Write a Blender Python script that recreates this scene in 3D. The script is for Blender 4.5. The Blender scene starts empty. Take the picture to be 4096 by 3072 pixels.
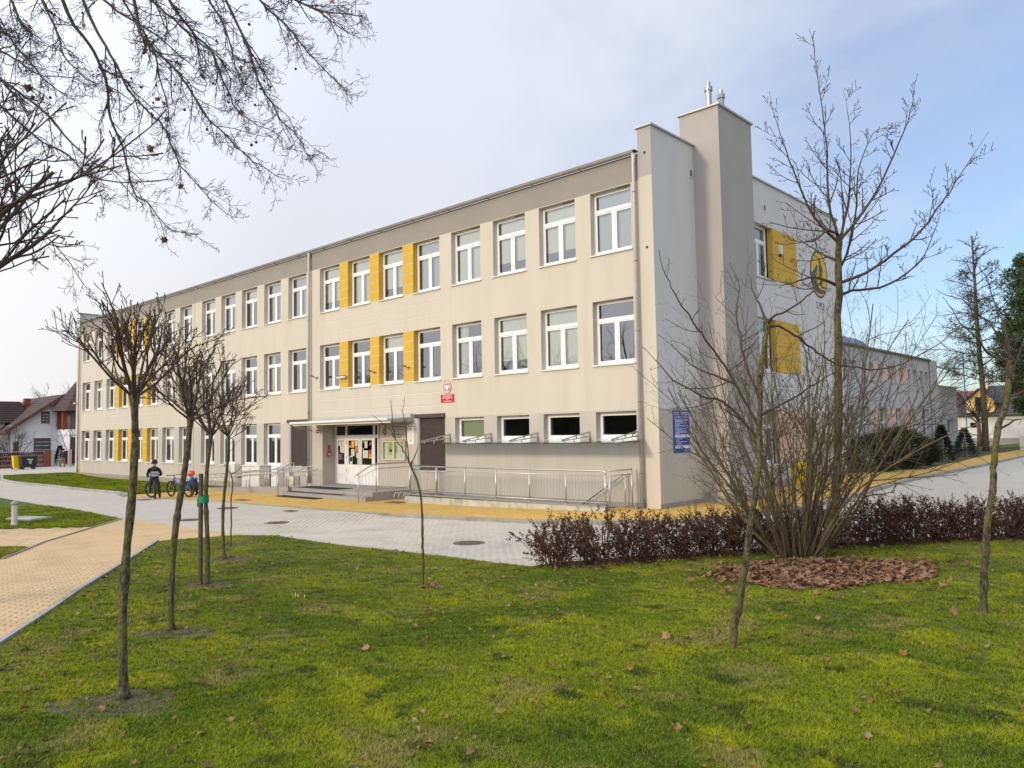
import bpy, bmesh, math, random
from mathutils import Vector, Matrix, noise
R = math.radians
scene = bpy.context.scene
col = scene.collection

# ------------------------------------------------------------------ camera
CAM = Vector((11.79, -18.878, 2.193))
YAW, PITCH, ROLL = R(-42.709), R(3.650), R(-0.973)
fw = Vector((math.sin(YAW)*math.cos(PITCH), math.cos(YAW)*math.cos(PITCH), math.sin(PITCH)))
r0 = Vector((math.cos(YAW), -math.sin(YAW), 0)); u0 = r0.cross(fw)
rt = r0*math.cos(ROLL)+u0*math.sin(ROLL); up = -r0*math.sin(ROLL)+u0*math.cos(ROLL)
cd = bpy.data.cameras.new('camera'); cam = bpy.data.objects.new('camera', cd); col.objects.link(cam)
cam.matrix_world = Matrix(((rt.x, up.x, -fw.x, CAM.x), (rt.y, up.y, -fw.y, CAM.y), (rt.z, up.z, -fw.z, CAM.z), (0, 0, 0, 1)))
cd.sensor_width = 36; cd.lens = 3083.5/4096*36; cd.clip_start = .05; cd.clip_end = 2500
scene.camera = cam

# ------------------------------------------------------------------ sky, sun, exposure
SUN_AZ, SUN_EL = R(191), R(17)
w = bpy.data.worlds.new('World'); scene.world = w; w.use_nodes = True
nt = w.node_tree; nt.nodes.clear()
def N(t, **k):
    n = nt.nodes.new(t)
    for a, b in k.items(): setattr(n, a, b)
    return n
out = N('ShaderNodeOutputWorld'); bg = N('ShaderNodeBackground')
sky = N('ShaderNodeTexSky', sky_type='NISHITA', sun_disc=False, sun_elevation=SUN_EL, sun_rotation=SUN_AZ)
sky.air_density = 1.0; sky.dust_density = 1.2; sky.ozone_density = 1.4
tc = N('ShaderNodeTexCoord'); mp = N('ShaderNodeMapping'); mp.inputs['Scale'].default_value = (1.0, 1.0, 2.6); mp.inputs['Rotation'].default_value = (0, R(8), R(30))
nz = N('ShaderNodeTexNoise'); nz.inputs['Scale'].default_value = 1.5; nz.inputs['Detail'].default_value = 7; nz.inputs['Roughness'].default_value = .55; nz.inputs['Distortion'].default_value = .6
dot = N('ShaderNodeVectorMath', operation='DOT_PRODUCT'); dot.inputs[1].default_value = (-.45, -.89, .12)
mr = N('ShaderNodeMapRange'); mr.inputs[1].default_value = -.86; mr.inputs[2].default_value = -.10; mr.inputs[3].default_value = -.10; mr.inputs[4].default_value = .62
ad = N('ShaderNodeMath', operation='ADD'); cr = N('ShaderNodeMapRange'); cr.inputs[1].default_value = .40; cr.inputs[2].default_value = 1.0; cr.inputs[3].default_value = .12; cr.interpolation_type = 'SMOOTHSTEP'
mx = N('ShaderNodeMix', data_type='RGBA'); sc = N('ShaderNodeMix', data_type='RGBA', blend_type='MULTIPLY')
sc.inputs[0].default_value = 1; sc.inputs[7].default_value = (.140, .158, .188, 1)
mx.inputs[7].default_value = (.82, .835, .90, 1)
L = nt.links.new
L(tc.outputs['Generated'], mp.inputs[0]); L(mp.outputs[0], nz.inputs['Vector']); L(tc.outputs['Generated'], dot.inputs[0])
L(dot.outputs['Value'], mr.inputs[0]); L(nz.outputs[0], ad.inputs[0]); L(mr.outputs[0], ad.inputs[1]); L(ad.outputs[0], cr.inputs[0])
# the veil of cloud scatters forward: it brightens smoothly towards the sun
sv = (math.sin(SUN_AZ)*math.cos(SUN_EL), math.cos(SUN_AZ)*math.cos(SUN_EL), math.sin(SUN_EL))
d2 = N('ShaderNodeVectorMath', operation='DOT_PRODUCT'); d2.inputs[1].default_value = sv; L(tc.outputs['Generated'], d2.inputs[0])
m2 = N('ShaderNodeMapRange'); m2.inputs[1].default_value = -.25; m2.inputs[2].default_value = 1; m2.inputs[3].default_value = 1; m2.inputs[4].default_value = 2.2; L(d2.outputs['Value'], m2.inputs[0])
cc = N('ShaderNodeVectorMath', operation='SCALE'); L(m2.outputs[0], cc.inputs['Scale']); L(cc.outputs[0], mx.inputs[7])
sx_ = N('ShaderNodeSeparateXYZ'); L(tc.outputs['Generated'], sx_.inputs[0]); m3 = N('ShaderNodeMapRange'); m3.inputs[1].default_value = .02; m3.inputs[2].default_value = .38; L(sx_.outputs[2], m3.inputs[0])
c3_ = N('ShaderNodeMix', data_type='RGBA'); c3_.inputs[6].default_value = (.79, .775, .755, 1); c3_.inputs[7].default_value = (.785, .835, .955, 1); L(m3.outputs[0], c3_.inputs[0]); L(c3_.outputs[2], cc.inputs[0])
L(sky.outputs[0], sc.inputs[6]); L(cr.outputs[0], mx.inputs[0]); L(sc.outputs[2], mx.inputs[6]); L(mx.outputs[2], bg.inputs[0])
bg.inputs[1].default_value = 1.0
L(bg.outputs[0], out.inputs[0])
sd = bpy.data.lights.new('sun', 'SUN'); sun = bpy.data.objects.new('sun', sd); col.objects.link(sun)
sd.energy = 2.0; sd.angle = R(6); sd.color = (1, .80, .54)
sdir = Vector((math.sin(SUN_AZ)*math.cos(SUN_EL), math.cos(SUN_AZ)*math.cos(SUN_EL), math.sin(SUN_EL)))
sun.rotation_euler = sdir.to_track_quat('Z', 'Y').to_euler(); sun.location = (0, -30, 30)
vs = scene.view_settings; vs.view_transform = 'Standard'; vs.look = 'None'; vs.exposure = 0.0; vs.gamma = 1; vs.use_curve_mapping = False
scene.cycles.use_denoising = True
scene.cycles.max_bounces = 6; scene.cycles.transparent_max_bounces = 12; scene.cycles.caustics_reflective = False; scene.cycles.caustics_refractive = False

# ------------------------------------------------------------------ helpers
def S(a, b, x):
    t = max(0, min(1, (x-a)/(b-a))); return t*t*(3-2*t)
def gz(x, y):
    return -.14*S(.5, -9, x)-.07*S(-16, -23, x)+.24*S(-39, -47, x)+.25*S(3, 15, y)*S(-8, -4, x)

class MB:
    def __init__(s): s.v = []; s.f = []; s.m = []; s.t = []
    def add(s, vs, fs, m=0, t=None):
        o = len(s.v); s.v += [tuple(v) for v in vs]
        for f in fs: s.f.append(tuple(i+o for i in f)); s.m.append(m); s.t.append(0 if t is None else t)
        return s
    def box(s, x0, x1, y0, y1, z0, z1, m=0):
        return s.add([(x0,y0,z0),(x1,y0,z0),(x1,y1,z0),(x0,y1,z0),(x0,y0,z1),(x1,y0,z1),(x1,y1,z1),(x0,y1,z1)],
                     [(0,3,2,1),(4,5,6,7),(0,1,5,4),(1,2,6,5),(2,3,7,6),(3,0,4,7)], m)
    def cham(s, x0, x1, y0, y1, z0, z1, c=.01, m=0):
        # box with a chamfered rim on its -y face
        return s.add([(x0,y1,z0),(x1,y1,z0),(x1,y1,z1),(x0,y1,z1),(x0,y0+c,z0),(x1,y0+c,z0),(x1,y0+c,z1),(x0,y0+c,z1),
                      (x0+c,y0,z0+c),(x1-c,y0,z0+c),(x1-c,y0,z1-c),(x0+c,y0,z1-c)],
                     [(8,9,10,11),(4,5,9,8),(5,6,10,9),(6,7,11,10),(7,4,8,11),(0,1,5,4),(1,2,6,5),(2,3,7,6),(3,0,4,7),(0,3,2,1)], m)
    def quad(s, a, b, c, d, m=0): return s.add([a, b, c, d], [(0,1,2,3)], m)
    def prism(s, poly, axis, a0, a1, m=0):
        # poly: 2-D points (CCW); extruded along axis 'x','y','z' from a0 to a1
        def P(p, a): return {'x': (a, p[0], p[1]), 'y': (p[0], a, p[1]), 'z': (p[0], p[1], a)}[axis]
        n = len(poly)
        vs = [P(p, a0) for p in poly]+[P(p, a1) for p in poly]
        fs = [tuple(range(n)), tuple(range(2*n-1, n-1, -1))]+[(i, i+n, (i+1) % n+n, (i+1) % n) for i in range(n)]
        return s.add(vs, fs, m)
    def tube(s, pts, rad, n=6, m=0, cap=True):
        pts = [Vector(p) for p in pts]
        if not isinstance(rad, (list, tuple)): rad = [rad]*len(pts)
        o = len(s.v); k = len(pts); prev = None
        for i, p in enumerate(pts):
            d = (pts[min(i+1, k-1)]-pts[max(i-1, 0)])
            if d.length < 1e-9: d = Vector((0, 0, 1))
            d.normalize()
            if prev is None:
                a = d.orthogonal().normalized()
            else:
                a = prev-d*prev.dot(d)
                a = a.normalized() if a.length > 1e-6 else d.orthogonal().normalized()
            prev = a; b = d.cross(a)
            for j in range(n):
                t = 2*math.pi*j/n; q = p+(a*math.cos(t)+b*math.sin(t))*rad[i]
                s.v.append((q.x, q.y, q.z))
        for i in range(k-1):
            for j in range(n):
                s.f.append((o+i*n+j, o+i*n+(j+1) % n, o+(i+1)*n+(j+1) % n, o+(i+1)*n+j)); s.m.append(m); s.t.append(0)
        if cap:
            s.f.append(tuple(o+j for j in range(n-1, -1, -1))); s.m.append(m); s.t.append(0)
            s.f.append(tuple(o+(k-1)*n+j for j in range(n))); s.m.append(m); s.t.append(0)
        return s
    def cyl(s, x, y, z0, z1, r, n=16, m=0, r1=None): return s.tube([(x, y, z0), (x, y, z1)], [r, r if r1 is None else r1], n, m)
    def lathe(s, prof, c, n=16, m=0, axis='z'):
        # prof: list of (radius, height)
        o = len(s.v); k = len(prof)
        for r, h in prof:
            for j in range(n):
                t = 2*math.pi*j/n; a, b = r*math.cos(t), r*math.sin(t)
                q = {'z': (a, b, h), 'y': (a, h, b), 'x': (h, a, b)}[axis]
                s.v.append((c[0]+q[0], c[1]+q[1], c[2]+q[2]))
        for i in range(k-1):
            for j in range(n):
                s.f.append((o+i*n+j, o+i*n+(j+1) % n, o+(i+1)*n+(j+1) % n, o+(i+1)*n+j)); s.m.append(m); s.t.append(0)
        s.f.append(tuple(o+j for j in range(n-1, -1, -1))); s.m.append(m); s.t.append(0)
        s.f.append(tuple(o+(k-1)*n+j for j in range(n))); s.m.append(m); s.t.append(0)
        return s
    def xf(s, M):
        s.v = [tuple(M @ Vector(v)) for v in s.v]; return s
    def mesh(s, name, mats, smooth=False, tint=False):
        me = bpy.data.meshes.new(name); me.from_pydata(s.v, [], s.f)
        for m in (mats if isinstance(mats, (list, tuple)) else [mats]): me.materials.append(m)
        if any(s.m): me.polygons.foreach_set('material_index', s.m)
        if smooth: me.polygons.foreach_set('use_smooth', [True]*len(s.f))
        if tint:
            at = me.attributes.new('tint', 'FLOAT', 'FACE'); at.data.foreach_set('value', s.t)
        me.update(); return me
    def build(s, name, mats, parent=None, smooth=False, loc=None, tint=False):
        return obj(name, s.mesh(name, mats, smooth, tint), parent, loc)
def obj(name, me, parent=None, loc=None, rz=0):
    o = bpy.data.objects.new(name, me); col.objects.link(o)
    if parent: o.parent = parent
    if loc: o.location = loc
    if rz: o.rotation_euler.z = rz
    return o
def tag(o, label=None, cat=None, group=None, kind=None):
    if label: o['label'] = label
    if cat: o['category'] = cat
    if group: o['group'] = group
    if kind: o['kind'] = kind
    return o
def thing(name, label, cat, loc=(0, 0, 0), rz=0, group=None):
    o = bpy.data.objects.new(name, None); col.objects.link(o); o.empty_display_size = .2
    o.location = loc; o.rotation_euler.z = rz
    return tag(o, label, cat, group)
def dup(root, loc, rz=0, label=None, scale=1, tree=None):
    def cp(o, par):
        c = o.copy(); col.objects.link(c); c.parent = par
        for ch in list(o.children): cp(ch, c)
        return c
    r = cp(root, None); r.location = loc; r.rotation_euler.z = rz; r.scale = (scale,)*3
    if label: r['label'] = label
    return r

# ------------------------------------------------------------------ materials
def mat(name, c, c2=None, ns=3., rough=.8, bump=0, bs=60., metal=0, spec=.3, ns2=None, c3=None, thr=(.35, .65), coat=0, detail=5, tint=0, tintc=None, stretch=None, bumpd=.02):
    m = bpy.data.materials.new(name); m.use_nodes = True; t = m.node_tree; b = t.nodes['Principled BSDF']
    def n(k, **kw):
        x = t.nodes.new(k)
        for a, v in kw.items(): setattr(x, a, v)
        return x
    l = t.links.new
    b.inputs['Roughness'].default_value = rough; b.inputs['Metallic'].default_value = metal
    b.inputs['Specular IOR Level'].default_value = spec; b.inputs['Coat Weight'].default_value = coat
    b.inputs['Base Color'].default_value = (*c, 1)
    pos = None
    if c2 or bump or tint:
        g = n('ShaderNodeNewGeometry'); pos = g.outputs['Position']
        if stretch:
            mpn = n('ShaderNodeMapping'); mpn.inputs['Scale'].default_value = stretch; l(pos, mpn.inputs[0]); pos = mpn.outputs[0]
    cur = None
    if c2:
        x = n('ShaderNodeTexNoise'); x.inputs['Scale'].default_value = ns; x.inputs['Detail'].default_value = detail; x.inputs['Roughness'].default_value = .6; l(pos, x.inputs['Vector'])
        r = n('ShaderNodeMapRange'); r.inputs[1].default_value = thr[0]; r.inputs[2].default_value = thr[1]; l(x.outputs[0], r.inputs[0])
        q = n('ShaderNodeMix', data_type='RGBA'); q.inputs[6].default_value = (*c, 1); q.inputs[7].default_value = (*c2, 1); l(r.outputs[0], q.inputs[0]); cur = q.outputs[2]
    if c3:
        x = n('ShaderNodeTexNoise'); x.inputs['Scale'].default_value = ns2 or ns*4; x.inputs['Detail'].default_value = 4; l(pos, x.inputs['Vector'])
        r = n('ShaderNodeMapRange'); r.inputs[1].default_value = .5; r.inputs[2].default_value = .72; l(x.outputs[0], r.inputs[0])
        q = n('ShaderNodeMix', data_type='RGBA'); l(cur, q.inputs[6]); q.inputs[7].default_value = (*c3, 1); l(r.outputs[0], q.inputs[0]); cur = q.outputs[2]
    if tint:
        a = n('ShaderNodeAttribute', attribute_name='tint')
        h = n('ShaderNodeMath', operation='MULTIPLY'); h.inputs[1].default_value = tint; l(a.outputs['Fac'], h.inputs[0])
        q = n('ShaderNodeMix', data_type='RGBA'); q.inputs[6].default_value = (*c, 1); q.inputs[7].default_value = (*(tintc or (0, 0, 0)), 1)
        if cur: l(cur, q.inputs[6])
        l(h.outputs[0], q.inputs[0]); cur = q.outputs[2]
    if cur: l(cur, b.inputs['Base Color'])
    if bump:
        x = n('ShaderNodeTexNoise'); x.inputs['Scale'].default_value = bs; x.inputs['Detail'].default_value = 3; l(pos, x.inputs['Vector'])
        u = n('ShaderNodeBump'); u.inputs['Strength'].default_value = bump; u.inputs['Distance'].default_value = bumpd; l(x.outputs[0], u.inputs['Height']); l(u.outputs[0], b.inputs['Normal'])
    return m
def glassmat(name, tintc=(.80, .86, .84), refl=.13, ior=1.5, rough=.0):
    m = bpy.data.materials.new(name); m.use_nodes = True; t = m.node_tree; t.nodes.clear(); l = t.links.new
    o = t.nodes.new('ShaderNodeOutputMaterial'); a = t.nodes.new('ShaderNodeBsdfTransparent'); a.inputs[0].default_value = (*tintc, 1)
    g = t.nodes.new('ShaderNodeBsdfGlossy'); g.inputs['Roughness'].default_value = rough; g.inputs[0].default_value = (.95, .97, 1, 1)
    f = t.nodes.new('ShaderNodeFresnel'); f.inputs[0].default_value = ior
    ad_ = t.nodes.new('ShaderNodeMath'); ad_.operation = 'ADD'; ad_.inputs[1].default_value = refl; ad_.use_clamp = True
    # old panes are never quite flat: a slow, slight waviness of the reflection
    ge = t.nodes.new('ShaderNodeNewGeometry'); nz_ = t.nodes.new('ShaderNodeTexNoise'); nz_.inputs['Scale'].default_value = .8; nz_.inputs['Detail'].default_value = 1
    bu = t.nodes.new('ShaderNodeBump'); bu.inputs['Strength'].default_value = .25; bu.inputs['Distance'].default_value = .02
    l(ge.outputs['Position'], nz_.inputs['Vector']); l(nz_.outputs[0], bu.inputs['Height']); l(bu.outputs[0], g.inputs['Normal'])
    x = t.nodes.new('ShaderNodeMixShader'); l(f.outputs[0], ad_.inputs[0]); l(ad_.outputs[0], x.inputs[0]); l(a.outputs[0], x.inputs[1]); l(g.outputs[0], x.inputs[2]); l(x.outputs[0], o.inputs[0])
    return m
K = {}
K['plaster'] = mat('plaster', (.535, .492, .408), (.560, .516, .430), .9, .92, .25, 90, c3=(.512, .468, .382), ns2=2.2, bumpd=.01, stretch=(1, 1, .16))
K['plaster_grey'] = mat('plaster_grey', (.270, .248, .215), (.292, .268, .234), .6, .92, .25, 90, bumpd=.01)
K['plaster_low'] = mat('plaster_low', (.460, .428, .368), (.485, .452, .392), .6, .92, .25, 90, c3=(.43, .40, .34), ns2=2.0, bumpd=.01, stretch=(1, 1, .16))
K['plaster_side'] = mat('plaster_side', (.575, .568, .560), (.61, .602, .594), .9, .92, .25, 90, bumpd=.01, c3=(.555, .548, .54), ns2=1.3, stretch=(1, 1, .4))  # same paint as plaster; the shaded side's cooler tone is in the colour
K['plaster_chim'] = mat('plaster_chim', (.365, .340, .318), (.39, .363, .338), .8, .92, .25, 90, bumpd=.01)
K['plinth'] = mat('plinth', (.26, .245, .225), (.30, .285, .26), 4, .9, .3, 120)
K['yellow'] = mat('yellow', (.57, .36, .055), (.60, .385, .065), 1.2, .9, .25, 90, bumpd=.01)
K['peach'] = mat('peach', (.62, .43, .33), (.65, .46, .36), 1.2, .9, .2, 90)
K['groove'] = mat('groove', (.74, .69, .58), rough=.8)
K['groove_dk'] = mat('groove_dk', (.25, .23, .19), rough=.8)
K['pvc'] = mat('pvc', (.80, .80, .79), rough=.35, spec=.5)
K['sill'] = mat('sill', (.66, .66, .66), rough=.45, spec=.5)
K['zinc'] = mat('zinc', (.42, .415, .40), (.48, .47, .455), 3, .5, metal=.25, spec=.5)
K['zinc_dk'] = mat('zinc_dk', (.17, .16, .145), (.21, .20, .18), 3, .55, metal=.25)
K['steel'] = mat('steel', (.60, .57, .52), rough=.38, metal=.9)
K['steel_dull'] = mat('steel_dull', (.50, .47, .42), rough=.42, metal=.9)
K['glass'] = glassmat('glass', refl=.15)
K['glass_c'] = glassmat('glass_canopy', (.93, .98, .96), .02, ior=1.12)
K['glass_d'] = glassmat('glass_dark', (.55, .6, .62), .05)
K['interior'] = mat('interior', (.20, .19, .175), (.15, .14, .13), .8, .9)
K['blind'] = mat('blind', (.64, .62, .49), (.68, .66, .53), 2, .8)
K['blind_g'] = mat('blind_grey', (.40, .41, .40), rough=.8)
K['blind_y'] = mat('blind_green', (.62, .66, .44), rough=.8)
K['shutter'] = mat('shutter', (.062, .050, .045), (.075, .060, .054), 6, .55)
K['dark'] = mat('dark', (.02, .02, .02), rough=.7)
K['black'] = mat('black_rubber', (.018, .018, .02), (.03, .03, .032), 40, .85)
K['mat'] = mat('doormat', (.022, .022, .025), (.035, .035, .04), 80, .95, .4, 200)
K['tile'] = mat('step_tile', (.31, .285, .255), (.36, .335, .30), 7, .75, .1, 80)
K['concrete'] = mat('concrete', (.44, .43, .38), (.50, .49, .43), 2.5, .9, .3, 60, c3=(.30, .30, .23), ns2=3)
K['kerb'] = mat('kerb_concrete', (.29, .27, .225), (.34, .315, .265), 5, .92, .3, 90, c3=(.21, .20, .16), ns2=2)
K['kerb_lt'] = mat('kerb_light', (.34, .335, .32), (.41, .405, .385), 5, .92, .3, 90, c3=(.25, .24, .20), ns2=3)
K['pave_y'] = mat('paver_yellow', (.60, .37, .085), (.54, .325, .07), 2.2, .9, .3, 150, c3=(.46, .29, .075), ns2=1.1, tint=.35, tintc=(.70, .48, .16))
K['pave_p'] = mat('paver_cream', (.60, .43, .235), (.55, .39, .205), 1.6, .9, .35, 150, c3=(.47, .34, .18), ns2=.9, tint=.4, tintc=(.68, .51, .29))
K['pave_g'] = mat('paver_grey', (.51, .465, .385), (.46, .42, .345), 1.1, .9, .3, 150, c3=(.39, .355, .29), ns2=.8, tint=.35, tintc=(.57, .525, .435))
K['joint_y'] = mat('joint_yellow', (.30, .20, .08), (.24, .16, .07), 8, .95)
K['joint_g'] = mat('joint_grey', (.20, .19, .17), (.16, .15, .13), 8, .95)
K['soil'] = mat('soil', (.085, .066, .042), (.13, .10, .062), 6, .95, .6, 40)
K['white'] = mat('white_paint', (.78, .78, .75), rough=.5)
K['offwhite'] = mat('offwhite', (.70, .68, .62), (.66, .64, .58), 4, .6)
K['grey_box'] = mat('grey_box', (.44, .44, .43), rough=.6)
K['bark'] = mat('bark', (.11, .092, .058), (.07, .058, .04), 14, .95, .7, 60, c3=(.105, .105, .028), ns2=5, stretch=(1, 1, .35))
K['bark_moss'] = mat('bark_moss', (.140, .120, .062), (.050, .042, .028), 26, .95, 1.0, 60, c3=(.130, .135, .022), ns2=7, stretch=(1, 1, .5), thr=(.42, .6), bumpd=.03)
K['twig'] = mat('twig', (.075, .052, .042), (.095, .070, .052), 9, .9)
K['twig_red'] = mat('twig_red', (.085, .055, .042), (.065, .045, .034), 9, .85)
K['twig_dark'] = mat('twig_dark', (.045, .038, .036), (.065, .055, .05), 6, .9)
K['twig_ol'] = mat('twig_olive', (.135, .113, .058), (.095, .076, .046), 7, .9)
K['dry'] = mat('dry_leaf', (.095, .042, .024), (.055, .027, .018), 9, .85, c3=(.14, .065, .032), ns2=23)
K['leaf_br'] = mat('fallen_leaf', (.25, .135, .068), (.13, .068, .036), 6, .8, c3=(.36, .215, .12), ns2=11)
K['leaf_or'] = mat('orange_leaf', (.30, .13, .04), (.22, .09, .03), 9, .7)
K['leaf_tan'] = mat('tan_leaf', (.36, .20, .10), (.28, .15, .08), 9, .7)
K['needle'] = mat('needle', (.022, .038, .018), (.038, .055, .020), 3, .8)
K['needle_p'] = mat('needle_pine', (.035, .065, .022), (.055, .085, .028), 2, .8)
K['needle_b'] = mat('needle_blue', (.055, .085, .085), (.035, .060, .055), 4, .8)
K['mistle'] = mat('mistletoe', (.075, .085, .018), (.055, .055, .015), 2, .8)
# ------------------------------------------------------------------ ground
def in_poly(x, y, poly):
    c = False; n = len(poly); j = n-1
    for i in range(n):
        xi, yi = poly[i]; xj, yj = poly[j]
        if (yi > y) != (yj > y) and x < (xj-xi)*(y-yi)/(yj-yi)+xi: c = not c
        j = i
    return c
def in_view(x, y, z=0, m=.04):
    d = Vector((x, y, z))-CAM; q = d.dot(fw)
    return q > .5 and abs(d.dot(rt)/q) < .664+m and abs(d.dot(up)/q) < .498+m
def rz0(x, y): return gz(x, y)-.09*S(-8.5, -5.5, x)
def sheet(name, poly, off, m, kind='structure', zf=gz):
    bm = bmesh.new(); bm.faces.new([bm.verts.new((x, y, 0)) for x, y in poly])
    bmesh.ops.triangulate(bm, faces=bm.faces[:])
    x0, x1 = min(p[0] for p in poly), max(p[0] for p in poly); y0, y1 = min(p[1] for p in poly), max(p[1] for p in poly)
    xs = [-47+i*1.6 for i in range(6)]+[-23+i for i in range(9)]+[-9+i for i in range(11)]+[-8, -7, -6, -5, -4]
    for x in sorted(set(xs)):
        if x0 < x < x1: bmesh.ops.bisect_plane(bm, geom=bm.verts[:]+bm.edges[:]+bm.faces[:], plane_co=(x, 0, 0), plane_no=(1, 0, 0))
    for y in (3, 5, 7, 9, 11, 13, 15):
        if y0 < y < y1: bmesh.ops.bisect_plane(bm, geom=bm.verts[:]+bm.edges[:]+bm.faces[:], plane_co=(0, y, 0), plane_no=(0, 1, 0))
    for v in bm.verts: v.co.z = zf(v.co.x, v.co.y)+off
    bmesh.ops.recalc_face_normals(bm, faces=bm.faces[:])
    if sum(f.normal.z for f in bm.faces) < 0: bmesh.ops.reverse_faces(bm, faces=bm.faces[:])
    me = bpy.data.meshes.new(name); bm.to_mesh(me); bm.free(); me.materials.append(m)
    return tag(obj(name, me), kind=kind)

K['lawn'] = mat('lawn_soil', (.075, .095, .008), (.115, .115, .016), .9, .95, .7, 60, c3=(.13, .105, .05), ns2=2.3)
K['lawn_far'] = mat('lawn_far', (.075, .125, .012), (.115, .16, .014), .7, .95, .9, 45, c3=(.10, .10, .03), ns2=3, bumpd=.05)
far = mat('far_ground', (.10, .105, .04), (.14, .13, .07), .05, .95)
GROUND = sheet('ground', [(-600, -600), (600, -600), (600, 900), (-600, 900)], -.22, far)

P_LAWN = [(-6.11,-11.38),(-3.73,-12.84),(-2.95,-13.32),(-.77,-14.72),(.29,-15.36),(1.94,-16.43),(4.5,-18.1),(7,-20),(7,-24),(24,-24),(24,3),(11.2,2.2),(8.6,-.8),(6.9,-2.9),(4.5,-6.9),(3.55,-8.75),(3.26,-9.27),(2.72,-9.34),(.75,-9.45),(-1.53,-9.65),(-3.22,-9.54),(-4.62,-9.41),(-5.37,-9.74),(-5.69,-10.12),(-5.96,-10.84)]
P_PATH = [(-12.33,-9.85),(-10.49,-11.39),(-8.51,-13.0),(-5.99,-14.49),(-3,-16.4),(2,-20),(7,-20),(4.42,-18.05),(1.9,-16.5),(.25,-15.43),(-.81,-14.79),(-2.99,-13.39),(-3.77,-12.91),(-6.18,-11.42),(-6.02,-10.84),(-5.75,-10.12),(-5.42,-9.78),(-7.1,-9.69),(-8.89,-9.68),(-10.21,-9.63),(-11.79,-9.77)]
P_SIDE = [(-10.82,-11.2),(-12.45,-12.92),(-16,-16.5),(-12.4,-16.6),(-8.36,-13.91),(-7.79,-13.5),(-8.56,-13.04),(-10.54,-11.44)]
P_LAWN3 = [(-12.45,-9.87),(-15.37,-9.69),(-22.3,-9.45),(-27.2,-9.32),(-60,-9.2),(-60,-22),(-20,-22),(-16.05,-16.5),(-12.5,-12.95),(-10.87,-11.2),(-11.4,-10.7)]
P_LAWN3B = [(-8.42,-13.96),(-12.4,-16.65),(-16,-22),(-2,-22),(1.8,-20),(-3.05,-16.45),(-6.05,-14.55),(-7.8,-13.53)]
Y_EDGE = [(-22.58,-5.97),(-20.2,-5.72),(-17.66,-5.45),(-16.12,-5.27),(-12.5,-5.02),(-9.34,-4.82),(-7.51,-4.62),(-5.8,-4.5),(-4.31,-4.42),(-2.11,-4.23),(-1.06,-4.05),(.41,-3.4),(1.6,-2.3),(2.45,-.9),(2.85,1.2),(2.97,5.64),(2.97,9.79),(3.0,15.28),(2.85,24.5),(2.37,38.6),(1.6,62)]
P_YEL = Y_EDGE+[(-.5,62),(.3,38.1),(1.55,20),(-.1,15.6),(-.1,.2),(-23.62,.2),(-23.62,-5.4)]
P_STRIP = [(-46.4,-.62),(-23.62,-.62),(-23.62,.2),(-46.9,.2)]
P_LAWN2 = [(-23.62,-5.28),(-23.62,-.66),(-46.4,-.66),(-45.9,-4.7),(-42.4,-5.46),(-35,-5.3),(-28,-5.4),(-25.2,-5.3)]
P_ROAD = [(-64,-9.2),(-27.2,-9.32),(-22.3,-9.45),(-15.37,-9.69),(-12.39,-9.85),(-11.79,-9.77),(-10.21,-9.61),(-8.89,-9.7),(-7.1,-9.69),(-5.42,-9.76),(-4.62,-9.41),(-3.22,-9.54),(-1.53,-9.65),(.75,-9.45),(2.72,-9.34),(3.26,-9.27),(3.55,-8.75),(4.5,-6.9),(6.9,-2.9),(8.6,-.8),(11.2,2.2),(14,20),(14,62)]+Y_EDGE[::-1]+[(-25.2,-5.4),(-28,-5.5),(-35,-5.4),(-42.4,-5.6),(-46,-4.8),(-46.5,.2),(-52,6),(-64,10)]
LAWN = sheet('lawn', P_LAWN, 0, K['lawn'])
ROAD = sheet('road', P_ROAD, -.012, mat('road_far', (.47,.43,.355), (.505,.46,.385), .5, .92, .35, 14, c3=(.42,.385,.32), ns2=6), zf=rz0)
jn = mat('path_joint', (.42, .28, .13), (.32, .21, .09), 5, .95)
PATH = sheet('path', P_PATH, -.012, jn)
SIDEP = sheet('path', P_SIDE, -.012, jn)
PAVE = sheet('pavement', P_YEL, -.012+.006, mat('pavement_far', (.58,.36,.085), (.52,.315,.07), 1.2, .92, .4, 16, c3=(.60,.42,.15), ns2=5))
STRIP = sheet('pavement', P_STRIP, 0, mat('strip_far', (.42,.31,.14), (.36,.26,.12), 2, .92, .4, 20))
LAWN2 = sheet('lawn', P_LAWN2, .03, K['lawn_far'])
LAWN3 = sheet('lawn', P_LAWN3, .0, K['lawn_far'])
LAWN4 = sheet('lawn', P_LAWN3B, .0, K['lawn_far'])
sheet('lawn', [(-4.0,15.6),(-.15,15.7),(1.5,20),(.25,38.1),(-.6,62),(-4,62)], .004, mat('bed_soil', (.075,.07,.03), (.11,.09,.05), 1.2, .95, .6, 30, c3=(.06,.085,.02), ns2=2))
sheet('lawn', [(-14,56),(3,56),(6,62),(6,79),(-40,79),(-40,56)], .05, K['lawn_far'])

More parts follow.
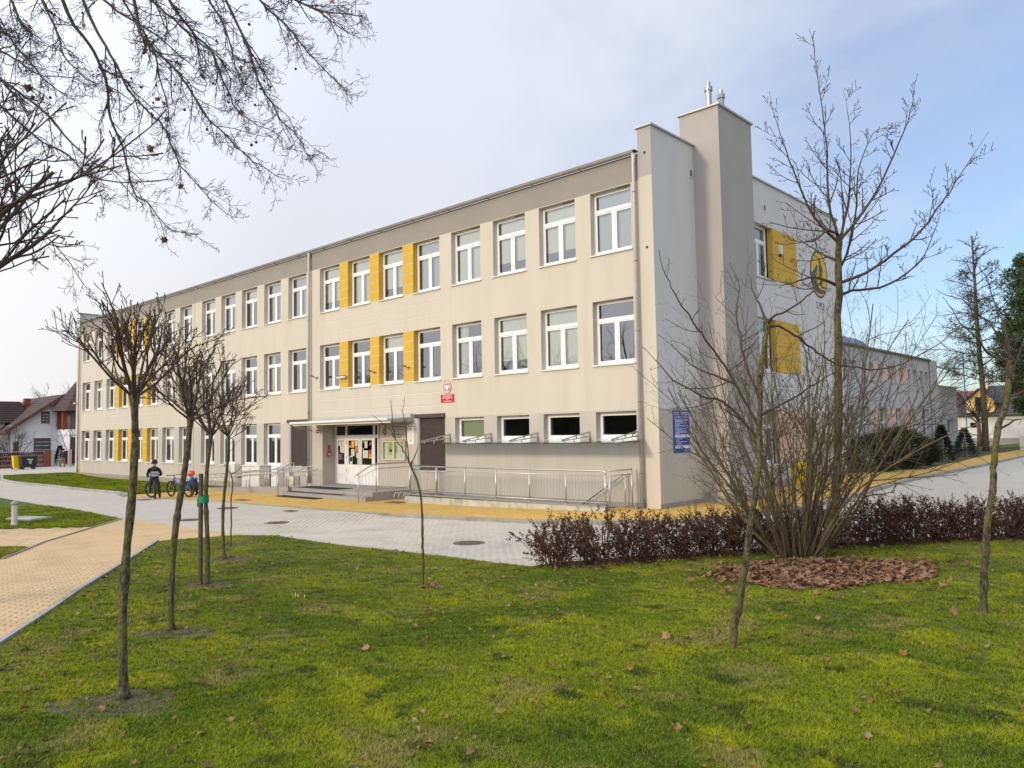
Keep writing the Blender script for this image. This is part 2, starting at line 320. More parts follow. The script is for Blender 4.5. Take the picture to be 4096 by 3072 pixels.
# pavers: wavy-edged concrete blocks, the nearest ones one by one, the rest joined
def paver_mesh(mb, cx, cy, z, ca, sa, w, h, amp, gap, t, drop=.05):
    n = 8; outl = []
    xs = [-w/2+gap/2+(w-gap)*i/n*1.0 for i in range(n+1)]
    e = lambda x: amp*(abs(((x/(w/2)) % 1)*2-1)*2-1)
    for i in range(0, n+1, 1): outl.append((xs[i], -h/2+gap/2+e(xs[i])))
    for i in range(n, -1, -1): outl.append((xs[i], h/2-gap/2+e(xs[i])))
    k = len(outl); c = .007
    vs = []
    for (x, y) in outl:
        vs.append((x-math.copysign(c, x)*(abs(x) > w/2-gap-.001), y-math.copysign(c, y), 0))
    vs += [(x, y, -.008) for x, y in outl]
    W = [(cx+x*ca-y*sa, cy+x*sa+y*ca, z+zz) for x, y, zz in vs]
    W += [(px, py, z-drop) for px, py, _ in W[k:2*k]]
    fs = [tuple(range(k))]
    for i in range(k):
        j = (i+1) % k; fs.append((i+k, j+k, j, i))
    for i in range(0, k):
        j = (i+1) % k; fs.append((i+2*k, j+2*k, j+k, i+k))
    mb.add(W, fs, 0, t)
def pavers(parent, poly, ang, w, h, amp, gap, m, off, maxd, name='paver', nsingle=300, seed=1, zf=gz, inset=0):
    rng = random.Random(seed); ca, sa = math.cos(ang), math.sin(ang)
    xs = [p[0]*ca+p[1]*sa for p in poly]; ys = [-p[0]*sa+p[1]*ca for p in poly]
    cells = []
    j0, j1 = int(min(ys)/h)-1, int(max(ys)/h)+1; i0, i1 = int(min(xs)/w)-1, int(max(xs)/w)+1
    for j in range(j0, j1+1):
        for i in range(i0, i1+1):
            u = (i+.5*(j % 2))*w; v = j*h; x, y = u*ca-v*sa, u*sa+v*ca
            d = math.hypot(x-CAM.x, y-CAM.y)
            if d > maxd or not in_poly(x, y, poly): continue
            if inset and not all(in_poly(x+a, y+b, poly) for a, b in ((inset, 0), (-inset, 0), (0, inset), (0, -inset), (inset*.7, -inset*.7), (-inset*.7, -inset*.7))): continue
            if not in_view(x, y, 0, .12): continue
            cells.append((d if in_view(x, y, 0, 0) else d+50, x, y))
    cells.sort()
    variants = []
    for q in range(4):
        mb = MB(); paver_mesh(mb, 0, 0, 0, ca, sa, w, h, amp, gap, q/3); variants.append(mb.mesh(name, m, tint=True))
    for d, x, y in cells[:nsingle]:
        o = obj(name, rng.choice(variants), parent, (x, y, zf(x, y)+off+rng.uniform(-.002, .002)))
    mb = MB()
    for d, x, y in cells[nsingle:]:
        paver_mesh(mb, x, y, zf(x, y)+off+rng.uniform(-.002, .002), ca, sa, w, h, amp, gap, rng.random())
    if mb.v: tag(mb.build(name+'_field', m, parent, tint=True), kind='stuff')
    return len(cells)
pavers(PATH, P_PATH, R(58), .2, .1, .008, .009, K['pave_p'], .0, 30, seed=1)
pavers(SIDEP, P_SIDE, R(-38), .40, .2, 0, .012, K['pave_p'], .0, 26, name='slab', seed=2)
pavers(ROAD, [p for p in P_ROAD], R(0), .2, .1, .008, .008, K['pave_g'], .0, 25, seed=3, zf=rz0)
pavers(PAVE, [p for p in P_YEL], R(0), .2, .1, .006, .008, K['pave_y'], .006, 21.5, seed=4, inset=.24)

# kerb stones
def kerbs(name, pts, wd, top, m, seg=1.0, side=1, drop=.25, parent=None, smooth_n=1):
    root = tag(bpy.data.objects.new(name, None), kind='structure'); col.objects.link(root)
    P = [Vector((a, b)) for a, b in pts]; run = []
    for a, b in zip(P, P[1:]):
        n = max(1, round((b-a).length/seg))
        for i in range(n): run.append((a.lerp(b, i/n), a.lerp(b, (i+1)/n)))
    for a, b in run:
        d = b-a; L_ = d.length-.008; mb = MB(); c = .012
        mb.add([(-L_/2,0,-drop),(L_/2,0,-drop),(L_/2,wd,-drop),(-L_/2,wd,-drop),(-L_/2,0,-c),(L_/2,0,-c),(L_/2,c,0),(-L_/2,c,0),(L_/2,wd,0),(-L_/2,wd,0)],
               [(0,1,5,4),(4,5,6,7),(7,6,8,9),(1,2,8,6,5),(0,4,7,9,3),(2,3,9,8)], 0)
        o = mb.build('kerb_stone', m, root); mid = (a+b)/2
        o.location = (mid.x, mid.y, gz(mid.x, mid.y)+top); o.rotation_euler = (0, 0, math.atan2(d.y, d.x))
        g0, g1 = gz(a.x, a.y), gz(b.x, b.y); o.rotation_euler.y = -math.atan2(g1-g0, d.length)
    return root
kerbs('kerb', Y_EDGE[7:18], .15, .008, K['kerb'])
kerbs('kerb', Y_EDGE[:8], .12, .008, K['kerb'])
kerbs('kerb', Y_EDGE[17:], .15, .008, K['kerb'], 2.0)
kerbs('kerb', [(-45.9,-4.75),(-42.4,-5.56),(-35,-5.4),(-28,-5.5),(-25.2,-5.4),(-23.6,-5.55),(-22.6,-5.95)], .14, .09, K['kerb_lt'], 1.0)
kerbs('path_edging', [(1.9,-16.5),(.25,-15.43),(-.81,-14.79),(-2.99,-13.39),(-3.77,-12.91),(-6.18,-11.42)][::-1], .075, .03, K['kerb_lt'])
kerbs('path_edging', [(4.42,-18.05),(1.9,-16.5)][::-1], .075, .03, K['kerb_lt'])
kerbs('path_edging', [(-5.99,-14.49),(-8.51,-13.0),(-10.49,-11.39),(-12.33,-9.88)][::-1], .06, .025, K['kerb'])
kerbs('path_edging', [(-12.42,-9.87),(-15.37,-9.70),(-22.3,-9.46),(-27.2,-9.33),(-45,-9.25)][::-1], .05, .004, K['kerb'], 1.5)
kerbs('path_edging', [(3.26,-9.29),(2.72,-9.36),(.75,-9.47),(-1.53,-9.67),(-3.22,-9.56),(-4.62,-9.43)][::-1], .05, .004, K['kerb'])

# manhole covers and drains
iron = mat('rusty_iron', (.16,.115,.08), (.22,.17,.12), 30, .75, .5, 90, metal=.3)
def manhole(x, y, r, label, cat='manhole'):
    t = thing('manhole_cover', label, cat, (x, y, rz0(x, y)), group='manhole covers in the paving')
    MB().lathe([(r, -.05), (r, .006), (r-.035, .006), (r-.035, .0)], (0,0,0), 28).build('frame', iron, t)
    mb = MB().cyl(0, 0, -.04, .003, r-.04, 28)
    for i in range(-4, 5):
        for j in range(-4, 5):
            if math.hypot(i, j)*.06*r/.33 < r-.08: mb.box(i*.06*r/.33-.012, i*.06*r/.33+.012, j*.06*r/.33-.02, j*.06*r/.33+.02, .003, .008)
    mb.build('cover', iron, t)
manhole(-.0, -7.52, .34, 'rusty round manhole cover in the grey paving left of the brown hedge')
manhole(-7.56, -7.58, .33, 'round manhole cover in the paving left of the thin leaning sapling')
manhole(-10.22, -8.78, .33, 'round manhole cover at the edge of the road where the cream path begins')
manhole(-12.85, -6.3, .33, 'round manhole cover in the road between the fourth tree and the entrance steps')
def drain(x, y, label, a=.4, b=.3, rz=0):
    t = thing('drain_cover', label, 'drain', (x, y, gz(x, y)+.006), rz, group='small drain covers')
    MB().box(-a/2, a/2, -b/2, b/2, -.05, .004).build('frame', iron, t)
    for i in range(5): MB().box(-a/2+.03, a/2-.03, -b/2+.03+i*(b-.06)/5+.006, -b/2+.03+(i+1)*(b-.06)/5-.006, .004, .009).build('bar', iron, t)
drain(-10.07, -5.62, 'small drain cover in the road by the pavement edge before the steps')
drain(-15.5, -4.37, 'dark drain cover in the yellow pavement left of the steps', .7, .35)
drain(-9.54, -1.86, 'brown drain cover in the yellow pavement right of the steps beside the bicycle rack', .7, .4)
drain(-19.68, -6.3, 'drain cover in the road near the bicycles', .6, .4)
# ------------------------------------------------------------------ the school
SCH = thing('school_building', 'long three storey beige school building with white windows and yellow panels', 'building', (0, 0, 0))
XL, XR, DEP, TOP = -47.12, 0.0, 14.6, 10.33
B1, B2 = 2.83, 9.53            # band edges
F3, F2, F1 = (7.58, 9.51), (4.21, 6.14), (.87, 2.85)
WW = 1.49
R_X = [-2.23, -4.32, -6.42, -8.53, -10.66, -12.78, -14.88, -16.98]
L_X = [-19.54, -21.69, -23.84, -25.99, -28.14]
F_X = [-30.80, -32.95, -35.05, -37.22, -39.40, -41.55, -43.73, -45.93]
S_X = [-2.20, -4.28, -6.36, -8.44]
opens = []                     # x0, x1, z0, z1
for x in R_X: opens += [(x, x+WW, *F3), (x, x+WW, *F2)]
for x in L_X+F_X: opens += [(x, x+WW, *F3), (x, x+WW, *F2)]
for x in L_X[1:]+F_X: opens.append((x, x+WW, *F1))
for x in S_X: opens.append((x, x+1.46, 1.97, 2.78))
SH = [(-10.48, -8.96), (-19.42, -17.93)]
for a, b in SH: opens.append((a, b, .86, 2.82))
PORCH = (-16.79, -11.1, .12, 2.68); opens.append(PORCH)
DP = .19
def wall_grid(names, ofs, x0, x1, z0, z1, opens, P, zb, reveal):
    xs = sorted({x0, x1, *[o[0] for o in opens], *[o[1] for o in opens]})
    zs = sorted({z0, z1, *[o[2] for o in opens], *[o[3] for o in opens], *zb})
    mbs = {n: MB() for n in names}
    for j in range(len(zs)-1):
        zc = (zs[j]+zs[j+1])/2; row = []
        for i in range(len(xs)-1):
            xc = (xs[i]+xs[i+1])/2
            solid = not any(o[0] < xc < o[1] and o[2] < zc < o[3] for o in opens)
            if solid and row and row[-1][1] == xs[i]: row[-1][1] = xs[i+1]
            elif solid: row.append([xs[i], xs[i+1]])
        for a, b in row:
            mbs[ofs(zc)].quad(P(a, 0, zs[j]), P(b, 0, zs[j]), P(b, 0, zs[j+1]), P(a, 0, zs[j+1]))
    for o in opens:
        d = reveal(o)
        for zz0, zz1 in zip(zs, zs[1:]):
            if zz0 >= o[2] and zz1 <= o[3]:
                m = mbs[ofs((zz0+zz1)/2)]
                m.quad(P(o[0], 0, zz0), P(o[0], 0, zz1), P(o[0], d, zz1), P(o[0], d, zz0))
                m.quad(P(o[1], 0, zz1), P(o[1], 0, zz0), P(o[1], d, zz0), P(o[1], d, zz1))
        m = mbs[ofs(o[3]+.01)]; m.quad(P(o[0], 0, o[3]), P(o[1], 0, o[3]), P(o[1], d, o[3]), P(o[0], d, o[3]))
        m = mbs[ofs(o[2]-.01)]; m.quad(P(o[1], 0, o[2]), P(o[0], 0, o[2]), P(o[0], d, o[2]), P(o[1], d, o[2]))
    return mbs
PF = lambda x, d, z: (x, d, z)
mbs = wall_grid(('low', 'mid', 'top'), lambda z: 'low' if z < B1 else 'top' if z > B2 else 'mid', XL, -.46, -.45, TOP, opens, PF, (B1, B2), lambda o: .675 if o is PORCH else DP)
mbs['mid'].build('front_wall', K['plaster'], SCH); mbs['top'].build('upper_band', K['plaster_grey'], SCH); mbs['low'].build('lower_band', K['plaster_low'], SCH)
MB().box(XL-.004, -17.2, -.03, .03, -.5, .02).build('plinth', K['plinth'], SCH)
MB().box(-10.7, -.47, -.03, .03, -.5, .13).build('plinth', K['plinth'], SCH)
# the interior behind the panes: floors, a back wall, cross walls
mb = MB()
mb.quad((XL, 4.2, -.3), (0, 4.2, -.3), (0, 4.2, 10.3), (XL, 4.2, 10.3))
for z in (-.05, 3.28, 6.65, 10.25): mb.quad((XL, .3, z), (-.2, .3, z), (-.2, 4.2, z), (XL, 4.2, z))
for x in (-47.1, -41.9, -35.3, -28.9, -24.2, -17.75, -11.05, -6.6, -.24): mb.quad((x, .28, -.3), (x, 4.2, -.3), (x, 4.2, 10.3), (x, .28, 10.3))
mb.build('room_shell', K['interior'], SCH)
# roof and rear walls
mb = MB(); mb.quad((XL, 0, TOP), (-.4, 0, TOP), (-.4, DEP, TOP+.5), (XL, DEP, TOP+.5)); mb.build('roof', K['zinc_dk'], SCH)
mb = MB(); mb.quad((0, DEP, -.4), (XL, DEP, -.4), (XL, DEP, TOP+.5), (0, DEP, TOP+.5)); mb.quad((XL, DEP, -.4), (XL, 0, -.4), (XL, 0, TOP), (XL, DEP, TOP+.5)); mb.build('rear_wall', K['plaster_side'], SCH)

# gable wall facing right
SO = [(6.5, 8.02, 7.58, 9.5), (6.5, 8.02, 4.22, 6.13), (6.5, 8.02, .95, 2.87)]
PS = lambda y, d, z: (-d, y, z)
mbs = wall_grid(('low', 'mid'), lambda z: 'low' if z < B1 else 'mid', 0, DEP, -.4, 11.06, SO, PS, (B1,), lambda o: .2)
mbs['mid'].build('side_wall', K['plaster_side'], SCH); mbs['low'].build('side_lower_band', K['plaster_low'], SCH)
mb = MB(); mb.quad((-.46, -.002, -.4), (0, -.002, -.4), (0, -.002, 9.6), (-.46, -.002, 9.6)); mb.build('corner_pier', K['plaster'], SCH)
mb = MB(); mb.quad((-.46, -.002, 9.6), (0, -.002, 9.6), (0, -.002, 11.06), (-.46, -.002, 11.06)); mb.quad((-.46, DEP, 9), (-.46, -.002, 9), (-.46, -.002, 11.06), (-.46, DEP, 11.06))
mb.quad((-.46, 0, 11.06), (0, 0, 11.06), (0, DEP, 11.06), (-.46, DEP, 11.06)); mb.build('gable_parapet', K['plaster_chim'], SCH)
MB().box(-.52, .06, -.06, DEP+.06, 11.065, 11.115).build('parapet_cap', K['zinc'], SCH)
MB().box(XL-.02, XL+.45, -.004, DEP, 10.0, 11.06).build('gable_parapet', K['plaster_side'], SCH)
MB().box(XL-.08, XL+.51, -.06, DEP, 11.065, 11.115).build('parapet_cap', K['zinc'], SCH)
MB().box(-.004, .03, -.034, 2.43, -.5, .12).build('plinth', K['plinth'], SCH)
MB().box(-.3, .03, 4.68, DEP, -.5, .36).build('plinth', K['plinth'], SCH)
# chimney
mb = MB(); mb.box(-.44, .9, 2.43, 4.66, -.4, 12.13); CH = mb.build('chimney', K['plaster_chim'], SCH)
MB().box(-.5, .96, 2.37, 4.72, 12.135, 12.19).build('chimney_cap', K['zinc'], CH)
MB().box(-.1, .925, 2.405, 4.685, -.5, .22).build('chimney_plinth', K['plinth'], CH)
for (x, y, h, rz) in ((.2, 3.2, 13.32, 13.82), (.27, 3.9, 13.27, 13.8)):
    MB().lathe([(.095, 12.19), (.095, h-.30), (.13, h-.29), (.13, h-.16), (.10, h-.15), (.065, h-.13), (.065, h)], (x, y, 0), 20).build('flue', mat('flue_steel', (.36, .36, .37), rough=.35, metal=.8), CH, smooth=False)
    MB().tube([(x-.1, y, 12.19), (x-.1, y, rz)], .007, 6).build('lightning_rod', K['steel_dull'], CH)
# holes and vents
for z in (10.3, 7.5): MB().lathe([(.04, -.006), (.04, 0.0)], (-.22, -.002, z), 12, axis='y').build('weep_hole', K['dark'], SCH)
for y, z in ((2.23, 10.16), (7.45, 10.14), (10.97, 10.17)):
    v = MB().box(.001, .02, y-.1, y+.1, z-.14, z+.14).build('vent', K['offwhite'], SCH)
    MB().box(.021, .024, y-.075, y+.075, z-.1, z+.1).build('vent_mesh', K['zinc_dk'], v)

# windows -------------------------------------------------------------
def win_meshes(w, h, two=True, fr=.06, sa=.045, trans=.30):
    y0, y1 = DP-.0, DP+.075
    f = MB(); f.box(0, fr, y0, y1, 0, h); f.box(w-fr, w, y0, y1, 0, h); f.box(fr, w-fr, y0, y1, 0, fr+.02); f.box(fr, w-fr, y0, y1, h-fr, h)
    panes = []
    if two:
        zt = h*(1-trans)-.04
        f.box(fr, w-fr, y0-.006, y1, zt, zt+.085); f.box(w/2-.045, w/2+.045, y0-.006, y1, fr+.02, zt)
        cells = [(fr, w-fr, zt+.085, h-fr, .028), (fr, w/2-.045, fr+.02, zt, sa), (w/2+.045, w-fr, fr+.02, zt, sa)]
    else: cells = [(fr, w-fr, fr+.02, h-fr, .05)]
    for a, b, c, d, s in cells:
        ys = y0+.012
        f.box(a, a+s, ys, y1-.01, c, d); f.box(b-s, b, ys, y1-.01, c, d); f.box(a+s, b-s, ys, y1-.01, c, c+s); f.box(a+s, b-s, ys, y1-.01, d-s, d)
        panes.append(MB().quad((a+s, y0+.035, c+s), (b-s, y0+.035, c+s), (b-s, y0+.035, d-s), (a+s, y0+.035, d-s)).mesh('pane', K['glass']))
    s_ = MB(); s_.add([(-.03, -.055, -.018), (w+.03, -.055, -.018), (w+.03, DP+.01, .012), (-.03, DP+.01, .012), (-.03, -.055, -.05), (w+.03, -.055, -.05), (w+.03, -.03, -.05), (-.03, -.03, -.05), (-.03,DP,-.02),(w+.03,DP,-.02)],
                      [(0,1,2,3),(4,5,1,0),(7,6,5,4),(8,9,6,7),(5,6,9,2,1),(4,0,3,8,7)], 0)
    # the sill's folded-down ends and the dark roller-shutter slot in the head
    hd = MB().box(w*.62, w-.04, .10, .17, h-.012, h+.002)
    return f.mesh('window', K['pvc']), panes, s_.mesh('sill', K['sill']), hd.mesh('vent_slot', K['zinc_dk'])
def blind_mesh(w, h, z0, m): return MB().quad((.06, DP+.13, z0), (w-.06, DP+.13, z0), (w-.06, DP+.13, h-.02), (.06, DP+.13, h-.02)).mesh('blind', m)
WA = win_meshes(WW, 1.93); WB = win_meshes(WW, 1.98); WS = win_meshes(1.46, .81, False)
rng = random.Random(11)
BL = {'full': blind_mesh(WW, 1.93, .07, K['blind']), 'low': blind_mesh(WW, 1.93, .45, K['blind']), 'half': blind_mesh(WW, 1.93, 1.0, K['blind']), 'top': blind_mesh(WW, 1.93, 1.36, K['blind']), 'grey': blind_mesh(WW, 1.93, .07, K['blind_g'])}
def curtain(x0, x1, m):
    mb = MB(); n = 22; vs = []
    for i in range(n+1): x = x0+(x1-x0)*i/n; y = DP+.14+.018*math.sin(i*1.9); vs += [(x, y, .06), (x, y, 1.9)]
    mb.add(vs, [(2*i, 2*i+2, 2*i+3, 2*i+1) for i in range(n)]); return mb.mesh('blind', m)
BL['left'] = curtain(.06, .52, K['blind']); BL['right'] = curtain(.95, 1.43, K['blind']); BL['net'] = curtain(.06, 1.43, K['blind_g'])
SB = {'g': blind_mesh(1.46, .81, .07, K['blind_y'])}
def window(x, z, ws, blind=None, loc=None, rz=0):
    o = obj('window', ws[0], SCH, loc or (x, 0, z), rz)
    for p in ws[1]: obj('pane', p, o)
    obj('sill', ws[2], o); obj('vent_slot', ws[3], o)
    if blind: obj('blind', blind, o)
    return o
top_b = ['grey', 'low', 'low', 'full', 'grey', 'low', 'full', 'low']
mid_b = [None, 'full', 'low', 'left', None, 'top', None, 'right']
for i, x in enumerate(R_X):
    window(x, F3[0], WA, BL.get(top_b[i])); window(x, F2[0], WA, BL.get(mid_b[i]))
for i, x in enumerate(L_X+F_X):
    window(x, F3[0], WA, BL.get(rng.choice(['low', None, 'half', 'top', 'full', 'left', 'right', 'net']))); window(x, F2[0], WA, BL.get(rng.choice(['full', None, 'top', 'left', None, 'half', 'right'])))
for i, x in enumerate(L_X[1:]+F_X): window(x, F1[0], WB, BL.get(rng.choice(['top', None, 'half', 'left', None, 'grey', 'right'])))
for i, x in enumerate(S_X): window(x, 1.97, WS, SB['g'] if i == 3 else None)
WSd = win_meshes(1.36, 1.92)
for y0, y1, z0, z1 in SO: window(0, 0, WSd, BL['top'] if z0 < 7 else BL['half'], (0, y0+.02, z0), R(90))

# yellow panels: five rendered tiles with pale grooves on each pier
def pier(x0, x1, z0, z1, P, n=5, mt=K['yellow'], g=.018, gm=K['groove'], side=None):
    b = MB(); b.add([P(x0+.002, -.004, z0), P(x1-.002, -.004, z0), P(x1-.002, -.004, z1), P(x0+.002, -.004, z1)], [(0,1,2,3)]); b.build('groove_strip', gm, SCH)
    h = (z1-z0-g*(n))/n
    for i in range(n):
        a = z0+g+i*(h+g); mb = MB()
        c = [P(x0, -.012, a), P(x1, -.012, a), P(x1, -.012, a+h), P(x0, -.012, a+h), P(x0, 0.0, a), P(x1, 0.0, a), P(x1, 0.0, a+h), P(x0, 0.0, a+h)]
        mb.add(c, [(0,1,2,3),(4,5,1,0),(5,6,2,1),(6,7,3,2),(7,4,0,3)]); mb.build('yellow_tile' if mt is K['yellow'] else 'peach_tile', mt, SCH)
    if side:   # the painted return of the pier beside the next window
        mb = MB(); mb.add([P(side, -.012, z0+g), P(side, -.012, z1), P(side, DP, z1), P(side, DP, z0+g)], [(0,1,2,3)]); mb.build('yellow_return', mt, SCH)
for fl in (F3, F2):
    for a, b in ((R_X[7], R_X[6]), (R_X[6], R_X[5]), (R_X[5], R_X[4])): pier(a+WW+.004, b-.004, *fl, PF, side=b+.004)
for fl in (F3, F2, F1):
    for k in (5, 4, 3): pier(F_X[k]+WW+.004, F_X[k-1]-.004, *fl, PF, side=F_X[k-1]+.004)
for (y0, y1, z0, z1), mt in zip(SO, (K['yellow'], K['yellow'], K['peach'])): pier(y1+.004, 10.15, z0, z1, lambda y, d, z: (-d, y, z), 4, mt, .02, K['groove_dk'], side=y1-.004)
# pale joint lines in the render
for x0, x1 in ((-16.93, -9.15), (-41.7, -33.5)):
    for z in (7.09, 6.61, 3.73, 3.25):
        mb = MB(); mb.box(x0, x1, -.006, .002, z-.012, z+.012); mb.build('joint_line', K['groove'], SCH)
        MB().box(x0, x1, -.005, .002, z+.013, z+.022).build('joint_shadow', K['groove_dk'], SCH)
for z in (7.09, 6.61, 3.73, 3.25): MB().box(-.002, .005, 8.03, 10.15, z-.008, z+.008).build('joint_line', K['groove_dk'], SCH)
MB().box(-29.02, -28.98, -.004, .002, -.2, TOP-.1).build('expansion_joint', K['groove_dk'], SCH)

# gutter, downpipes
g = MB(); n = 8
prof = [(.085*math.cos(math.pi+math.pi*i/n), .085*math.sin(math.pi+math.pi*i/n)) for i in range(n+1)]
xs = [XL+.5+i*(46.1/46) for i in range(47)]
for i in range(n):
    (p, q), (s, t) = prof[i], prof[i+1]
    g.quad((xs[0], -.09+p, 10.40+q), (xs[-1], -.09+p, 10.40+q), (xs[-1], -.09+s, 10.40+t), (xs[0], -.09+s, 10.40+t))
g.build('gutter', mat('gutter_grey', (.27, .25, .22), (.33, .305, .27), 2, .55, metal=.2), SCH, smooth=True)
for a in xs[::2]:
    MB().tube([(a, -.09+1.07*p, 10.40+1.07*q) for p, q in prof], .009, 4).build('gutter_bracket', K['zinc_dk'], SCH)
MB().box(XL+.45, -.47, -.17, .1, 10.405, 10.43).build('roof_edge', K['zinc_dk'], SCH)
def downpipe(x, z0, dx=.0):
    o = MB().tube([(x, -.09, 10.33), (x, -.09, 10.18), (x, -.11, 10.0), (x, -.11, z0)], [.075, .06, .052, .052], 12).build('downpipe', K['zinc'], SCH, smooth=True)
    MB().lathe([(.06, z0), (.065, z0+.05), (.065, z0+.28), (.058, z0+.3)], (x, -.11, 0), 14).build('pipe_boot', K['zinc_dk'], o)
    z = z0+1
    while z < 9.8:
        MB().lathe([(.058, z-.015), (.058, z+.015)], (x, -.11, 0), 12).build('pipe_clip', K['zinc_dk'], o); z += 2.05
downpipe(-17.68, .18); downpipe(-.55, -.02); downpipe(-46.35, -.05)
# roller shutters
for a, b in SH:
    mb = MB(); z = .87; k = 0; zs = []
    while z < 2.82: zs.append((z, .11)); zs.append((z+.036, .098)); zs.append((z+.045, .098)); z += .048
    vs = []
    for (z, y) in zs: vs += [(a+.05, y, z), (b-.02, y, z)]
    mb.add(vs, [(2*i, 2*i+1, 2*i+3, 2*i+2) for i in range(len(zs)-1)]); s_ = mb.build('roller_shutter', K['shutter'], SCH)
    MB().box(a-.16, b+.01, -.06, .12, 2.825, 2.96).build('shutter_box', K['shutter'], s_)
    MB().box(a-.0, a+.055, .02, .13, .87, 2.82).build('guide_rail', K['zinc'], s_); MB().box(b-.03, b, .02, .13, .87, 2.82).build('guide_rail', K['zinc'], s_)
    MB().box(a-.03, b+.03, -.05, .13, .83, .865).build('sill', K['sill'], s_)

# porch: back wall, ceiling, doors
d = .675
mb = MB(); mb.quad((-13.75, d, .1), (-11.0, d, .1), (-11.0, d, 2.7), (-13.75, d, 2.7)); mb.build('porch_wall', K['plaster_low'], SCH)
DR = MB().box(-16.79, -16.72, d-.03, d+.05, .13, 2.68).box(-13.80, -13.74, d-.03, d+.05, .13, 2.68).box(-16.72, -13.8, d-.03, d+.05, 2.62, 2.68).box(-16.72, -13.8, d-.02, d+.05, 2.11, 2.23)
DR.box(-16.02, -15.93, d-.035, d+.05, .13, 2.62).box(-14.09, -13.98, d-.035, d+.05, .13, 2.62)
DR = DR.build('door_frame', K['pvc'], SCH)
def leaf(x0, x1, name, handle=0):
    z0, z1, zr = .15, 2.10, .92
    mb = MB(); y = d-.02
    mb.box(x0, x0+.1, y, y+.06, z0, z1).box(x1-.1, x1, y, y+.06, z0, z1).box(x0+.1, x1-.1, y, y+.06, z1-.1, z1).box(x0+.1, x1-.1, y, y+.06, zr-.06, zr+.06).box(x0+.1, x1-.1, y, y+.06, z0, z0+.12).box(x0+.1, x1-.1, y+.015, y+.045, z0+.12, zr-.06)
    o = mb.build(name, K['pvc'], DR); return o
doors = [leaf(-15.93, -15.02, 'door'), leaf(-14.99, -14.09, 'door'), leaf(-16.72, -16.02, 'side_light')]
for x in (-15.06, -14.95):
    s = -1 if x < -15 else 1
    MB().tube([(x, d-.02, .98), (x+s*.02, d-.09, 1.02), (x+s*.02, d-.09, 1.42), (x, d-.02, 1.46)], .014, 8).build('door_handle', K['pvc'], DR)
for z in (.35, .75, 1.3, 1.9): MB().cyl(-15.95, d-.045, z-.06, z+.06, .012, 8).build('hinge', K['zinc'], DR)
gd = MB()
panes = [(-15.83, -15.12, .98, 2.0), (-14.89, -14.19, .98, 2.0), (-16.62, -16.12, .98, 2.0), (-16.72, -16.02, 2.23, 2.62), (-15.93, -14.09, 2.23, 2.62), (-13.98, -13.8, .98, 2.11), (-13.98, -13.8, 2.23, 2.62)]
for a, b, c, e in panes: MB().quad((a, d+.012, c), (b, d+.012, c), (b, d+.012, e), (a, d+.012, e)).build('pane', K['glass_d'], DR)
MB().box(-13.98, -13.8, d-.015, d+.045, .13, .98).build('side_panel', K['pvc'], DR)
# papers stuck on the door panes
pc = {'w': mat('paper', (.60, .62, .52), rough=.8), 'y': mat('paper_yellow', (.75, .50, .04), rough=.8), 'o': mat('paper_orange', (.72, .20, .04), rough=.8), 'r': mat('paper_red', (.50, .05, .06), rough=.8), 'b': mat('paper_blue', (.10, .16, .40), rough=.8), 'g': mat('paper_green', (.30, .55, .18), rough=.8), 'p': mat('paper_purple', (.30, .12, .22), rough=.8), 'k': mat('ink', (.05, .05, .06), rough=.8)}
for x, z, w_, h_, c in ((-15.55, 1.83, .19, .30, 'y'), (-15.3, 1.87, .22, .24, 'w'), (-15.28, 1.6, .2, .26, 'o'), (-15.55, 1.5, .24, .33, 'w'), (-15.55, 1.66, .24, .06, 'p'), (-15.22, 1.4, .18, .26, 'w'), (-15.68, 1.16, .2, .36, 'w'), (-15.68, 1.2, .15, .18, 'o'), (-15.72, 1.86, .06, .12, 'r'), (-15.74, 1.74, .1, .1, 'y'),
                        (-14.62, 1.83, .2, .30, 'w'), (-14.82, 1.64, .12, .05, 'g'), (-14.66, 1.42, .36, .32, 'w'), (-14.31, 1.52, .24, .16, 'r'), (-14.31, 1.38, .24, .14, 'o'), (-14.31, 1.28, .24, .07, 'y'), (-14.3, 1.9, .06, .08, 'r'), (-14.36, 1.83, .07, .06, 'g'), (-14.82, 1.93, .06, .08, 'g'),
                        (-16.48, 1.87, .22, .2, 'w'), (-16.24, 1.87, .2, .22, 'w'), (-16.32, 1.62, .3, .3, 'w'), (-16.5, 1.36, .24, .2, 'b'), (-16.5, 1.46, .24, .08, 'r'), (-16.26, 1.3, .2, .3, 'k'), (-16.5, 1.22, .26, .1, 'r'), (-16.2, 1.34, .08, .1, 'o')):
    MB().box(x-w_/2, x+w_/2, d+.004, d+.008, z-h_/2, z+h_/2).build('poster', pc[c], DR)
mb = MB(); mb.quad((-16.9, 3.0, -.1), (-13.6, 3.0, -.1), (-13.6, 3.0, 2.8), (-16.9, 3.0, 2.8)); mb.quad((-16.9, d+.06, .13), (-13.6, d+.06, .13), (-13.6, 3.0, .13), (-16.9, 3.0, .13)); mb.build('hall', K['interior'], SCH)

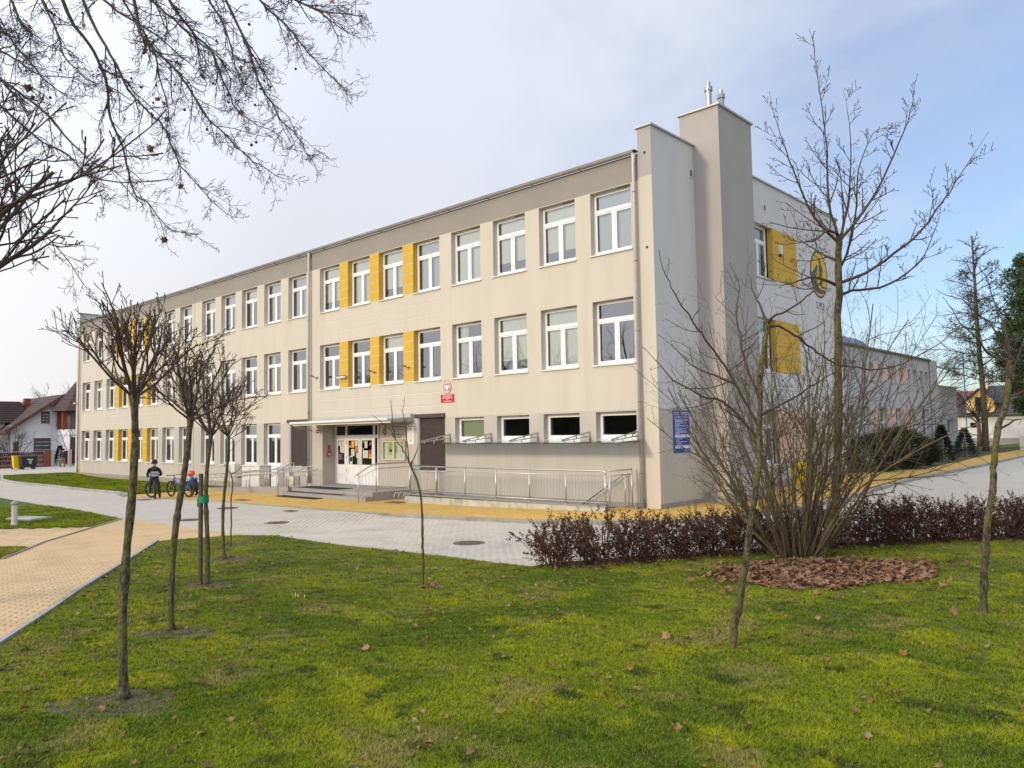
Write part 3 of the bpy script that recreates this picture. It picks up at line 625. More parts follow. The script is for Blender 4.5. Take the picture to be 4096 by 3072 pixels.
# entrance canopy
CAN = MB().box(-17.31, -10.74, -.14, -.001, 2.86, 3.0)
CAN.add([(-17.31, 0, 2.70), (-10.74, 0, 2.70), (-10.74, -1.1, 2.70), (-17.31, -1.1, 2.70), (-17.31, 0, 2.86), (-10.74, 0, 2.86), (-10.74, -1.1, 2.79), (-17.31, -1.1, 2.79)], [(0,1,2,3),(7,6,5,4),(3,2,6,7),(1,5,6,2),(0,3,7,4)])
CAN = CAN.build('entrance_canopy', K['zinc'], SCH)
MB().tube([(-17.45, -1.16, 2.76), (-10.78, -1.16, 2.785)], .055, 10).build('canopy_gutter', K['offwhite'], CAN)
MB().box(-17.36, -10.72, -1.105, -1.09, 2.655, 2.70).build('canopy_fascia', K['offwhite'], CAN)
MB().tube([(-17.35, -1.12, 2.72), (-17.35, -1.0, 2.62), (-17.4, -.12, 2.46)], .03, 8).build('canopy_drain', K['zinc'], CAN)

# glass canopy on five steel brackets
GC = thing('glass_canopy', 'clear glass canopy on five slotted steel brackets under the small windows', 'canopy', (-4.7, 0, 2.0))
gx = [-8.73, -6.66, -4.57, -2.48, -.72]
for x in gx:
    b = MB(); n = 4
    b.prism([(-1.33, 1.925), (-.02, 2.035), (-.02, 2.075), (-1.33, 1.95)], 'x', x-.012, x+.012)
    b.prism([(-1.33, 1.951), (-.02, 2.165), (-.02, 2.205), (-1.33, 1.985)], 'x', x-.012, x+.012)
    for t in (.18, .45, .75): b.prism([(-1.33*t-.05, 2.06-.1*t), (-1.33*t, 2.06-.1*t), (-1.33*t, 2.18-.2*t), (-1.33*t-.05, 2.18-.2*t)], 'x', x-.011, x+.011)
    br = b.build('bracket', K['steel_dull'], GC, loc=(4.7, 0, -2.0)); 
    MB().box(x-.05, x+.05, -.03, -.004, 1.98, 2.22).build('wall_plate', K['steel_dull'], br)
    for t in (-.25, -.75, -1.2): MB().lathe([(.02, 1.895), (.02, 1.97)], (x, t, 0), 8).build('glass_clamp', K['steel'], br)
ends = [-9.2, -6.9, -4.6, -2.3, -.46]
for a, b_ in zip(ends, ends[1:]):
    MB().add([(a, -1.42, 1.875), (b_-.012, -1.42, 1.875), (b_-.012, -.03, 1.955), (a, -.03, 1.955), (a, -1.42, 1.887), (b_-.012, -1.42, 1.887), (b_-.012, -.03, 1.967), (a, -.03, 1.967)], [(0,3,2,1),(4,5,6,7),(0,1,5,4),(1,2,6,5),(2,3,7,6),(3,0,4,7)]).build('glass_panel', K['glass_c'], GC, loc=(4.7, 0, -2.0))
# ------------------------------------------------------------------ signs and fittings on the school
def text_mesh(txt, size, align='LEFT', bold=0.0):
    c = bpy.data.curves.new('text', 'FONT'); c.body = txt; c.size = size; c.align_x = align; c.resolution_u = 2; c.offset = bold
    o = bpy.data.objects.new('text', c); col.objects.link(o)
    bpy.context.view_layer.update()
    me = bpy.data.meshes.new_from_object(o.evaluated_get(bpy.context.evaluated_depsgraph_get()))
    bpy.data.objects.remove(o); bpy.data.curves.remove(c)
    return me
ink = mat('ink_black', (.03, .03, .035), rough=.6); inkw = mat('ink_white', (.82, .82, .82), rough=.6); inkg = mat('ink_grey', (.11, .11, .115), rough=.85)
def text(txt, size, parent, loc, m, side=False, align='CENTER', name='lettering', bold=0., sx=1):
    me = text_mesh(txt, size, align, bold); me.materials.clear(); me.materials.append(m)
    o = obj(name, me, parent, loc); o.rotation_euler = (R(90), 0, R(90) if side else 0); o.scale = (sx, 1, 1)
    return o
def ellipse(cx, cz, a, b, n=40): return [(cx+a*math.cos(2*math.pi*i/n), cz+b*math.sin(2*math.pi*i/n)) for i in range(n)]
def flat(poly, y0, y1, P=None):
    mb = MB(); mb.prism(poly, 'y', y0, y1)
    if P: mb.v = [P(*v) for v in mb.v]
    return mb
# emblem shapes in a unit oval (x right, z up, both -1..1)
HAND = [(-.98,-.05),(-.72,.05),(-.45,.22),(-.28,.38),(-.14,.40),(-.10,.28),(-.2,.12),(-.42,-.02),(-.52,-.12),(-.52,-.26),(-.30,-.44),(0,-.56),(.35,-.62),(.66,-.60),(.6,-.70),(.3,-.80),(.1,-.82),(-.3,-.80),(-.62,-.62),(-.85,-.38)]
FIG = [(-.04,.55),(.02,.72),(.10,.74),(.17,.66),(.15,.54),(.20,.44),(.36,.40),(.42,.30),(.50,.16),(.44,.10),(.30,.24),(.34,.10),(.30,-.12),(.22,-.14),(.18,-.42),(.10,-.42),(.10,-.12),(.00,-.10),(.04,.10),(.0,.28),(.02,.42)]
WATER = [(.12,-.42),(.3,-.40),(.5,-.46),(.72,-.44),(.60,-.52),(.40,-.56),(.22,-.50)]
def emblem(parent, cx, cz, a, b, P, mring, my, mfig, y0=-.004):
    st = lambda poly: [(cx+x*a, cz+z*b) for x, z in poly]
    r = flat(ellipse(cx, cz, a, b), y0, y0+.004, P).build('logo', mring, parent)
    flat(ellipse(cx+.01*a, cz, a*.88, b*.91), y0-.002, y0, P).build('logo_field', my, r)
    for nm, poly in (('hand_shape', HAND), ('figure_shape', FIG), ('wave_shape', WATER)): flat(st(poly), y0-.0035, y0-.002, P).build(nm, mfig, r)
    return r
logo_y = mat('logo_yellow', (.70, .47, .06), (.66, .43, .05), 2, .9)
LG = thing('wall_emblem', 'large painted yellow oval emblem with dark hand above letters SP3 on gable wall', 'emblem', (0, 12.35, 8.4))
PL = lambda x, y, z: (-y, x, z)
emblem(LG, 0, 0, .9, .97, PL, inkg, logo_y, inkg, -.006)
text('S P 3', .42, LG, (.006, 0.02, -1.42), inkg, side=True, bold=.004)

# white school plaque in the porch
PQ = thing('school_plaque', 'white school plaque with oval emblem and address on the porch wall', 'sign', (-12.78, d, 2.0))
MB().box(-.83, .83, -.014, -.001, .02, .61).build('board', mat('plaque', (.66, .60, .58), rough=.45), PQ)
emblem(PQ, -.55, .37, .125, .175, lambda x, y, z: (x, y-.013, z), ink, mat('logo_gold', (.62, .46, .03), rough=.5), ink, -.006)
text('S P 3', .085, PQ, (-.55, -.018, .095), ink)
text('SZKOŁA PODSTAWOWA NR 3', .088, PQ, (.24, -.018, .495), ink, sx=.86, bold=.0012)
text('Z ODDZIAŁAMI INTEGRACYJNYMI', .058, PQ, (.24, -.018, .40), ink, sx=.98)
text('IM. JANA BOŻKA', .052, PQ, (.24, -.018, .315), ink)
text('ul. Daszyńskiego 42', .092, PQ, (.24, -.018, .20), ink, bold=.001)
text('44-151 Gliwice', .092, PQ, (.24, -.018, .085), ink, bold=.001)
# tall white board at the porch corner
WB_ = thing('notice_plate', 'tall narrow white information plate left of the right roller shutter', 'sign', (-10.89, 0, 1.83))
MB().box(-.2, .2, -.02, -.001, 0, .75).build('plate', mat('plate_white', (.74, .72, .66), rough=.5), WB_)
MB().box(-.15, .15, -.0225, -.0205, .68, .70).build('heading', ink, WB_)
flat(ellipse(0, .585, .035, .04, 16), -.0225, -.0205).build('crest', pc['r'], WB_); flat(ellipse(0, .555, .04, .015, 12), -.0226, -.0206).build('crest_base', pc['y'], WB_)
for i, w_ in enumerate((.03, .12, .1, .12, .05, .12, .15, .1)): MB().box(-w_, w_, -.022, -.0205, .475-i*.032, .481-i*.032).build('text_line', K['grey_box'], WB_)
flat(ellipse(0, .155, .07, .062, 20), -.022, -.0205).build('seal', pc['w'], WB_); flat(ellipse(0, .155, .05, .035, 16), -.0235, -.022).build('seal_leaf', pc['g'], WB_)
# glazed notice board
NB = thing('notice_board', 'cream glazed notice board with two doors hanging in the porch', 'notice board', (-12.7, d, 1.2))
cream = mat('cream_frame', (.66, .60, .44), rough=.5)
fb = MB()
for a, b_ in ((-.71, .0), (.0, .71)):
    fb.box(a, a+.05, -.09, -.001, 0, .77).box(b_-.05, b_, -.09, -.001, 0, .77).box(a+.05, b_-.05, -.09, -.001, 0, .05).box(a+.05, b_-.05, -.09, -.001, .72, .77)
    MB().quad((a+.05, -.075, .05), (b_-.05, -.075, .05), (b_-.05, -.075, .72), (a+.05, -.075, .72)).build('glass_door', K['glass_c'], NB)
fb.build('frame', cream, NB)
MB().box(-.70, .70, -.012, -.002, .01, .76).build('back_panel', mat('board_back', (.55, .60, .44), rough=.8), NB)
for x, z, w_, h_, c in ((-.5, .45, .2, .42, 'w'), (-.22, .53, .26, .24, 'k'), (-.24, .54, .16, .2, 'g'), (-.22, .36, .26, .08, 'k'), (-.3, .26, .13, .08, 'y'), (-.14, .25, .1, .12, 'g'), (-.26, .14, .3, .15, 'w'), (-.52, .14, .16, .15, 'w'), (.3, .42, .38, .36, 'w'), (.14, .42, .04, .3, 'o'), (.5, .42, .04, .24, 'r'), (.3, .13, .3, .16, 'w')):
    MB().box(x-w_/2, x+w_/2, -.02-(.004 if c in 'gy' else 0), -.013, z-h_/2, z+h_/2).build('paper', pc[c], NB)
IC = thing('intercom', 'small steel intercom panel between the doors and the notice board', 'intercom', (-13.52, d, 1.5))
MB().box(-.05, .05, -.03, -.001, -.09, .09).build('body', K['steel_dull'], IC); MB().lathe([(.015, -.036), (.015, -.03)], (0, 0, -.04), 10, axis='y').build('button', K['white'], IC)

# national emblem and red plate
EM = thing('coat_of_arms', 'oval plate with white eagle on red shield above the red name plate', 'emblem', (-8.81, 0, 3.9))
flat(ellipse(0, .01, .20, .235), -.02, -.002).build('oval_plate', mat('oval_plate', (.60, .54, .46), rough=.4), EM)
rm = MB(); e1 = ellipse(0, .01, .20, .235); rm.tube([(x, -.021, z) for x, z in e1]+[(e1[0][0], -.021, e1[0][1])], .009, 6, cap=False); rm.build('rim', mat('rim_red', (.42, .16, .12), rough=.4), EM)
SHI = [(-.125,.125),(.125,.125),(.125,-.08),(.115,-.115),(.09,-.13),(.03,-.13),(0,-.15),(-.03,-.13),(-.09,-.13),(-.115,-.115),(-.125,-.08)]
flat(SHI, -.026, -.02).build('shield', mat('shield_red', (.55, .012, .02), rough=.4), EM)
EAG = [(0,.085),(.02,.075),(.018,.05),(.03,.03),(.05,.075),(.085,.085),(.105,.05),(.108,-.005),(.09,-.045),(.06,-.06),(.028,-.065),(.05,-.085),(.07,-.10),(.045,-.105),(.03,-.10),(.025,-.12),(0,-.13),(-.025,-.12),(-.03,-.10),(-.045,-.105),(-.07,-.10),(-.05,-.085),(-.028,-.065),(-.06,-.06),(-.09,-.045),(-.108,-.005),(-.105,.05),(-.085,.085),(-.05,.075),(-.03,.03),(-.018,.05),(-.03,.07)]
flat([(x, z+.0) for x, z in EAG], -.030, -.026).build('eagle', mat('eagle_white', (.80, .78, .76), rough=.5), EM)
flat([(-.02,.09),(.02,.09),(.022,.112),(.008,.10),(0,.114),(-.008,.10),(-.022,.112)], -.0305, -.0265).build('crown', pc['y'], EM)
RP = thing('name_plate', 'red rectangular school name plate below the eagle emblem', 'sign', (-8.81, 0, 3.34))
MB().box(-.35, .35, -.02, -.002, 0, .285).build('plate', mat('plate_red', (.50, .010, .014), (.46, .012, .014), 6, .35), RP)
for x in (-.335, .335):
    for z in (.015, .27): MB().lathe([(.012, -.026), (.012, -.02)], (x, 0, z), 8, axis='y').build('screw', K['steel'], RP)
text('SZKOŁA PODSTAWOWA', .058, RP, (0, -.0215, .212), inkw, sx=.72, bold=.0015)
text('Z ODDZIAŁAMI INTEGRACYJNYMI', .055, RP, (0, -.0215, .145), inkw, sx=.66, bold=.0015)
text('NR 3', .05, RP, (0, -.0215, .085), inkw, sx=.8, bold=.0012)
text('im. Jana Bożka w Gliwicach', .055, RP, (0, -.0215, .03), inkw, sx=.72, bold=.0012)

# blue regulations board on the gable
BS = thing('regulations_board', 'tall blue board with white regulations text on the grey gable wall', 'sign', (0, 1.21, 1.54))
MB().box(.002, .018, -.46, .46, 0, 1.24).build('board', mat('board_blue', (.012, .055, .30), (.014, .06, .33), 2, .4), BS)
text('REGULAMIN KORZYSTANIA', .072, BS, (.0195, 0, 1.105), inkw, True, sx=.78)
text('Z BOISKA SPORTOWEGO', .076, BS, (.0195, 0, 1.02), inkw, True, sx=.80)
for z0, z1, y0, y1 in ((1.175, 1.187, -.40, .40), (.975, .983, -.40, .40), (.985, 1.17, -.415, -.405), (.985, 1.17, .405, .415)): MB().box(.0182, .020, y0, y1, z0, z1).build('frame_line', inkw, BS)
rr = random.Random(5); z = .945
for grp in (('1.', 2, .95, .75), ('2.', 2, .85, .35), ('3.', 2, .95, .3), ('4.', 2, .8, .5), ('5.', 3, .85, .8)):
    for i in range(grp[1]):
        y = -.36; end = -.36+.76*(grp[2] if i < grp[1]-1 else grp[3]*(.4 if grp[1] == 3 else 1))
        while y < end:
            L_ = rr.uniform(.03, .10); MB().box(.0182, .0195, y, min(y+L_, end), z-.007, z+.007).build('word', inkw, BS); y += L_+.014
        z -= .036
    z -= .006
for z0, n_ in ((.44, 2), (.12, 2)):
    MB().box(.0182, .0192, -.38, .42, z0, z0+.09).build('white_band', inkw, BS)
    for i in range(n_):
        y = -.36
        while y < .36-.3*i*(z0 < .2):
            L_ = rr.uniform(.03, .09); MB().box(.0193, .0203, y, y+L_, z0+.058-i*.04, z0+.070-i*.04).build('word', mat_b if False else bpy.data.materials['board_blue'], BS); y += L_+.016
z = .40
for w_ in (.45, .28, .8, .42, .3):
    y = -.32
    while y < -.36+.76*w_:
        L_ = rr.uniform(.03, .09); MB().box(.0182, .0195, y, y+L_, z-.006, z+.006).build('word', inkw, BS); y += L_+.014
    z -= .042
MB().box(.0182, .0195, .12, .40, .062, .074).build('word', inkw, BS); MB().box(.0182, .0195, .22, .40, .035, .045).build('word', inkw, BS)

# yellow box and siren on the gable
YB = thing('yellow_grit_box', 'bright yellow box standing against the gable wall behind the shrub', 'box', (.25, 9.6, .14))
ybm = mat('yellow_plastic', (.80, .62, .01), (.74, .56, .01), 3, .45)
MB().add([(-.22, -.5, 0), (.22, -.5, 0), (.22, .5, 0), (-.22, .5, 0), (-.22, -.54, .62), (.26, -.54, .55), (.26, .54, .55), (-.22, .54, .62)], [(0,3,2,1),(4,5,6,7),(0,1,5,4),(1,2,6,5),(2,3,7,6),(3,0,4,7)]).build('body', ybm, YB)
MB().add([(-.24, -.57, .63), (.30, -.57, .56), (.30, .57, .56), (-.24, .57, .63), (-.24, -.55, .80), (.26, -.55, .66), (.26, .55, .66), (-.24, .55, .80)], [(0,3,2,1),(4,5,6,7),(0,1,5,4),(1,2,6,5),(2,3,7,6),(3,0,4,7)]).build('lid', ybm, YB)
SI = thing('alarm_siren', 'cream alarm siren box on the upper yellow gable panel', 'alarm', (0, 8.6, 8.55))
MB().box(.012, .10, -.10, .10, .08, .40).build('housing', K['offwhite'], SI); MB().box(.015, .095, -.08, .08, .0, .075).build('flash_lamp', mat('siren_lamp', (.10, .03, .06), rough=.3), SI)

# floodlights, cameras
def floodlight(x, z, label):
    t = thing('floodlight', label, 'floodlight', (x, 0, z), group='small floodlights on the front wall')
    MB().tube([(0, -.0, 0), (0, -.16, .02), (-.02, -.2, .05)], .012, 6).build('arm', K['zinc_dk'], t)
    MB().add([(-.13, -.36, .10), (.05, -.36, .06), (.05, -.18, .02), (-.13, -.18, .06), (-.13, -.36, .13), (.05, -.36, .09), (.05, -.18, .08), (-.13, -.18, .12)], [(0,3,2,1),(4,5,6,7),(0,1,5,4),(1,2,6,5),(2,3,7,6),(3,0,4,7)]).build('lamp_head', K['zinc_dk'], t)
    MB().box(-.03, .03, -.02, -.002, -.05, .05).build('mount', K['zinc_dk'], t)
floodlight(-17.2, 4.74, 'small dark floodlight right of the middle downpipe')
floodlight(-13.09, 4.70, 'small floodlight on the middle yellow pier')
floodlight(-10.96, 4.74, 'small floodlight on the right yellow pier of the middle floor')
def camera_unit(x, z, label, dx=1):
    t = thing('security_camera', label, 'camera', (x, 0, z), group='security cameras on the front wall')
    MB().tube([(0, -.01, 0), (0, -.13, .03)], .018, 8).build('arm', K['offwhite'], t)
    MB().lathe([(.0, -.17), (.05, -.16), (.055, .1), (.035, .13), (.03, .13)], (0, -.14, 0), 14, axis='x').build('housing', K['offwhite'], t)
    MB().box(-.2, .16, -.2, -.08, .055, .065).build('hood', K['zinc_dk'], t)
camera_unit(-15.32, 4.64, 'white security camera on the left yellow pier pointing left')
camera_unit(-15.06, 4.64, 'white security camera on the left yellow pier pointing right')
camera_unit(-46.98, 4.78, 'white security camera at the far left end of the front wall')
# fire alarm and little panels in the porch
FA = thing('fire_alarm_box', 'red fire alarm button box on the porch side wall', 'alarm box', (-16.79, .32, 1.45))
MB().box(.002, .05, -.09, .09, -.12, .1).build('box', pc['r'], FA); MB().box(.051, .055, -.045, .045, -.07, .02).build('button_plate', K['white'], FA)
MB().box(.002, .03, -.05, .05, .14, .36).build('label_plate', pc['r'], FA)
VP = thing('vent_panel', 'small grey square vent panel on the porch side wall', 'vent', (-16.79, .36, 2.3)); MB().box(.002, .02, -.09, .09, -.12, .12).build('frame', K['offwhite'], VP); MB().box(.021, .024, -.07, .07, -.1, .1).build('grille', K['grey_box'], VP)
WS_ = thing('warning_sign', 'small white warning sign with red top left of the porch', 'sign', (-17.13, 0, 2.25)); MB().box(-.13, .13, -.012, -.002, 0, .24).build('plate', K['white'], WS_); MB().box(-.12, .12, -.0145, -.0125, .17, .23).build('red_strip', pc['r'], WS_); MB().box(-.09, .06, -.0145, -.0125, .08, .14).build('mark', ink, WS_); MB().box(-.12, .12, -.0145, -.0125, .03, .045).build('text_line', ink, WS_)

# ------------------------------------------------------------------ entrance steps, ramps, railings
ST = thing('entrance_steps', 'grey tiled entrance landing with two steps', 'steps', (-13.4, 0, -.14))
LZ = .15
o_ = (13.4, 0, .14)
def tiles(x0, x1, y0, y1, z0, z1, nm, n, parent=None):
    w_ = (x1-x0)/n
    for i in range(n): MB().box(x0+i*w_+.003, x0+(i+1)*w_-.003, y0, y1, z0, z1).build(nm, K['tile'], ST, loc=o_)
MB().box(-16.2, -10.72, -1.88, .66, -.4, LZ-.012).build('landing_core', K['tile'], ST, loc=o_)
MB().box(-16.4, -10.74, -2.2, -1.7, -.41, -.006).build('step_core', K['tile'], ST, loc=o_)
MB().box(-16.2, -10.75, -1.55, .665, LZ-.011, LZ).build('landing_floor', K['tile'], ST, loc=o_)
tiles(-16.2, -10.72, -1.9, -1.555, LZ-.011, LZ+.001, 'edge_tile', 18)
tiles(-16.2, -10.72, -1.905, -1.885, .012, LZ-.012, 'riser_tile', 18)
tiles(-16.4, -10.72, -2.22, -1.91, -.005, .006, 'edge_tile', 19)
tiles(-16.4, -10.72, -2.225, -2.205, -.22, -.008, 'riser_tile', 19)
def mat_(x0, x1, y0, y1, z, label):
    t = thing('doormat', label, 'doormat', ((x0+x1)/2, (y0+y1)/2, z)); a, b_ = (x1-x0)/2, (y1-y0)/2
    MB().box(-a, a, -b_, b_, 0, .014).build('mat_body', K['mat'], t)
    for i in range(8): MB().box(-a+.02, a-.02, -b_+.03+i*(2*b_-.06)/8, -b_+.03+(i+.7)*(2*b_-.06)/8, .0142, .018).build('mat_rib', K['black'], t)
mat_(-15.9, -13.2, -1.78, -1.0, LZ+.002, 'large black doormat on the landing before the doors')
mat_(-16.0, -12.3, -2.19, -1.93, .0065, 'long black mat strip on the lower step')
mat_(-16.0, -13.3, -2.72, -2.30, -.135, 'black mat strip on the pavement before the steps')

def rail(name, label, cat, runs, posts, bars=(), balu=(), group=None):
    # runs: polylines with radius; posts: (x,y,z0,z1); balu: (p,q,n,z-lo,z-hi) verticals between two points
    p0 = posts[0]; t = thing(name, label, cat, (p0[0], p0[1], p0[2]), group=group); loc = (-p0[0], -p0[1], -p0[2])
    for pts, r_ in runs: MB().tube(pts, r_, 10).build('handrail', K['steel'], t, smooth=True, loc=loc)
    for x, y, a, b_ in posts:
        p = MB().tube([(x, y, a), (x, y, b_)], .021, 10).build('post', K['steel'], t, smooth=True, loc=loc)
        MB().lathe([(.05, a), (.05, a+.012), (.03, a+.022)], (x, y, 0), 12).build('base_plate', K['steel'], p)
    for pts in bars: MB().tube(pts, .012, 8).build('rail_bar', K['steel'], t, smooth=True, loc=loc)
    for p, q, n_ in balu:
        for i in range(1, n_):
            f = i/n_; x, y = p[0]+(q[0]-p[0])*f, p[1]+(q[1]-p[1])*f; a = p[2]+(q[2]-p[2])*f; b_ = p[3]+(q[3]-p[3])*f
            MB().tube([(x, y, a), (x, y, b_)], .0075, 5, cap=False).build('baluster', K['steel_dull'], t, loc=loc)
    return t
# left of the steps
rail('stair_railing', 'sloping steel railing at the left side of the entrance steps', 'railing',
     [([(-16.2,-2.62,.72),(-16.2,-2.55,.80),(-16.2,-1.9,1.13),(-16.2,-1.75,1.16)], .024)],
     [(-16.2,-2.47,-.14,.82),(-16.2,-1.75,.15,1.13),(-16.2,-2.0,.0,1.05)],
     [[(-16.2,-2.47,.70),(-16.2,-1.75,1.0)],[(-16.2,-2.47,.02),(-16.2,-1.78,.28)]],
     [((-16.2,-2.45,.04,.70),(-16.2,-1.78,.28,.98),6)])
rail('stair_railing', 'steel railing at the right side of the entrance steps and landing', 'railing',
     [([(-10.78,-2.66,.76),(-10.78,-2.57,.83),(-10.78,-1.9,1.14),(-10.78,-1.7,1.17),(-10.78,-.08,1.17)], .024)],
     [(-10.78,-2.5,-.14,.86),(-10.78,-1.72,.15,1.15),(-10.78,-.12,.15,1.15)],
     [[(-10.78,-2.5,.72),(-10.78,-1.72,1.0),(-10.78,-.12,1.02)],[(-10.78,-2.5,.0),(-10.78,-1.72,.26),(-10.78,-.12,.26)]],
     [((-10.78,-2.48,.02,.72),(-10.78,-1.74,.26,1.0),5),((-10.78,-1.72,.26,1.0),(-10.78,-.12,.26,1.02),15)])
# left wheelchair ramp
RA = thing('wheelchair_ramp', 'tiled wheelchair ramp rising to the landing along the wall', 'ramp', (-20, -1.3, -.17)); lr = (20, 1.3, .17)
def rz_(x): return -.15+(x+24.0)/7.6*.30
MB().prism([(-24.0,-.4),(-16.21,-.4),(-16.21,LZ-.002),(-24.0,-.17)], 'y', -1.92, -.72).build('ramp_slab', K['tile'], RA, loc=lr)
for i in range(16):
    x0, x1 = -24+i*.487+.003, -24+(i+1)*.487-.003
    MB().prism([(x0,-.42),(x1,-.42),(x1,rz_(x1)+.02),(x0,rz_(x0)+.02)], 'y', -1.975, -1.925).build('ramp_tile', K['tile'], RA, loc=lr)
for yy, lab, x1, ps in ((-1.95, 'two tier steel handrail on the outer edge of the wheelchair ramp', -15.35, (-24.3,-22.6,-21.0,-19.5,-17.9)), (-.62, 'two tier steel handrail on the wall side of the wheelchair ramp', -16.35, (-23.9,-22.2,-20.5,-18.7,-17.05))):
    hz = lambda x: .42+(x+24.6)/9.2*.60
    rail('ramp_handrail', lab, 'handrail',
         [([(-24.6,yy,hz(-24.6)),(x1,yy,hz(x1)),(x1+.06,yy,hz(x1)-.03),(x1+.08,yy,hz(x1)-.08),(x1+.06,yy,hz(x1)-.13),(x1,yy,hz(x1)-.16),(-24.6,yy,hz(-24.6)-.155),(-24.66,yy,hz(-24.6)-.13),(-24.68,yy,hz(-24.6)-.08),(-24.66,yy,hz(-24.6)-.03),(-24.6,yy,hz(-24.6))], .019)],
         [(x, yy+.03, rz_(min(x,-16.5))-.02, hz(x)-.02) for x in ps])
# basement stair enclosure on the right
BW = thing('stairwell_kerb_wall', 'low stained white concrete kerb wall under the long steel railing', 'low wall', (-5, -1.4, -.08)); lb = (5, 1.4, .08)
n_ = 9
for i in range(n_):
    x0, x1 = -9.42+i*8.6/n_, -9.42+(i+1)*8.6/n_-.012
    MB().prism([(x0,-.5),(x1,-.5),(x1,.07+.012*i/n_*4),(x0,.07+.012*i/n_*4)], 'y', -1.52, -1.30).build('concrete_block', K['concrete'], BW, loc=lb)
MB().box(-9.42, -.8, -1.54, -1.28, .118, .135).build('coping', K['tile'], BW, loc=lb)
MB().box(-9.42, -9.20, -1.28, -.04, -.5, .118).build('return_wall', K['concrete'], BW, loc=lb)
MB().box(-9.2, -.85, -1.28, -.04, -.5, -.02).build('stairwell_darkness', K['dark'], BW, loc=lb)  # black slab standing in for the darkness of the open stairwell
px = [-9.3+i*(8.4/6) for i in range(7)]
rail('stairwell_railing', 'long steel railing with thin balusters along the front below the glass canopy', 'railing',
     [([(-9.3,-.1,1.10),(-9.3,-1.4,1.10),(-.98,-1.4,1.10),(-.90,-1.4,1.07),(-.88,-1.4,1.02)], .024)],
     [(x,-1.4,.135,1.08) for x in px]+[(-9.3,-.12,.1,1.08)],
     [[(-9.3,-.1,.97),(-9.3,-1.4,.97),(px[-1],-1.4,.97)],[(-9.3,-.1,.22),(-9.3,-1.4,.22),(px[-1],-1.4,.22)]],
     [((a,-1.4,.22,.97),(b_,-1.4,.22,.97),12) for a, b_ in zip(px, px[1:])]+[((-9.3,-1.4,.22,.97),(-9.3,-.1,.22,.97),11)])
rail('stairwell_gate', 'steel gate closing the right end of the stairwell railing', 'gate',
     [([(-.83,-1.32,1.10),(-.83,-.2,1.10)], .022)], [(-.83,-.2,-.02,1.14),(-.83,-1.3,.02,1.1)],
     [[(-.83,-1.3,.97),(-.83,-.2,.97)],[(-.83,-1.3,.06),(-.83,-.2,.06)]], [((-.83,-1.3,.06,.97),(-.83,-.2,.06,.97),11)])
rail('basement_handrail', 'sloping steel handrail of the basement stairs behind the railing', 'handrail', [([(-1.0,-.16,.98),(-1.1,-.16,.97),(-2.9,-.16,-.15)], .02)], [(-1.1,-.14,.0,.95)])

# bicycle rack, cabinets, air conditioner
BR = thing('bicycle_rack', 'small steel bicycle rack between steps and stairwell wall', 'rack', (-10.1, -1.0, -.14))
for i in range(3): MB().tube([(.25*i-.1, -.45, 0), (.25*i, -.4, .28), (.25*i+.1, .1, .28), (.25*i, .15, 0)], .013, 6).build('hoop', K['steel'], BR, smooth=True)
MB().tube([(-.2, -.45, .02), (.65, -.45, .02)], .014, 6).build('base_bar', K['steel'], BR); MB().tube([(-.1, .15, .02), (.6, .15, .02)], .014, 6).build('base_bar', K['steel'], BR)
CB = thing('utility_cabinet', 'tall pale utility cabinet against the wall behind the ramp rails', 'cabinet', (-21.85, -.32, -.2))
MB().box(-.82, .82, -.26, .26, 0, 1.05).build('body', K['offwhite'], CB); MB().box(-.86, .86, -.30, .28, 1.055, 1.11).build('lid', K['offwhite'], CB)
MB().box(-.80, -.02, -.275, -.262, .06, 1.0).build('door', K['offwhite'], CB); MB().box(.02, .80, -.275, -.262, .06, 1.0).build('door', K['offwhite'], CB); MB().box(-.09, -.06, -.285, -.276, .5, .64).build('handle', K['dark'], CB)
for y in (-.15, .1): 
    for k in range(3): MB().box(.822, .828, y-.08, y+.08, .13+k*.03, .14+k*.03).build('louvre', K['grey_box'], CB)
G1 = thing('gas_box', 'narrow white gas box with yellow label left of the shutter', 'gas box', (-20.17, -.2, -.18)); MB().box(-.24, .24, -.15, .18, 0, 1.02).build('body', K['white'], G1); MB().box(-.22, .22, -.158, -.151, .1, .98).build('door', K['white'], G1); MB().box(-.20, -.1, -.163, -.159, .55, .70).build('label', pc['y'], G1)
G2 = thing('meter_box', 'small grey meter box on the wall below the left shutter', 'meter box', (-19.3, -.1, .25)); MB().box(-.18, .18, -.1, .09, 0, .46).build('body', K['grey_box'], G2); MB().box(-.16, .16, -.107, -.101, .03, .43).build('door', K['grey_box'], G2)
G3 = thing('meter_box', 'low beige box with yellow label under the left shutter', 'meter box', (-18.85, -.15, -.1)); MB().box(-.25, .25, -.13, .13, 0, .55).build('body', K['offwhite'], G3); MB().box(-.15, -.05, -.136, -.131, .3, .42).build('label', pc['y'], G3)
AC = thing('air_conditioner', 'white outdoor air conditioner unit on the wall left of the cabinet', 'air conditioner', (-23.9, -.35, .38))
MB().box(-.42, .42, -.18, .18, 0, .55).build('casing', K['offwhite'], AC)
fr_ = MB(); fr_.lathe([(.22, -.19), (.22, -.182), (.2, -.182), (.2, -.186)], (-.13, 0, .28), 24, axis='y'); fr_.build('fan_ring', K['grey_box'], AC)
for k in range(4): MB().lathe([(.05*k+.03, -.188), (.05*k+.03, -.184), (.05*k+.024, -.184), (.05*k+.024, -.188)], (-.13, 0, .28), 20, axis='y').build('fan_grille', K['zinc_dk'], AC)
MB().box(-.4, -.36, -.1, .34, -.03, 0).build('wall_bracket', K['zinc_dk'], AC); MB().box(.36, .4, -.1, .34, -.03, 0).build('wall_bracket', K['zinc_dk'], AC)
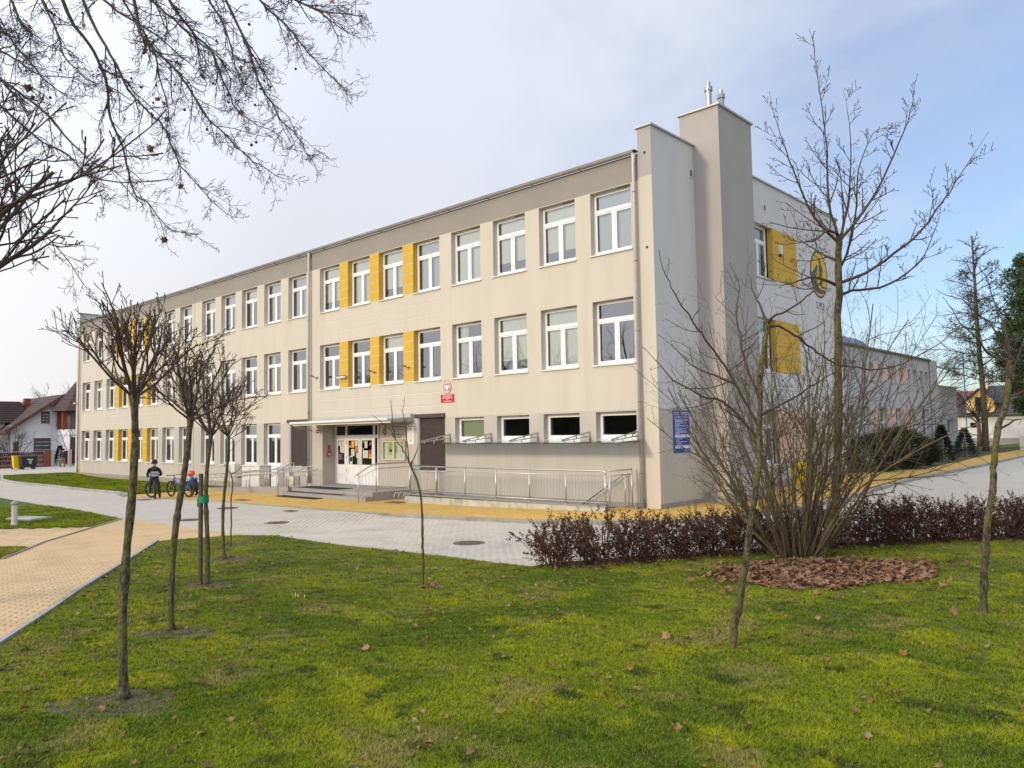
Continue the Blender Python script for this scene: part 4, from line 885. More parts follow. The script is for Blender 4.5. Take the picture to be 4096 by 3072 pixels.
# ------------------------------------------------------------------ trees: limb skeletons in metres
TREES = {
 'MAPLE': ([(6.69,-5.8,-0),(6.76,-5.77,0.36),(6.85,-5.71,0.65),(6.92,-5.67,0.94),(6.98,-5.67,1.61),(7.05,-5.7,2.65),(7.08,-5.73,3.32),(7.14,-5.76,4.39),(7.18,-5.78,4.99),(7.21,-5.78,5.31)],
  [[(7.21,-5.78,5.31),(7.16,-5.81,5.57),(7.1,-5.85,5.92),(7.09,-5.86,6.38),(7.09,-5.84,6.79),(7.07,-5.85,7.3),(7.04,-5.86,7.74),(7.01,-5.86,8.04),(6.97,-5.89,8.73)],
   [(7.2,-5.79,5.28),(7.09,-6.03,5.46),(6.93,-6.36,5.85),(6.84,-6.66,6.41),(6.79,-6.92,6.8),(6.76,-7.18,7.27)],
   [(7.21,-5.78,5.31),(7.29,-5.53,5.94),(7.27,-5.29,6.47),(7.23,-5.06,7.28),(7.12,-4.87,8.04)],
   [(7.22,-5.77,5.32),(7.49,-5.73,5.62),(7.81,-5.7,6.04),(8.11,-5.72,6.56),(8.35,-5.81,7),(8.51,-5.99,7.36)],
   [(7.18,-5.77,4.86),(7.2,-5.57,5.02),(7.25,-5.32,5.43),(7.28,-5.07,6.04),(7.27,-4.85,6.74),(7.42,-4.46,7.46),(7.56,-4.03,7.65)],
   [(7.16,-5.77,4.6),(7.52,-5.51,4.76),(7.91,-5.26,5.07),(8.28,-5.05,5.41),(8.52,-4.96,5.77),(8.68,-4.93,5.98),(8.95,-4.84,6.41),(9.1,-4.83,6.63)],
   [(7.14,-5.76,4.39),(7.27,-5.5,4.49),(7.58,-5.01,4.57),(7.86,-4.54,4.82),(8.06,-4.14,5.19),(8.2,-3.8,5.71),(8.21,-3.55,5.99)],
   [(7.12,-5.8,4.58),(7.02,-6.08,4.65),(6.95,-6.37,4.65),(6.87,-6.7,4.56),(6.8,-7.03,4.47),(6.63,-7.47,4.43)],
   [(7.15,-5.81,4.99),(6.97,-5.8,5.1),(6.77,-5.77,5.25),(6.51,-5.76,5.49)],
   [(7.2,-5.8,5.41),(7.16,-6.13,5.44),(7.07,-6.57,5.19),(7.01,-7.04,5.11)]]),
 'CHERRY': ([(8.02,-11.59,-0.05),(8.05,-11.58,0.25),(8.11,-11.55,0.56),(8.16,-11.54,0.81),(8.2,-11.52,1.1),(8.25,-11.5,1.39),(8.31,-11.48,1.77),(8.33,-11.48,2.01),(8.34,-11.49,2.22),(8.36,-11.49,2.48),(8.37,-11.5,2.65),(8.41,-11.48,2.94),(8.46,-11.47,3.24)],
  [[(8.34,-11.49,2.22),(8.21,-11.7,2.65),(8.13,-11.86,2.9),(8.04,-12.05,3.15),(8.01,-12.16,3.25),(7.94,-12.33,3.48),(7.93,-12.44,3.62),(7.93,-12.55,3.74)],
   [(8.36,-11.48,2.33),(8.45,-11.3,2.42),(8.59,-11.06,2.54),(8.67,-10.85,2.65),(8.76,-10.63,2.75),(8.83,-10.41,2.86)],
   [(8.46,-11.47,3.26),(8.37,-11.45,3.46),(8.29,-11.41,3.62),(8.23,-11.32,3.77)],
   [(8.46,-11.47,3.26),(8.57,-11.5,3.32),(8.75,-11.51,3.38),(8.91,-11.55,3.45),(9.01,-11.66,3.48)],
   [(8.45,-11.47,3.22),(8.52,-11.37,3.22),(8.63,-11.2,3.14),(8.7,-11.06,3.04),(8.77,-10.91,2.94),(8.84,-10.76,2.87),(8.94,-10.59,2.83),(9.15,-10.32,2.8),(9.32,-10.08,2.86),(9.5,-9.85,3),(9.63,-9.65,3.12),(9.74,-9.47,3.29)],
   [(8.36,-11.49,2.47),(8.24,-11.54,2.89),(8.18,-11.49,3.15),(8.11,-11.44,3.41),(8.1,-11.31,3.68),(8.03,-11.23,3.83)],
   [(8.19,-11.66,2.65),(8.01,-11.77,2.74),(7.81,-11.86,2.86),(7.63,-11.94,3.08)],
   [(8.33,-11.48,2.09),(8.12,-11.79,2.48),(7.99,-12.01,2.51),(7.84,-12.28,2.7),(7.77,-12.48,2.88)]]),
 'CHERRY2': ([(9.59,-8.43,-0),(9.6,-8.43,0.21),(9.63,-8.44,0.59),(9.67,-8.44,0.97),(9.73,-8.42,1.32),(9.76,-8.41,1.61),(9.77,-8.41,1.75),(9.82,-8.4,2.1),(9.88,-8.37,2.31),(9.93,-8.34,2.52),(9.96,-8.33,2.77),(9.97,-8.34,2.95)],
  [[(9.97,-8.34,2.95),(9.97,-8.41,3.08),(9.88,-8.59,3.31),(9.76,-8.82,3.49),(9.66,-9.02,3.62),(9.56,-9.21,3.66)],
   [(9.98,-8.33,2.97),(9.97,-8.27,3.16),(9.92,-8.24,3.39),(9.85,-8.21,3.6),(9.75,-8.21,3.99),(9.66,-8.18,4.14)],
   [(9.97,-8.32,2.75),(10.01,-8.15,2.95),(10.06,-7.93,3.18),(10.13,-7.69,3.49)],
   [(9.96,-8.34,2.92),(9.81,-8.62,3.04),(9.78,-8.83,3.15),(9.67,-9.13,3.34),(9.63,-9.38,3.5)],
   [(9.93,-8.34,2.52),(10.09,-8.37,2.57),(10.25,-8.46,2.72)],
   [(9.83,-8.39,2.13),(9.94,-8.12,2.24),(9.99,-7.85,2.26)]]),
 'SAPLING': ([(3.2,-11.54,-0),(3.23,-11.55,0.41),(3.24,-11.56,0.67),(3.25,-11.57,0.93),(3.26,-11.59,1.25),(3.22,-11.66,1.58),(3.16,-11.74,1.81)],
  [[(3.16,-11.74,1.81),(3.13,-11.81,1.98),(3.09,-11.92,2.13),(3.09,-11.99,2.23),(3.04,-12.1,2.36),(2.99,-12.22,2.46)],
   [(3.16,-11.73,1.8),(3.12,-11.73,2.04),(3.07,-11.71,2.29),(3,-11.71,2.56),(2.97,-11.65,2.72)],
   [(3.18,-11.71,1.75),(3.29,-11.71,1.94),(3.38,-11.75,2.04)],
   [(3.11,-11.94,2.13),(3.07,-11.96,2.33),(3.05,-11.95,2.58),(3.02,-11.94,2.67)]]),
}
PLANE = [[(2.13,-15.22,7.64),(2.27,-15.21,7.26),(2.49,-15.17,6.95),(2.84,-15.02,6.6),(3.11,-14.98,6.31),(3.4,-14.91,5.9),(3.72,-14.83,5.6),(4.04,-14.77,5.32),(4.34,-14.74,5.11),(4.7,-14.66,4.89)],
 [(0.56,-15.54,8.14),(0.74,-15.45,7.75),(0.99,-15.33,7.44),(1.2,-15.25,7.06),(1.36,-15.23,6.73),(1.5,-15.24,6.32),(1.71,-15.18,5.94),(1.89,-15.16,5.52),(2.08,-15.15,5.21),(2.32,-15.1,5.06),(2.58,-15.03,4.79),(2.82,-15,4.64),(3.19,-14.85,4.55)],
 [(1.28,-15.52,7.86),(1.49,-15.42,7.4),(1.73,-15.33,7.05),(2.01,-15.22,6.53),(2.31,-15.11,6.21),(2.61,-15.02,5.93),(2.83,-15.01,5.6),(3.05,-15,5.35),(3.35,-14.93,5.05),(3.62,-14.9,4.82),(3.89,-14.87,4.64)],
 [(1.46,-14.49,8.21),(1.82,-14.36,7.71),(2.22,-14.26,7.31),(2.52,-14.29,6.89),(2.88,-14.28,6.37),(3.28,-14.26,6.04),(3.74,-14.22,5.79)],
 [(1.98,-13.93,8.23),(2.21,-13.84,7.73),(2.43,-13.83,7.39),(2.65,-13.82,6.89),(2.94,-13.79,6.53),(3.19,-13.81,6.22),(3.52,-13.76,5.92),(3.78,-13.78,5.6),(4.09,-13.79,5.56)],
 [(1.33,-16.53,6.56),(1.58,-16.48,6.4),(1.96,-16.36,6.13),(2.4,-16.21,5.79),(2.83,-16.09,5.39),(3.2,-16.04,5.13),(3.56,-16.03,4.97),(3.95,-16,4.78)],
 [(1.51,-16.57,6.77),(1.92,-16.57,6.58),(2.54,-16.47,6.22),(3.13,-16.45,5.91),(3.86,-16.36,5.7)],
 [(1.79,-13.33,8.56),(2.15,-13.2,8.16),(2.48,-13.18,7.84),(2.79,-13.2,7.49),(3.16,-13.2,7.15),(3.55,-13.19,6.78),(3.88,-13.27,6.56)],
 [(3.52,-13.86,7.66),(4.11,-13.83,7.28),(4.76,-13.91,6.95),(5.37,-14.1,6.59)],
 [(0.74,-16.38,6.08),(1.03,-16.33,5.77),(1.31,-16.34,5.38),(1.69,-16.3,4.93),(2.12,-16.24,4.61),(2.63,-16.12,4.24),(3.11,-16.05,3.82)],
 [(-0.14,-14.54,8.87),(0.38,-14.27,8),(0.71,-14.31,7.47),(1.08,-14.33,6.81),(1.38,-14.48,6.39),(1.77,-14.57,6.04)],
 [(0.58,-15.8,8.05),(1.02,-15.73,7.42),(1.46,-15.78,6.96),(2.04,-15.76,6.51),(2.63,-15.79,6.22)],
 [(0.11,-14.89,8.62),(0.59,-14.8,8.23),(1.3,-14.6,7.74),(1.94,-14.52,7.22),(2.48,-14.59,6.85)],
 [(0.09,-16.2,7.77),(0.55,-16.13,7.39),(1.17,-16.02,6.81),(1.8,-15.95,6.36),(2.42,-15.95,6.04)],
 [(1.16,-14.65,8.3),(1.6,-14.5,7.88),(2.08,-14.4,7.45),(2.58,-14.34,7.06),(2.98,-14.38,6.62),(3.25,-14.58,6.25)],
 [(3.04,-14.7,7.5),(3.41,-14.71,7.08),(3.82,-14.79,6.52),(4.22,-14.94,6.08),(4.68,-15.08,5.64)],
 [(-0.24,-15.95,8.32),(0.17,-15.93,7.85),(0.67,-15.93,7.47),(1,-16.15,7.04),(1.39,-16.33,6.41)],
 [(-1.24,-15.9,7.25),(-0.76,-15.7,6.8),(-0.19,-15.53,6.39),(0.41,-15.38,6.07),(1.02,-15.22,5.51),(1.44,-15.28,5.1)]]
def wander(rng, p, d, L_, n, jit, trop=Vector((0, 0, 0))):
    pts = [p.copy()]; d = d.normalized()
    for i in range(n):
        d = (d+Vector((rng.gauss(0, 1), rng.gauss(0, 1), rng.gauss(0, 1)))*jit+trop/n).normalized()
        p = p+d*(L_/n); pts.append(p.copy())
    return pts, d
def side_dir(rng, d, ang):
    a = d.orthogonal().normalized(); b = d.cross(a); t = rng.uniform(0, 2*math.pi)
    return (d*math.cos(ang)+(a*math.cos(t)+b*math.sin(t))*math.sin(ang)).normalized()
def grow(mb, rng, p, d, L_, r, lev, C, tips=None):
    # C: per-level dicts n (children), ang, ratio, jit, trop, sides, seg
    c = C[min(lev, len(C)-1)]
    n = max(2, int(L_/c.get('seg', .12))); n = min(n, 9)
    pts, dd = wander(rng, p, d, L_, n, c.get('jit', .12), c.get('trop', Vector((0, 0, 0))))
    k = len(pts); tip = c.get('tip', .4)
    rad = [r*(1-(1-tip)*i/(k-1)) for i in range(k)]
    if c.get('knob') and lev >= len(C)-2: rad[-1] = rad[-2]*1.35
    mb.tube(pts, rad, c.get('sides', 4), cap=False)
    if tips is not None and lev >= len(C)-1: tips.append(pts[-1])
    if lev+1 >= len(C): return
    q = C[lev+1]
    nch = c['n'] if isinstance(c['n'], int) else max(1, int(c['n']*L_+rng.random()))
    for i in range(nch):
        f = c.get('from', .25)+(1-c.get('from', .25))*(i+rng.random())/nch
        j = min(k-2, int(f*(k-1))); t = f*(k-1)-j
        pp = pts[j].lerp(pts[j+1], min(1, t)); dv = (pts[j+1]-pts[j]).normalized()
        ang = R(rng.uniform(*q['ang'])); ll = L_*rng.uniform(*q['ratio'])*(1-.45*f if c.get('shrink', 1) else 1)
        if ll < .03: continue
        grow(mb, rng, pp, side_dir(rng, dv, ang), ll, max(q.get('rmin', .002), rad[j]*q.get('rr', .6)), lev+1, C, tips)
def smooth_line(pts, sub=3, rng=None, jit=0):
    P = [Vector(p) for p in pts]; out = []
    for i in range(len(P)-1):
        a, b, c, e = P[max(i-1, 0)], P[i], P[i+1], P[min(i+2, len(P)-1)]
        for k in range(sub):
            t = k/sub
            q = .5*((2*b)+(c-a)*t+(2*a-5*b+4*c-e)*t*t+(3*b-a-3*c+e)*t**3)
            if rng and (i or k): q = q+Vector((rng.gauss(0, jit), rng.gauss(0, jit), rng.gauss(0, jit)))
            out.append(q)
    out.append(P[-1]); return out
def limb(mb, rng, pts, ra, rb, n, sides=6, jit=.006):
    q = smooth_line(pts, 3, rng, jit); k = len(q)
    rad = [ra+(rb-ra)*(i/(k-1))**.8 for i in range(k)]
    mb.tube(q, rad, sides, cap=False); return q, rad
def dress(mb, rng, q, rad, C, dens, l0, l1, start=.12, tips=None, bias=None):
    # side shoots along a limb
    tot = sum((b-a).length for a, b in zip(q, q[1:])); k = len(q); m = int(dens*tot*(1-start))
    for i in range(m):
        f = start+(1-start)*(i+rng.random())/m; j = min(k-2, int(f*(k-1)))
        dv = (q[j+1]-q[j]).normalized(); p = q[j].lerp(q[j+1], rng.random())
        sdv = side_dir(rng, dv, R(rng.uniform(*C[0]['ang'])))
        if bias: sdv = (sdv+bias*rng.uniform(.3, 1)).normalized()
        L_ = rng.uniform(l0, l1)*(1.15-.7*f)
        grow(mb, rng, p, sdv, L_, max(.0025, rad[j]*.55), 0, C, tips)

# -- row of five round-headed young trees along the path
V0 = Vector((0, 0, 0)); UP = Vector((0, 0, 1))
def globe_tree(x, y, label, h, sc_, seed, lean, stake=False, r=.045, m=10, tw=1., rz=0):
    rng = random.Random(seed); z0 = gz(x, y)
    t = thing('globe_tree', label, 'tree', (x, y, z0), group='round headed young trees')
    tp = []; n = 44
    for i in range(n+1):
        f = i/n; tp.append(Vector((lean[0]*f+.025*math.sin(f*7+seed), lean[1]*f+.025*math.cos(f*5+seed), h*f)))
    kn = rng.uniform(.35, .65)
    rad = [r*(1-.20*i/n)*(1+.06*math.sin(i*.7+seed)+.7*math.exp(-(i/n*h/.07)**1.2)+.30*math.exp(-((i/n-kn)/.018)**2)+.45*math.exp(-((1-i/n)*h/.07)**2)) for i in range(n+1)]
    tb = MB().tube(tp, rad, 14)
    for i in range(len(tb.v)):
        v = Vector(tb.v[i]); q = Vector((v.x*22, v.y*22, v.z*9+seed)); k_ = r/.04
        tb.v[i] = tuple(v+Vector((noise.noise(q), noise.noise(q+Vector((5, 1, 2))), 0))*.006*k_)
    tb.build('trunk', K['bark_moss'], t, smooth=True)
    mb = MB(); top = tp[-1]
    C = [dict(n=5, jit=.09, trop=UP*.30, sides=7, seg=.11, tip=.5, **{'from': .25}), dict(n=4, ang=(20, 42), ratio=(.6, .95), jit=.10, trop=UP*.30, sides=5, rr=.58, rmin=.0048*tw, seg=.09, tip=.6, **{'from': .25}),
         dict(n=2, ang=(22, 48), ratio=(.45, .75), jit=.13, trop=UP*.32, sides=4, rr=.62, rmin=.0034*tw, seg=.08, tip=.7, knob=1, **{'from': .25}), dict(n=1, ang=(20, 55), ratio=(.3, .6), jit=.15, trop=UP*.2, sides=3, rr=.75, rmin=.0028*tw, seg=.06, tip=.8, knob=1)]
    for i in range(m):
        a = rz+2*math.pi*(i*.381966*1.0+rng.random()*.12); el = R([80, 64, 56, 48, 42, 36, 58, 34, 26, 68][i % 10])
        dv = Vector((math.cos(a)*math.cos(el), math.sin(a)*math.cos(el), math.sin(el)))
        grow(mb, rng, top-UP*rng.uniform(0, .07), dv, sc_*rng.uniform(.62, .84), r*(.56 if i in (1, 2, 6) else .34), 0, C)
    mb.build('crown', K['twig'], t, smooth=True)
    if stake:
        MB().tube([(-.055, -.05, -.02), (-.05, -.055, 1.66)], .035, 10).build('stake', mat('stake_wood', (.115, .095, .06), (.085, .07, .045), 15, .95, .5, 60), t)
        bn = MB(); n2 = 16
        for i in range(n2):
            a0, a1 = 2*math.pi*i/n2, 2*math.pi*(i+1)/n2
            bn.quad(*[(-.025+.088*math.cos(a), -.025+.075*math.sin(a), zz) for a, zz in ((a0, 1.22), (a1, 1.22), (a1, 1.33), (a0, 1.33))])
        bn.build('green_tie', mat('green_band', (.012, .22, .10), (.01, .17, .08), 9, .5), t)
        MB().add([(-.11, -.06, 1.24), (-.125, -.075, 1.31), (-.15, -.07, 1.17), (-.12, -.05, 1.13)], [(0,1,2,3)]).build('tie_end', bpy.data.materials['green_band'], t)
    return t
globe_tree(4.78, -16.21, 'nearest round headed bare tree at left with thick forking branches', 2.58, .94, 21, (-.02, .03), r=.038)
globe_tree(2.73, -14.95, 'second round headed bare tree from the left, with a leaning trunk', 2.46, 1.05, 33, (.20, .10), r=.039)
globe_tree(.38, -13.4, 'third round headed bare tree, tied to a stake with a green band', 2.27, 1.08, 44, (.04, .04), stake=True, r=.036)
globe_tree(-1.88, -11.97, 'fourth and most distant round headed bare tree in the row', 2.25, .98, 52, (.03, .03), r=.031)
globe_tree(7.3, -18.25, 'bare tree at the left edge whose branches reach into the picture', 2.78, 1.22, 63, (.0, .0), r=.05, m=20, tw=1.1, rz=.4)

# -- spindly sapling behind the fourth tree
def twiggy(name, label, base, T, ra, rt_, la, C, dens, l0, l1, bark, twig, sides=9, jit=.01, start=.12, group=None, cat='tree', sub=True, bias=None, bumpy=.0):
    rng = random.Random(len(label)*7+3); trunk, limbs = T
    t = thing(name, label, cat, base, group=group); loc = tuple(-Vector(base))
    mb = MB(); q = smooth_line(trunk, 3, rng, jit); k = len(q)
    rad = [ra*(1.25 if i == 0 else 1)+(rt_-ra)*i/(k-1) for i in range(k)]
    if bumpy: rad = [r_*(1+bumpy*rng.uniform(-.5, 1)) for r_ in rad]
    q2 = smooth_line([tuple(v) for v in q], 2); rad2 = [rad[min(k-1, i//2)]*.5+rad[min(k-1, (i+1)//2)]*.5 for i in range(len(q2))]
    mb.tube(q2, rad2, sides+2)
    for i in range(len(mb.v)):
        v = Vector(mb.v[i]); w_ = Vector((v.x*20, v.y*20, v.z*8)); mb.v[i] = tuple(v+Vector((noise.noise(w_), noise.noise(w_+Vector((5, 1, 2))), 0))*.16*ra)
    mb.build('trunk', bark, t, smooth=True, loc=loc)
    mb = MB()
    for li in limbs:
        i0 = min(range(k), key=lambda i: (q[i]-Vector(li[0])).length)
        ql, rl = limb(mb, rng, li, min(rad[i0]*.72, la), .0035, 3)
        dress(mb, rng, ql, rl, C, dens, l0, l1, start, bias=bias)
        grow(mb, rng, ql[-1], ql[-1]-ql[-2], l0, .0035, len(C)-1, C)
    mb.build('crown', twig, t, smooth=True, loc=loc)
    return t
CS = [dict(n=2, ang=(35, 70), ratio=(.4, .7), jit=.16, trop=UP*.35, sides=4, seg=.06, tip=.6), dict(n=1, ang=(35, 70), ratio=(.4, .6), jit=.15, sides=3, rr=.7, rmin=.002, seg=.05), dict(n=0, ang=(40, 70), ratio=(.3, .5), jit=.1, sides=3, rr=.8, rmin=.002, seg=.03)]
twiggy('sapling', 'thin leaning bare sapling alone on the lawn before the entrance', (3.2, -11.54, 0), TREES['SAPLING'], .019, .013, .011, CS, 5, .05, .14, K['bark_moss'], K['twig_dark'], 8, .004, bumpy=.25)
sx, sy, sz = -3.55, -10.97, -.05
ZZ = ([(sx, sy, sz), (sx+.02, sy, .4), (sx-.01, sy+.01, .9), (sx+.03, sy+.02, 1.25), (sx-.02, sy, 1.45)], [[(sx-.02, sy, 1.45), (sx-.10, sy-.08, 1.62), (sx-.06, sy-.05, 1.85), (sx+.04, sy+.05, 2.02), (sx+.12, sy+.12, 2.15)], [(sx-.02, sy, 1.43), (sx+.10, sy+.10, 1.52), (sx+.2, sy+.16, 1.66)], [(sx-.07, sy-.05, 1.8), (sx-.05, sy-.03, 1.98), (sx-.03, sy, 2.1)]])
twiggy('sapling', 'tiny zigzag bare sapling behind the fourth round headed tree', (sx, sy, sz), ZZ, .016, .012, .009, CS, 4, .04, .1, K['bark'], K['twig_dark'], 7, .004)

# -- maple, opposite twigs with dangling seed stalks
CM = [dict(n=4, ang=(38, 60), ratio=(.5, .8), jit=.05, trop=UP*.45, sides=4, seg=.09, tip=.5, knob=1, **{'from': .2}), dict(n=2, ang=(35, 60), ratio=(.35, .6), jit=.08, trop=UP*.4, sides=3, rr=.62, rmin=.0055, seg=.07, knob=1), dict(n=0, ang=(40, 60), ratio=(.3, .5), jit=.1, trop=UP*.3, sides=3, rr=.8, rmin=.0045, seg=.05, knob=1, tip=.9)]
MP = twiggy('maple_tree', 'tall bare maple with upswept branches rising from the leaf bed', (6.69, -5.8, 0), TREES['MAPLE'], .078, .052, .030, CM, 5.6, .3, .95, K['bark_moss'], K['twig_red'], 12, .006)
rng = random.Random(8); mb = MB()
for li in TREES['MAPLE'][1]:
    q = smooth_line(li, 3)
    for i in range(len(q)-1):
        if i/len(q) > .6: break
        for k in range(2):
            p = q[i].lerp(q[i+1], rng.random())+Vector((rng.gauss(0, .14), rng.gauss(0, .14), rng.gauss(0, .10)))
            for s in range(rng.randint(2, 4)):
                e, _ = wander(rng, p, Vector((rng.gauss(0, .5), rng.gauss(0, .5), -.8)), rng.uniform(.05, .11), 3, .25)
                mb.tube(e, .0016, 3, cap=False)
tag(mb.build('seed_stalks', K['twig_dark'], MP, loc=(-6.69, 5.8, 0)), kind='stuff')

# -- two cherry trees with spur twigs
CC = [dict(n=7., ang=(40, 80), ratio=(.4, .7), jit=.12, trop=UP*.35, sides=4, seg=.07, tip=.5, **{'from': .1}), dict(n=5, ang=(45, 85), ratio=(.22, .45), jit=.14, trop=UP*.2, sides=3, rr=.6, rmin=.0026, seg=.05, knob=1, **{'from': .12}), dict(n=0, ang=(45, 80), ratio=(.16, .30), jit=.1, sides=3, rr=.9, rmin=.0026, seg=.03, knob=1, tip=.9)]
twiggy('cherry_tree', 'bare cherry tree with leaning mossy trunk standing before the shrub clump', (8.01, -11.6, 0), TREES['CHERRY'], .034, .024, .016, CC, 5.5, .18, .55, K['bark_moss'], K['twig_red'], 12, .006, bumpy=.16)
twiggy('cherry_tree', 'bare cherry tree with swept trunk at the right edge of the lawn', (9.59, -8.43, 0), TREES['CHERRY2'], .043, .027, .018, CC, 5.0, .2, .6, K['bark_moss'], K['twig_red'], 12, .006, bumpy=.14)

# -- multi-stemmed shrub
SHB = thing('hazel_shrub', 'large bare multi-stemmed shrub rising from the leaf bed beside the maple', 'shrub', (6.25, -5.75, 0))
rng = random.Random(77); mb = MB(); ms = MB()
CH_ = [dict(n=6, ang=(18, 46), ratio=(.4, .7), jit=.075, trop=UP*.25, sides=4, seg=.16, tip=.3, **{'from': .25}), dict(n=4., ang=(25, 55), ratio=(.3, .6), jit=.12, trop=UP*.25, sides=3, rr=.6, rmin=.003, seg=.10, tip=.5, **{'from': .1}), dict(n=3, ang=(30, 55), ratio=(.3, .5), jit=.1, sides=3, rr=.7, rmin=.0024, seg=.07, knob=1), dict(n=0, ang=(40, 70), ratio=(.2, .35), jit=.1, sides=3, rr=.8, rmin=.0022, seg=.05)]
for i in range(60):
    a = i*2.39996+rng.random()*.4; rr_ = .36*math.sqrt((i+.5)/60); tilt = R(6+34*math.sqrt((i+.5)/60)*rng.uniform(.6, 1.25))
    p = Vector((rr_*math.cos(a)*1.2, rr_*math.sin(a), .0)); dv = Vector((math.cos(a)*math.sin(tilt), math.sin(a)*math.sin(tilt), math.cos(tilt)))
    L_ = rng.uniform(2.9, 5.0)*(1.06-.22*tilt); r_ = rng.uniform(.011, .030)
    grow(mb, rng, p, dv, L_, r_, 0, CH_)
for i in range(60):
    a = rng.uniform(0, 6.28); rr_ = rng.uniform(.1, .5); tilt = R(rng.uniform(15, 55)); p = Vector((rr_*math.cos(a), rr_*math.sin(a), 0))
    dv = Vector((math.cos(a)*math.sin(tilt), math.sin(a)*math.sin(tilt), math.cos(tilt)))
    grow(ms, rng, p, dv, rng.uniform(.6, 1.8), .007, 1, CH_)
mb.build('stems', K['twig_ol'], SHB, smooth=True); ms.build('basal_shoots', K['twig'], SHB, smooth=True)

# -- hanging branches of the big plane tree whose trunk stands left of the picture
PT = thing('plane_tree', 'large bare plane tree whose drooping branches hang into the sky at upper left', 'tree', (-1.8, -20.3, 0)); lp = (1.8, 20.3, 0)
rng = random.Random(5); mb = MB()
hub = [Vector((-1.8, -20.3, 6.2)), Vector((-1.4, -19.8, 9.0)), Vector((-.7, -18.6, 10.2))]
tb = MB().tube(smooth_line([(-1.8, -20.3, -.1), (-1.85, -20.3, 2), (-1.8, -20.3, 4.5), (-1.75, -20.3, 6.5), (-1.4, -19.8, 9.2), (-.9, -19.0, 11.5)], 3), [.34-.012*i for i in range(16)], 14)
tb.build('trunk', mat('plane_bark', (.20, .18, .13), (.12, .11, .08), 3, .9, .5, 30), PT, smooth=True, loc=lp)
DN = Vector((0, 0, -1))
CP = [dict(n=5, ang=(22, 55), ratio=(.4, .8), jit=.13, trop=DN*.2, sides=4, seg=.09, tip=.45, **{'from': .12}), dict(n=4, ang=(28, 62), ratio=(.35, .65), jit=.16, trop=DN*.0, sides=3, rr=.55, rmin=.0027, seg=.06, tip=.7, **{'from': .15}), dict(n=2, ang=(32, 65), ratio=(.3, .55), jit=.18, trop=UP*.1, sides=3, rr=.8, rmin=.0022, seg=.05, knob=1, tip=.9), dict(n=0, ang=(35, 70), ratio=(.3, .5), jit=.18, sides=3, rr=.9, rmin=.0020, seg=.04, knob=1, tip=1)]
ptips = []
for li in PLANE:
    p = Vector(li[0]); h = hub[2].lerp(hub[1], rng.random())
    d0 = (Vector(li[0])-Vector(li[1])).normalized(); p1 = p+d0*.9+UP*.15; p2 = p1.lerp(h, .5)+UP*.7
    big = rng.uniform(.75, 1.15)
    q = smooth_line([tuple(h), tuple(p2), tuple(p1)]+[tuple(v) for v in li], 3, rng, .006); k = len(q)
    rad = [.025*big*(1-i/(k-1))**1.25+.0042 for i in range(k)]
    mb.tube(q, rad, 6, cap=False)
    tips = []
    dress(mb, rng, q, rad, CP, 4.6, .25, .95, .34, tips, bias=Vector((.35, .1, -.35)))
    ptips += tips
mb.build('crown', K['twig_dark'], PT, smooth=True, loc=lp)
rng.shuffle(ptips)
fb = MB()
for p in ptips[:46]:
    e = p+Vector((0, 0, -rng.uniform(.08, .13))); fb.tube([p, e], .0012, 3, cap=False); fb.lathe([(.004, -.017), (.014, -.012), (.018, 0), (.014, .012), (.004, .017)], tuple(e), 7)
tag(fb.build('seed_balls', K['twig_dark'], PT, smooth=True, loc=lp), kind='stuff')
def leaf_shape(mb, rng, p, s, n_up, curl=.35, m=0, t=0):
    # a lobed plane leaf, curled, about n_up
    nrm = n_up.normalized(); a = side_dir(rng, nrm, R(90)); b = nrm.cross(a)
    pr = [(0, -.55), (.22, -.30), (.52, -.28), (.38, -.02), (.60, .22), (.28, .22), (.0, .62), (-.28, .22), (-.60, .22), (-.38, -.02), (-.52, -.28), (-.22, -.30)]
    vs = [p]; ck, cb = rng.uniform(-curl, curl)*1.6, rng.uniform(.1, curl)*1.5
    for (x, y) in pr:
        z = cb*(x*x)+ck*y*y+rng.uniform(-.06, .06); vs.append(p+(a*x+b*y+nrm*z)*s)
    k = len(pr); mb.add(vs, [(0, i+1, (i+1) % k+1) for i in range(k)], m, t)
for p in ptips[60:92]:
    lf = MB(); leaf_shape(lf, rng, Vector((0, 0, -.03)), rng.uniform(.06, .10), Vector((rng.gauss(0, 1), rng.gauss(0, 1), .4)), .6); o = lf.build('withered_leaf', K['leaf_br'], PT); o.location = p+Vector(lp)

# -- trees across the road on the left, outside the picture: the windows mirror them
def big_bare(x, y, h, label, seed, m=K['twig_dark'], spread=.42):
    rng = random.Random(seed); t = thing('bare_tree', label, 'tree', (x, y, gz(x, y)))
    MB().tube([(0, 0, -.1), (.05, 0, h*.15), (0, .05, h*.32)], [.26, .2, .17], 10).build('trunk', K['bark'], t, smooth=True)
    C = [dict(n=6, jit=.07, trop=UP*.3, sides=5, seg=.5, tip=.3, **{'from': .2}), dict(n=5, ang=(25, 50), ratio=(.5, .75), jit=.1, trop=UP*.2, sides=4, rr=.6, rmin=.008, seg=.4, tip=.4), dict(n=5, ang=(25, 55), ratio=(.4, .65), jit=.13, sides=3, rr=.6, rmin=.005, seg=.3), dict(n=3, ang=(25, 55), ratio=(.4, .6), jit=.15, sides=3, rr=.7, rmin=.0035, seg=.25)]
    mb = MB()
    for i in range(8):
        a = i*2.4; el = R(rng.uniform(28, 80)); grow(mb, rng, Vector((0, .05, h*(.26+.008*i))), Vector((math.cos(a)*math.cos(el), math.sin(a)*math.cos(el), math.sin(el))), h*spread*rng.uniform(.8, 1.15), .085, 0, C)
    mb.build('crown', m, t, smooth=True); return t
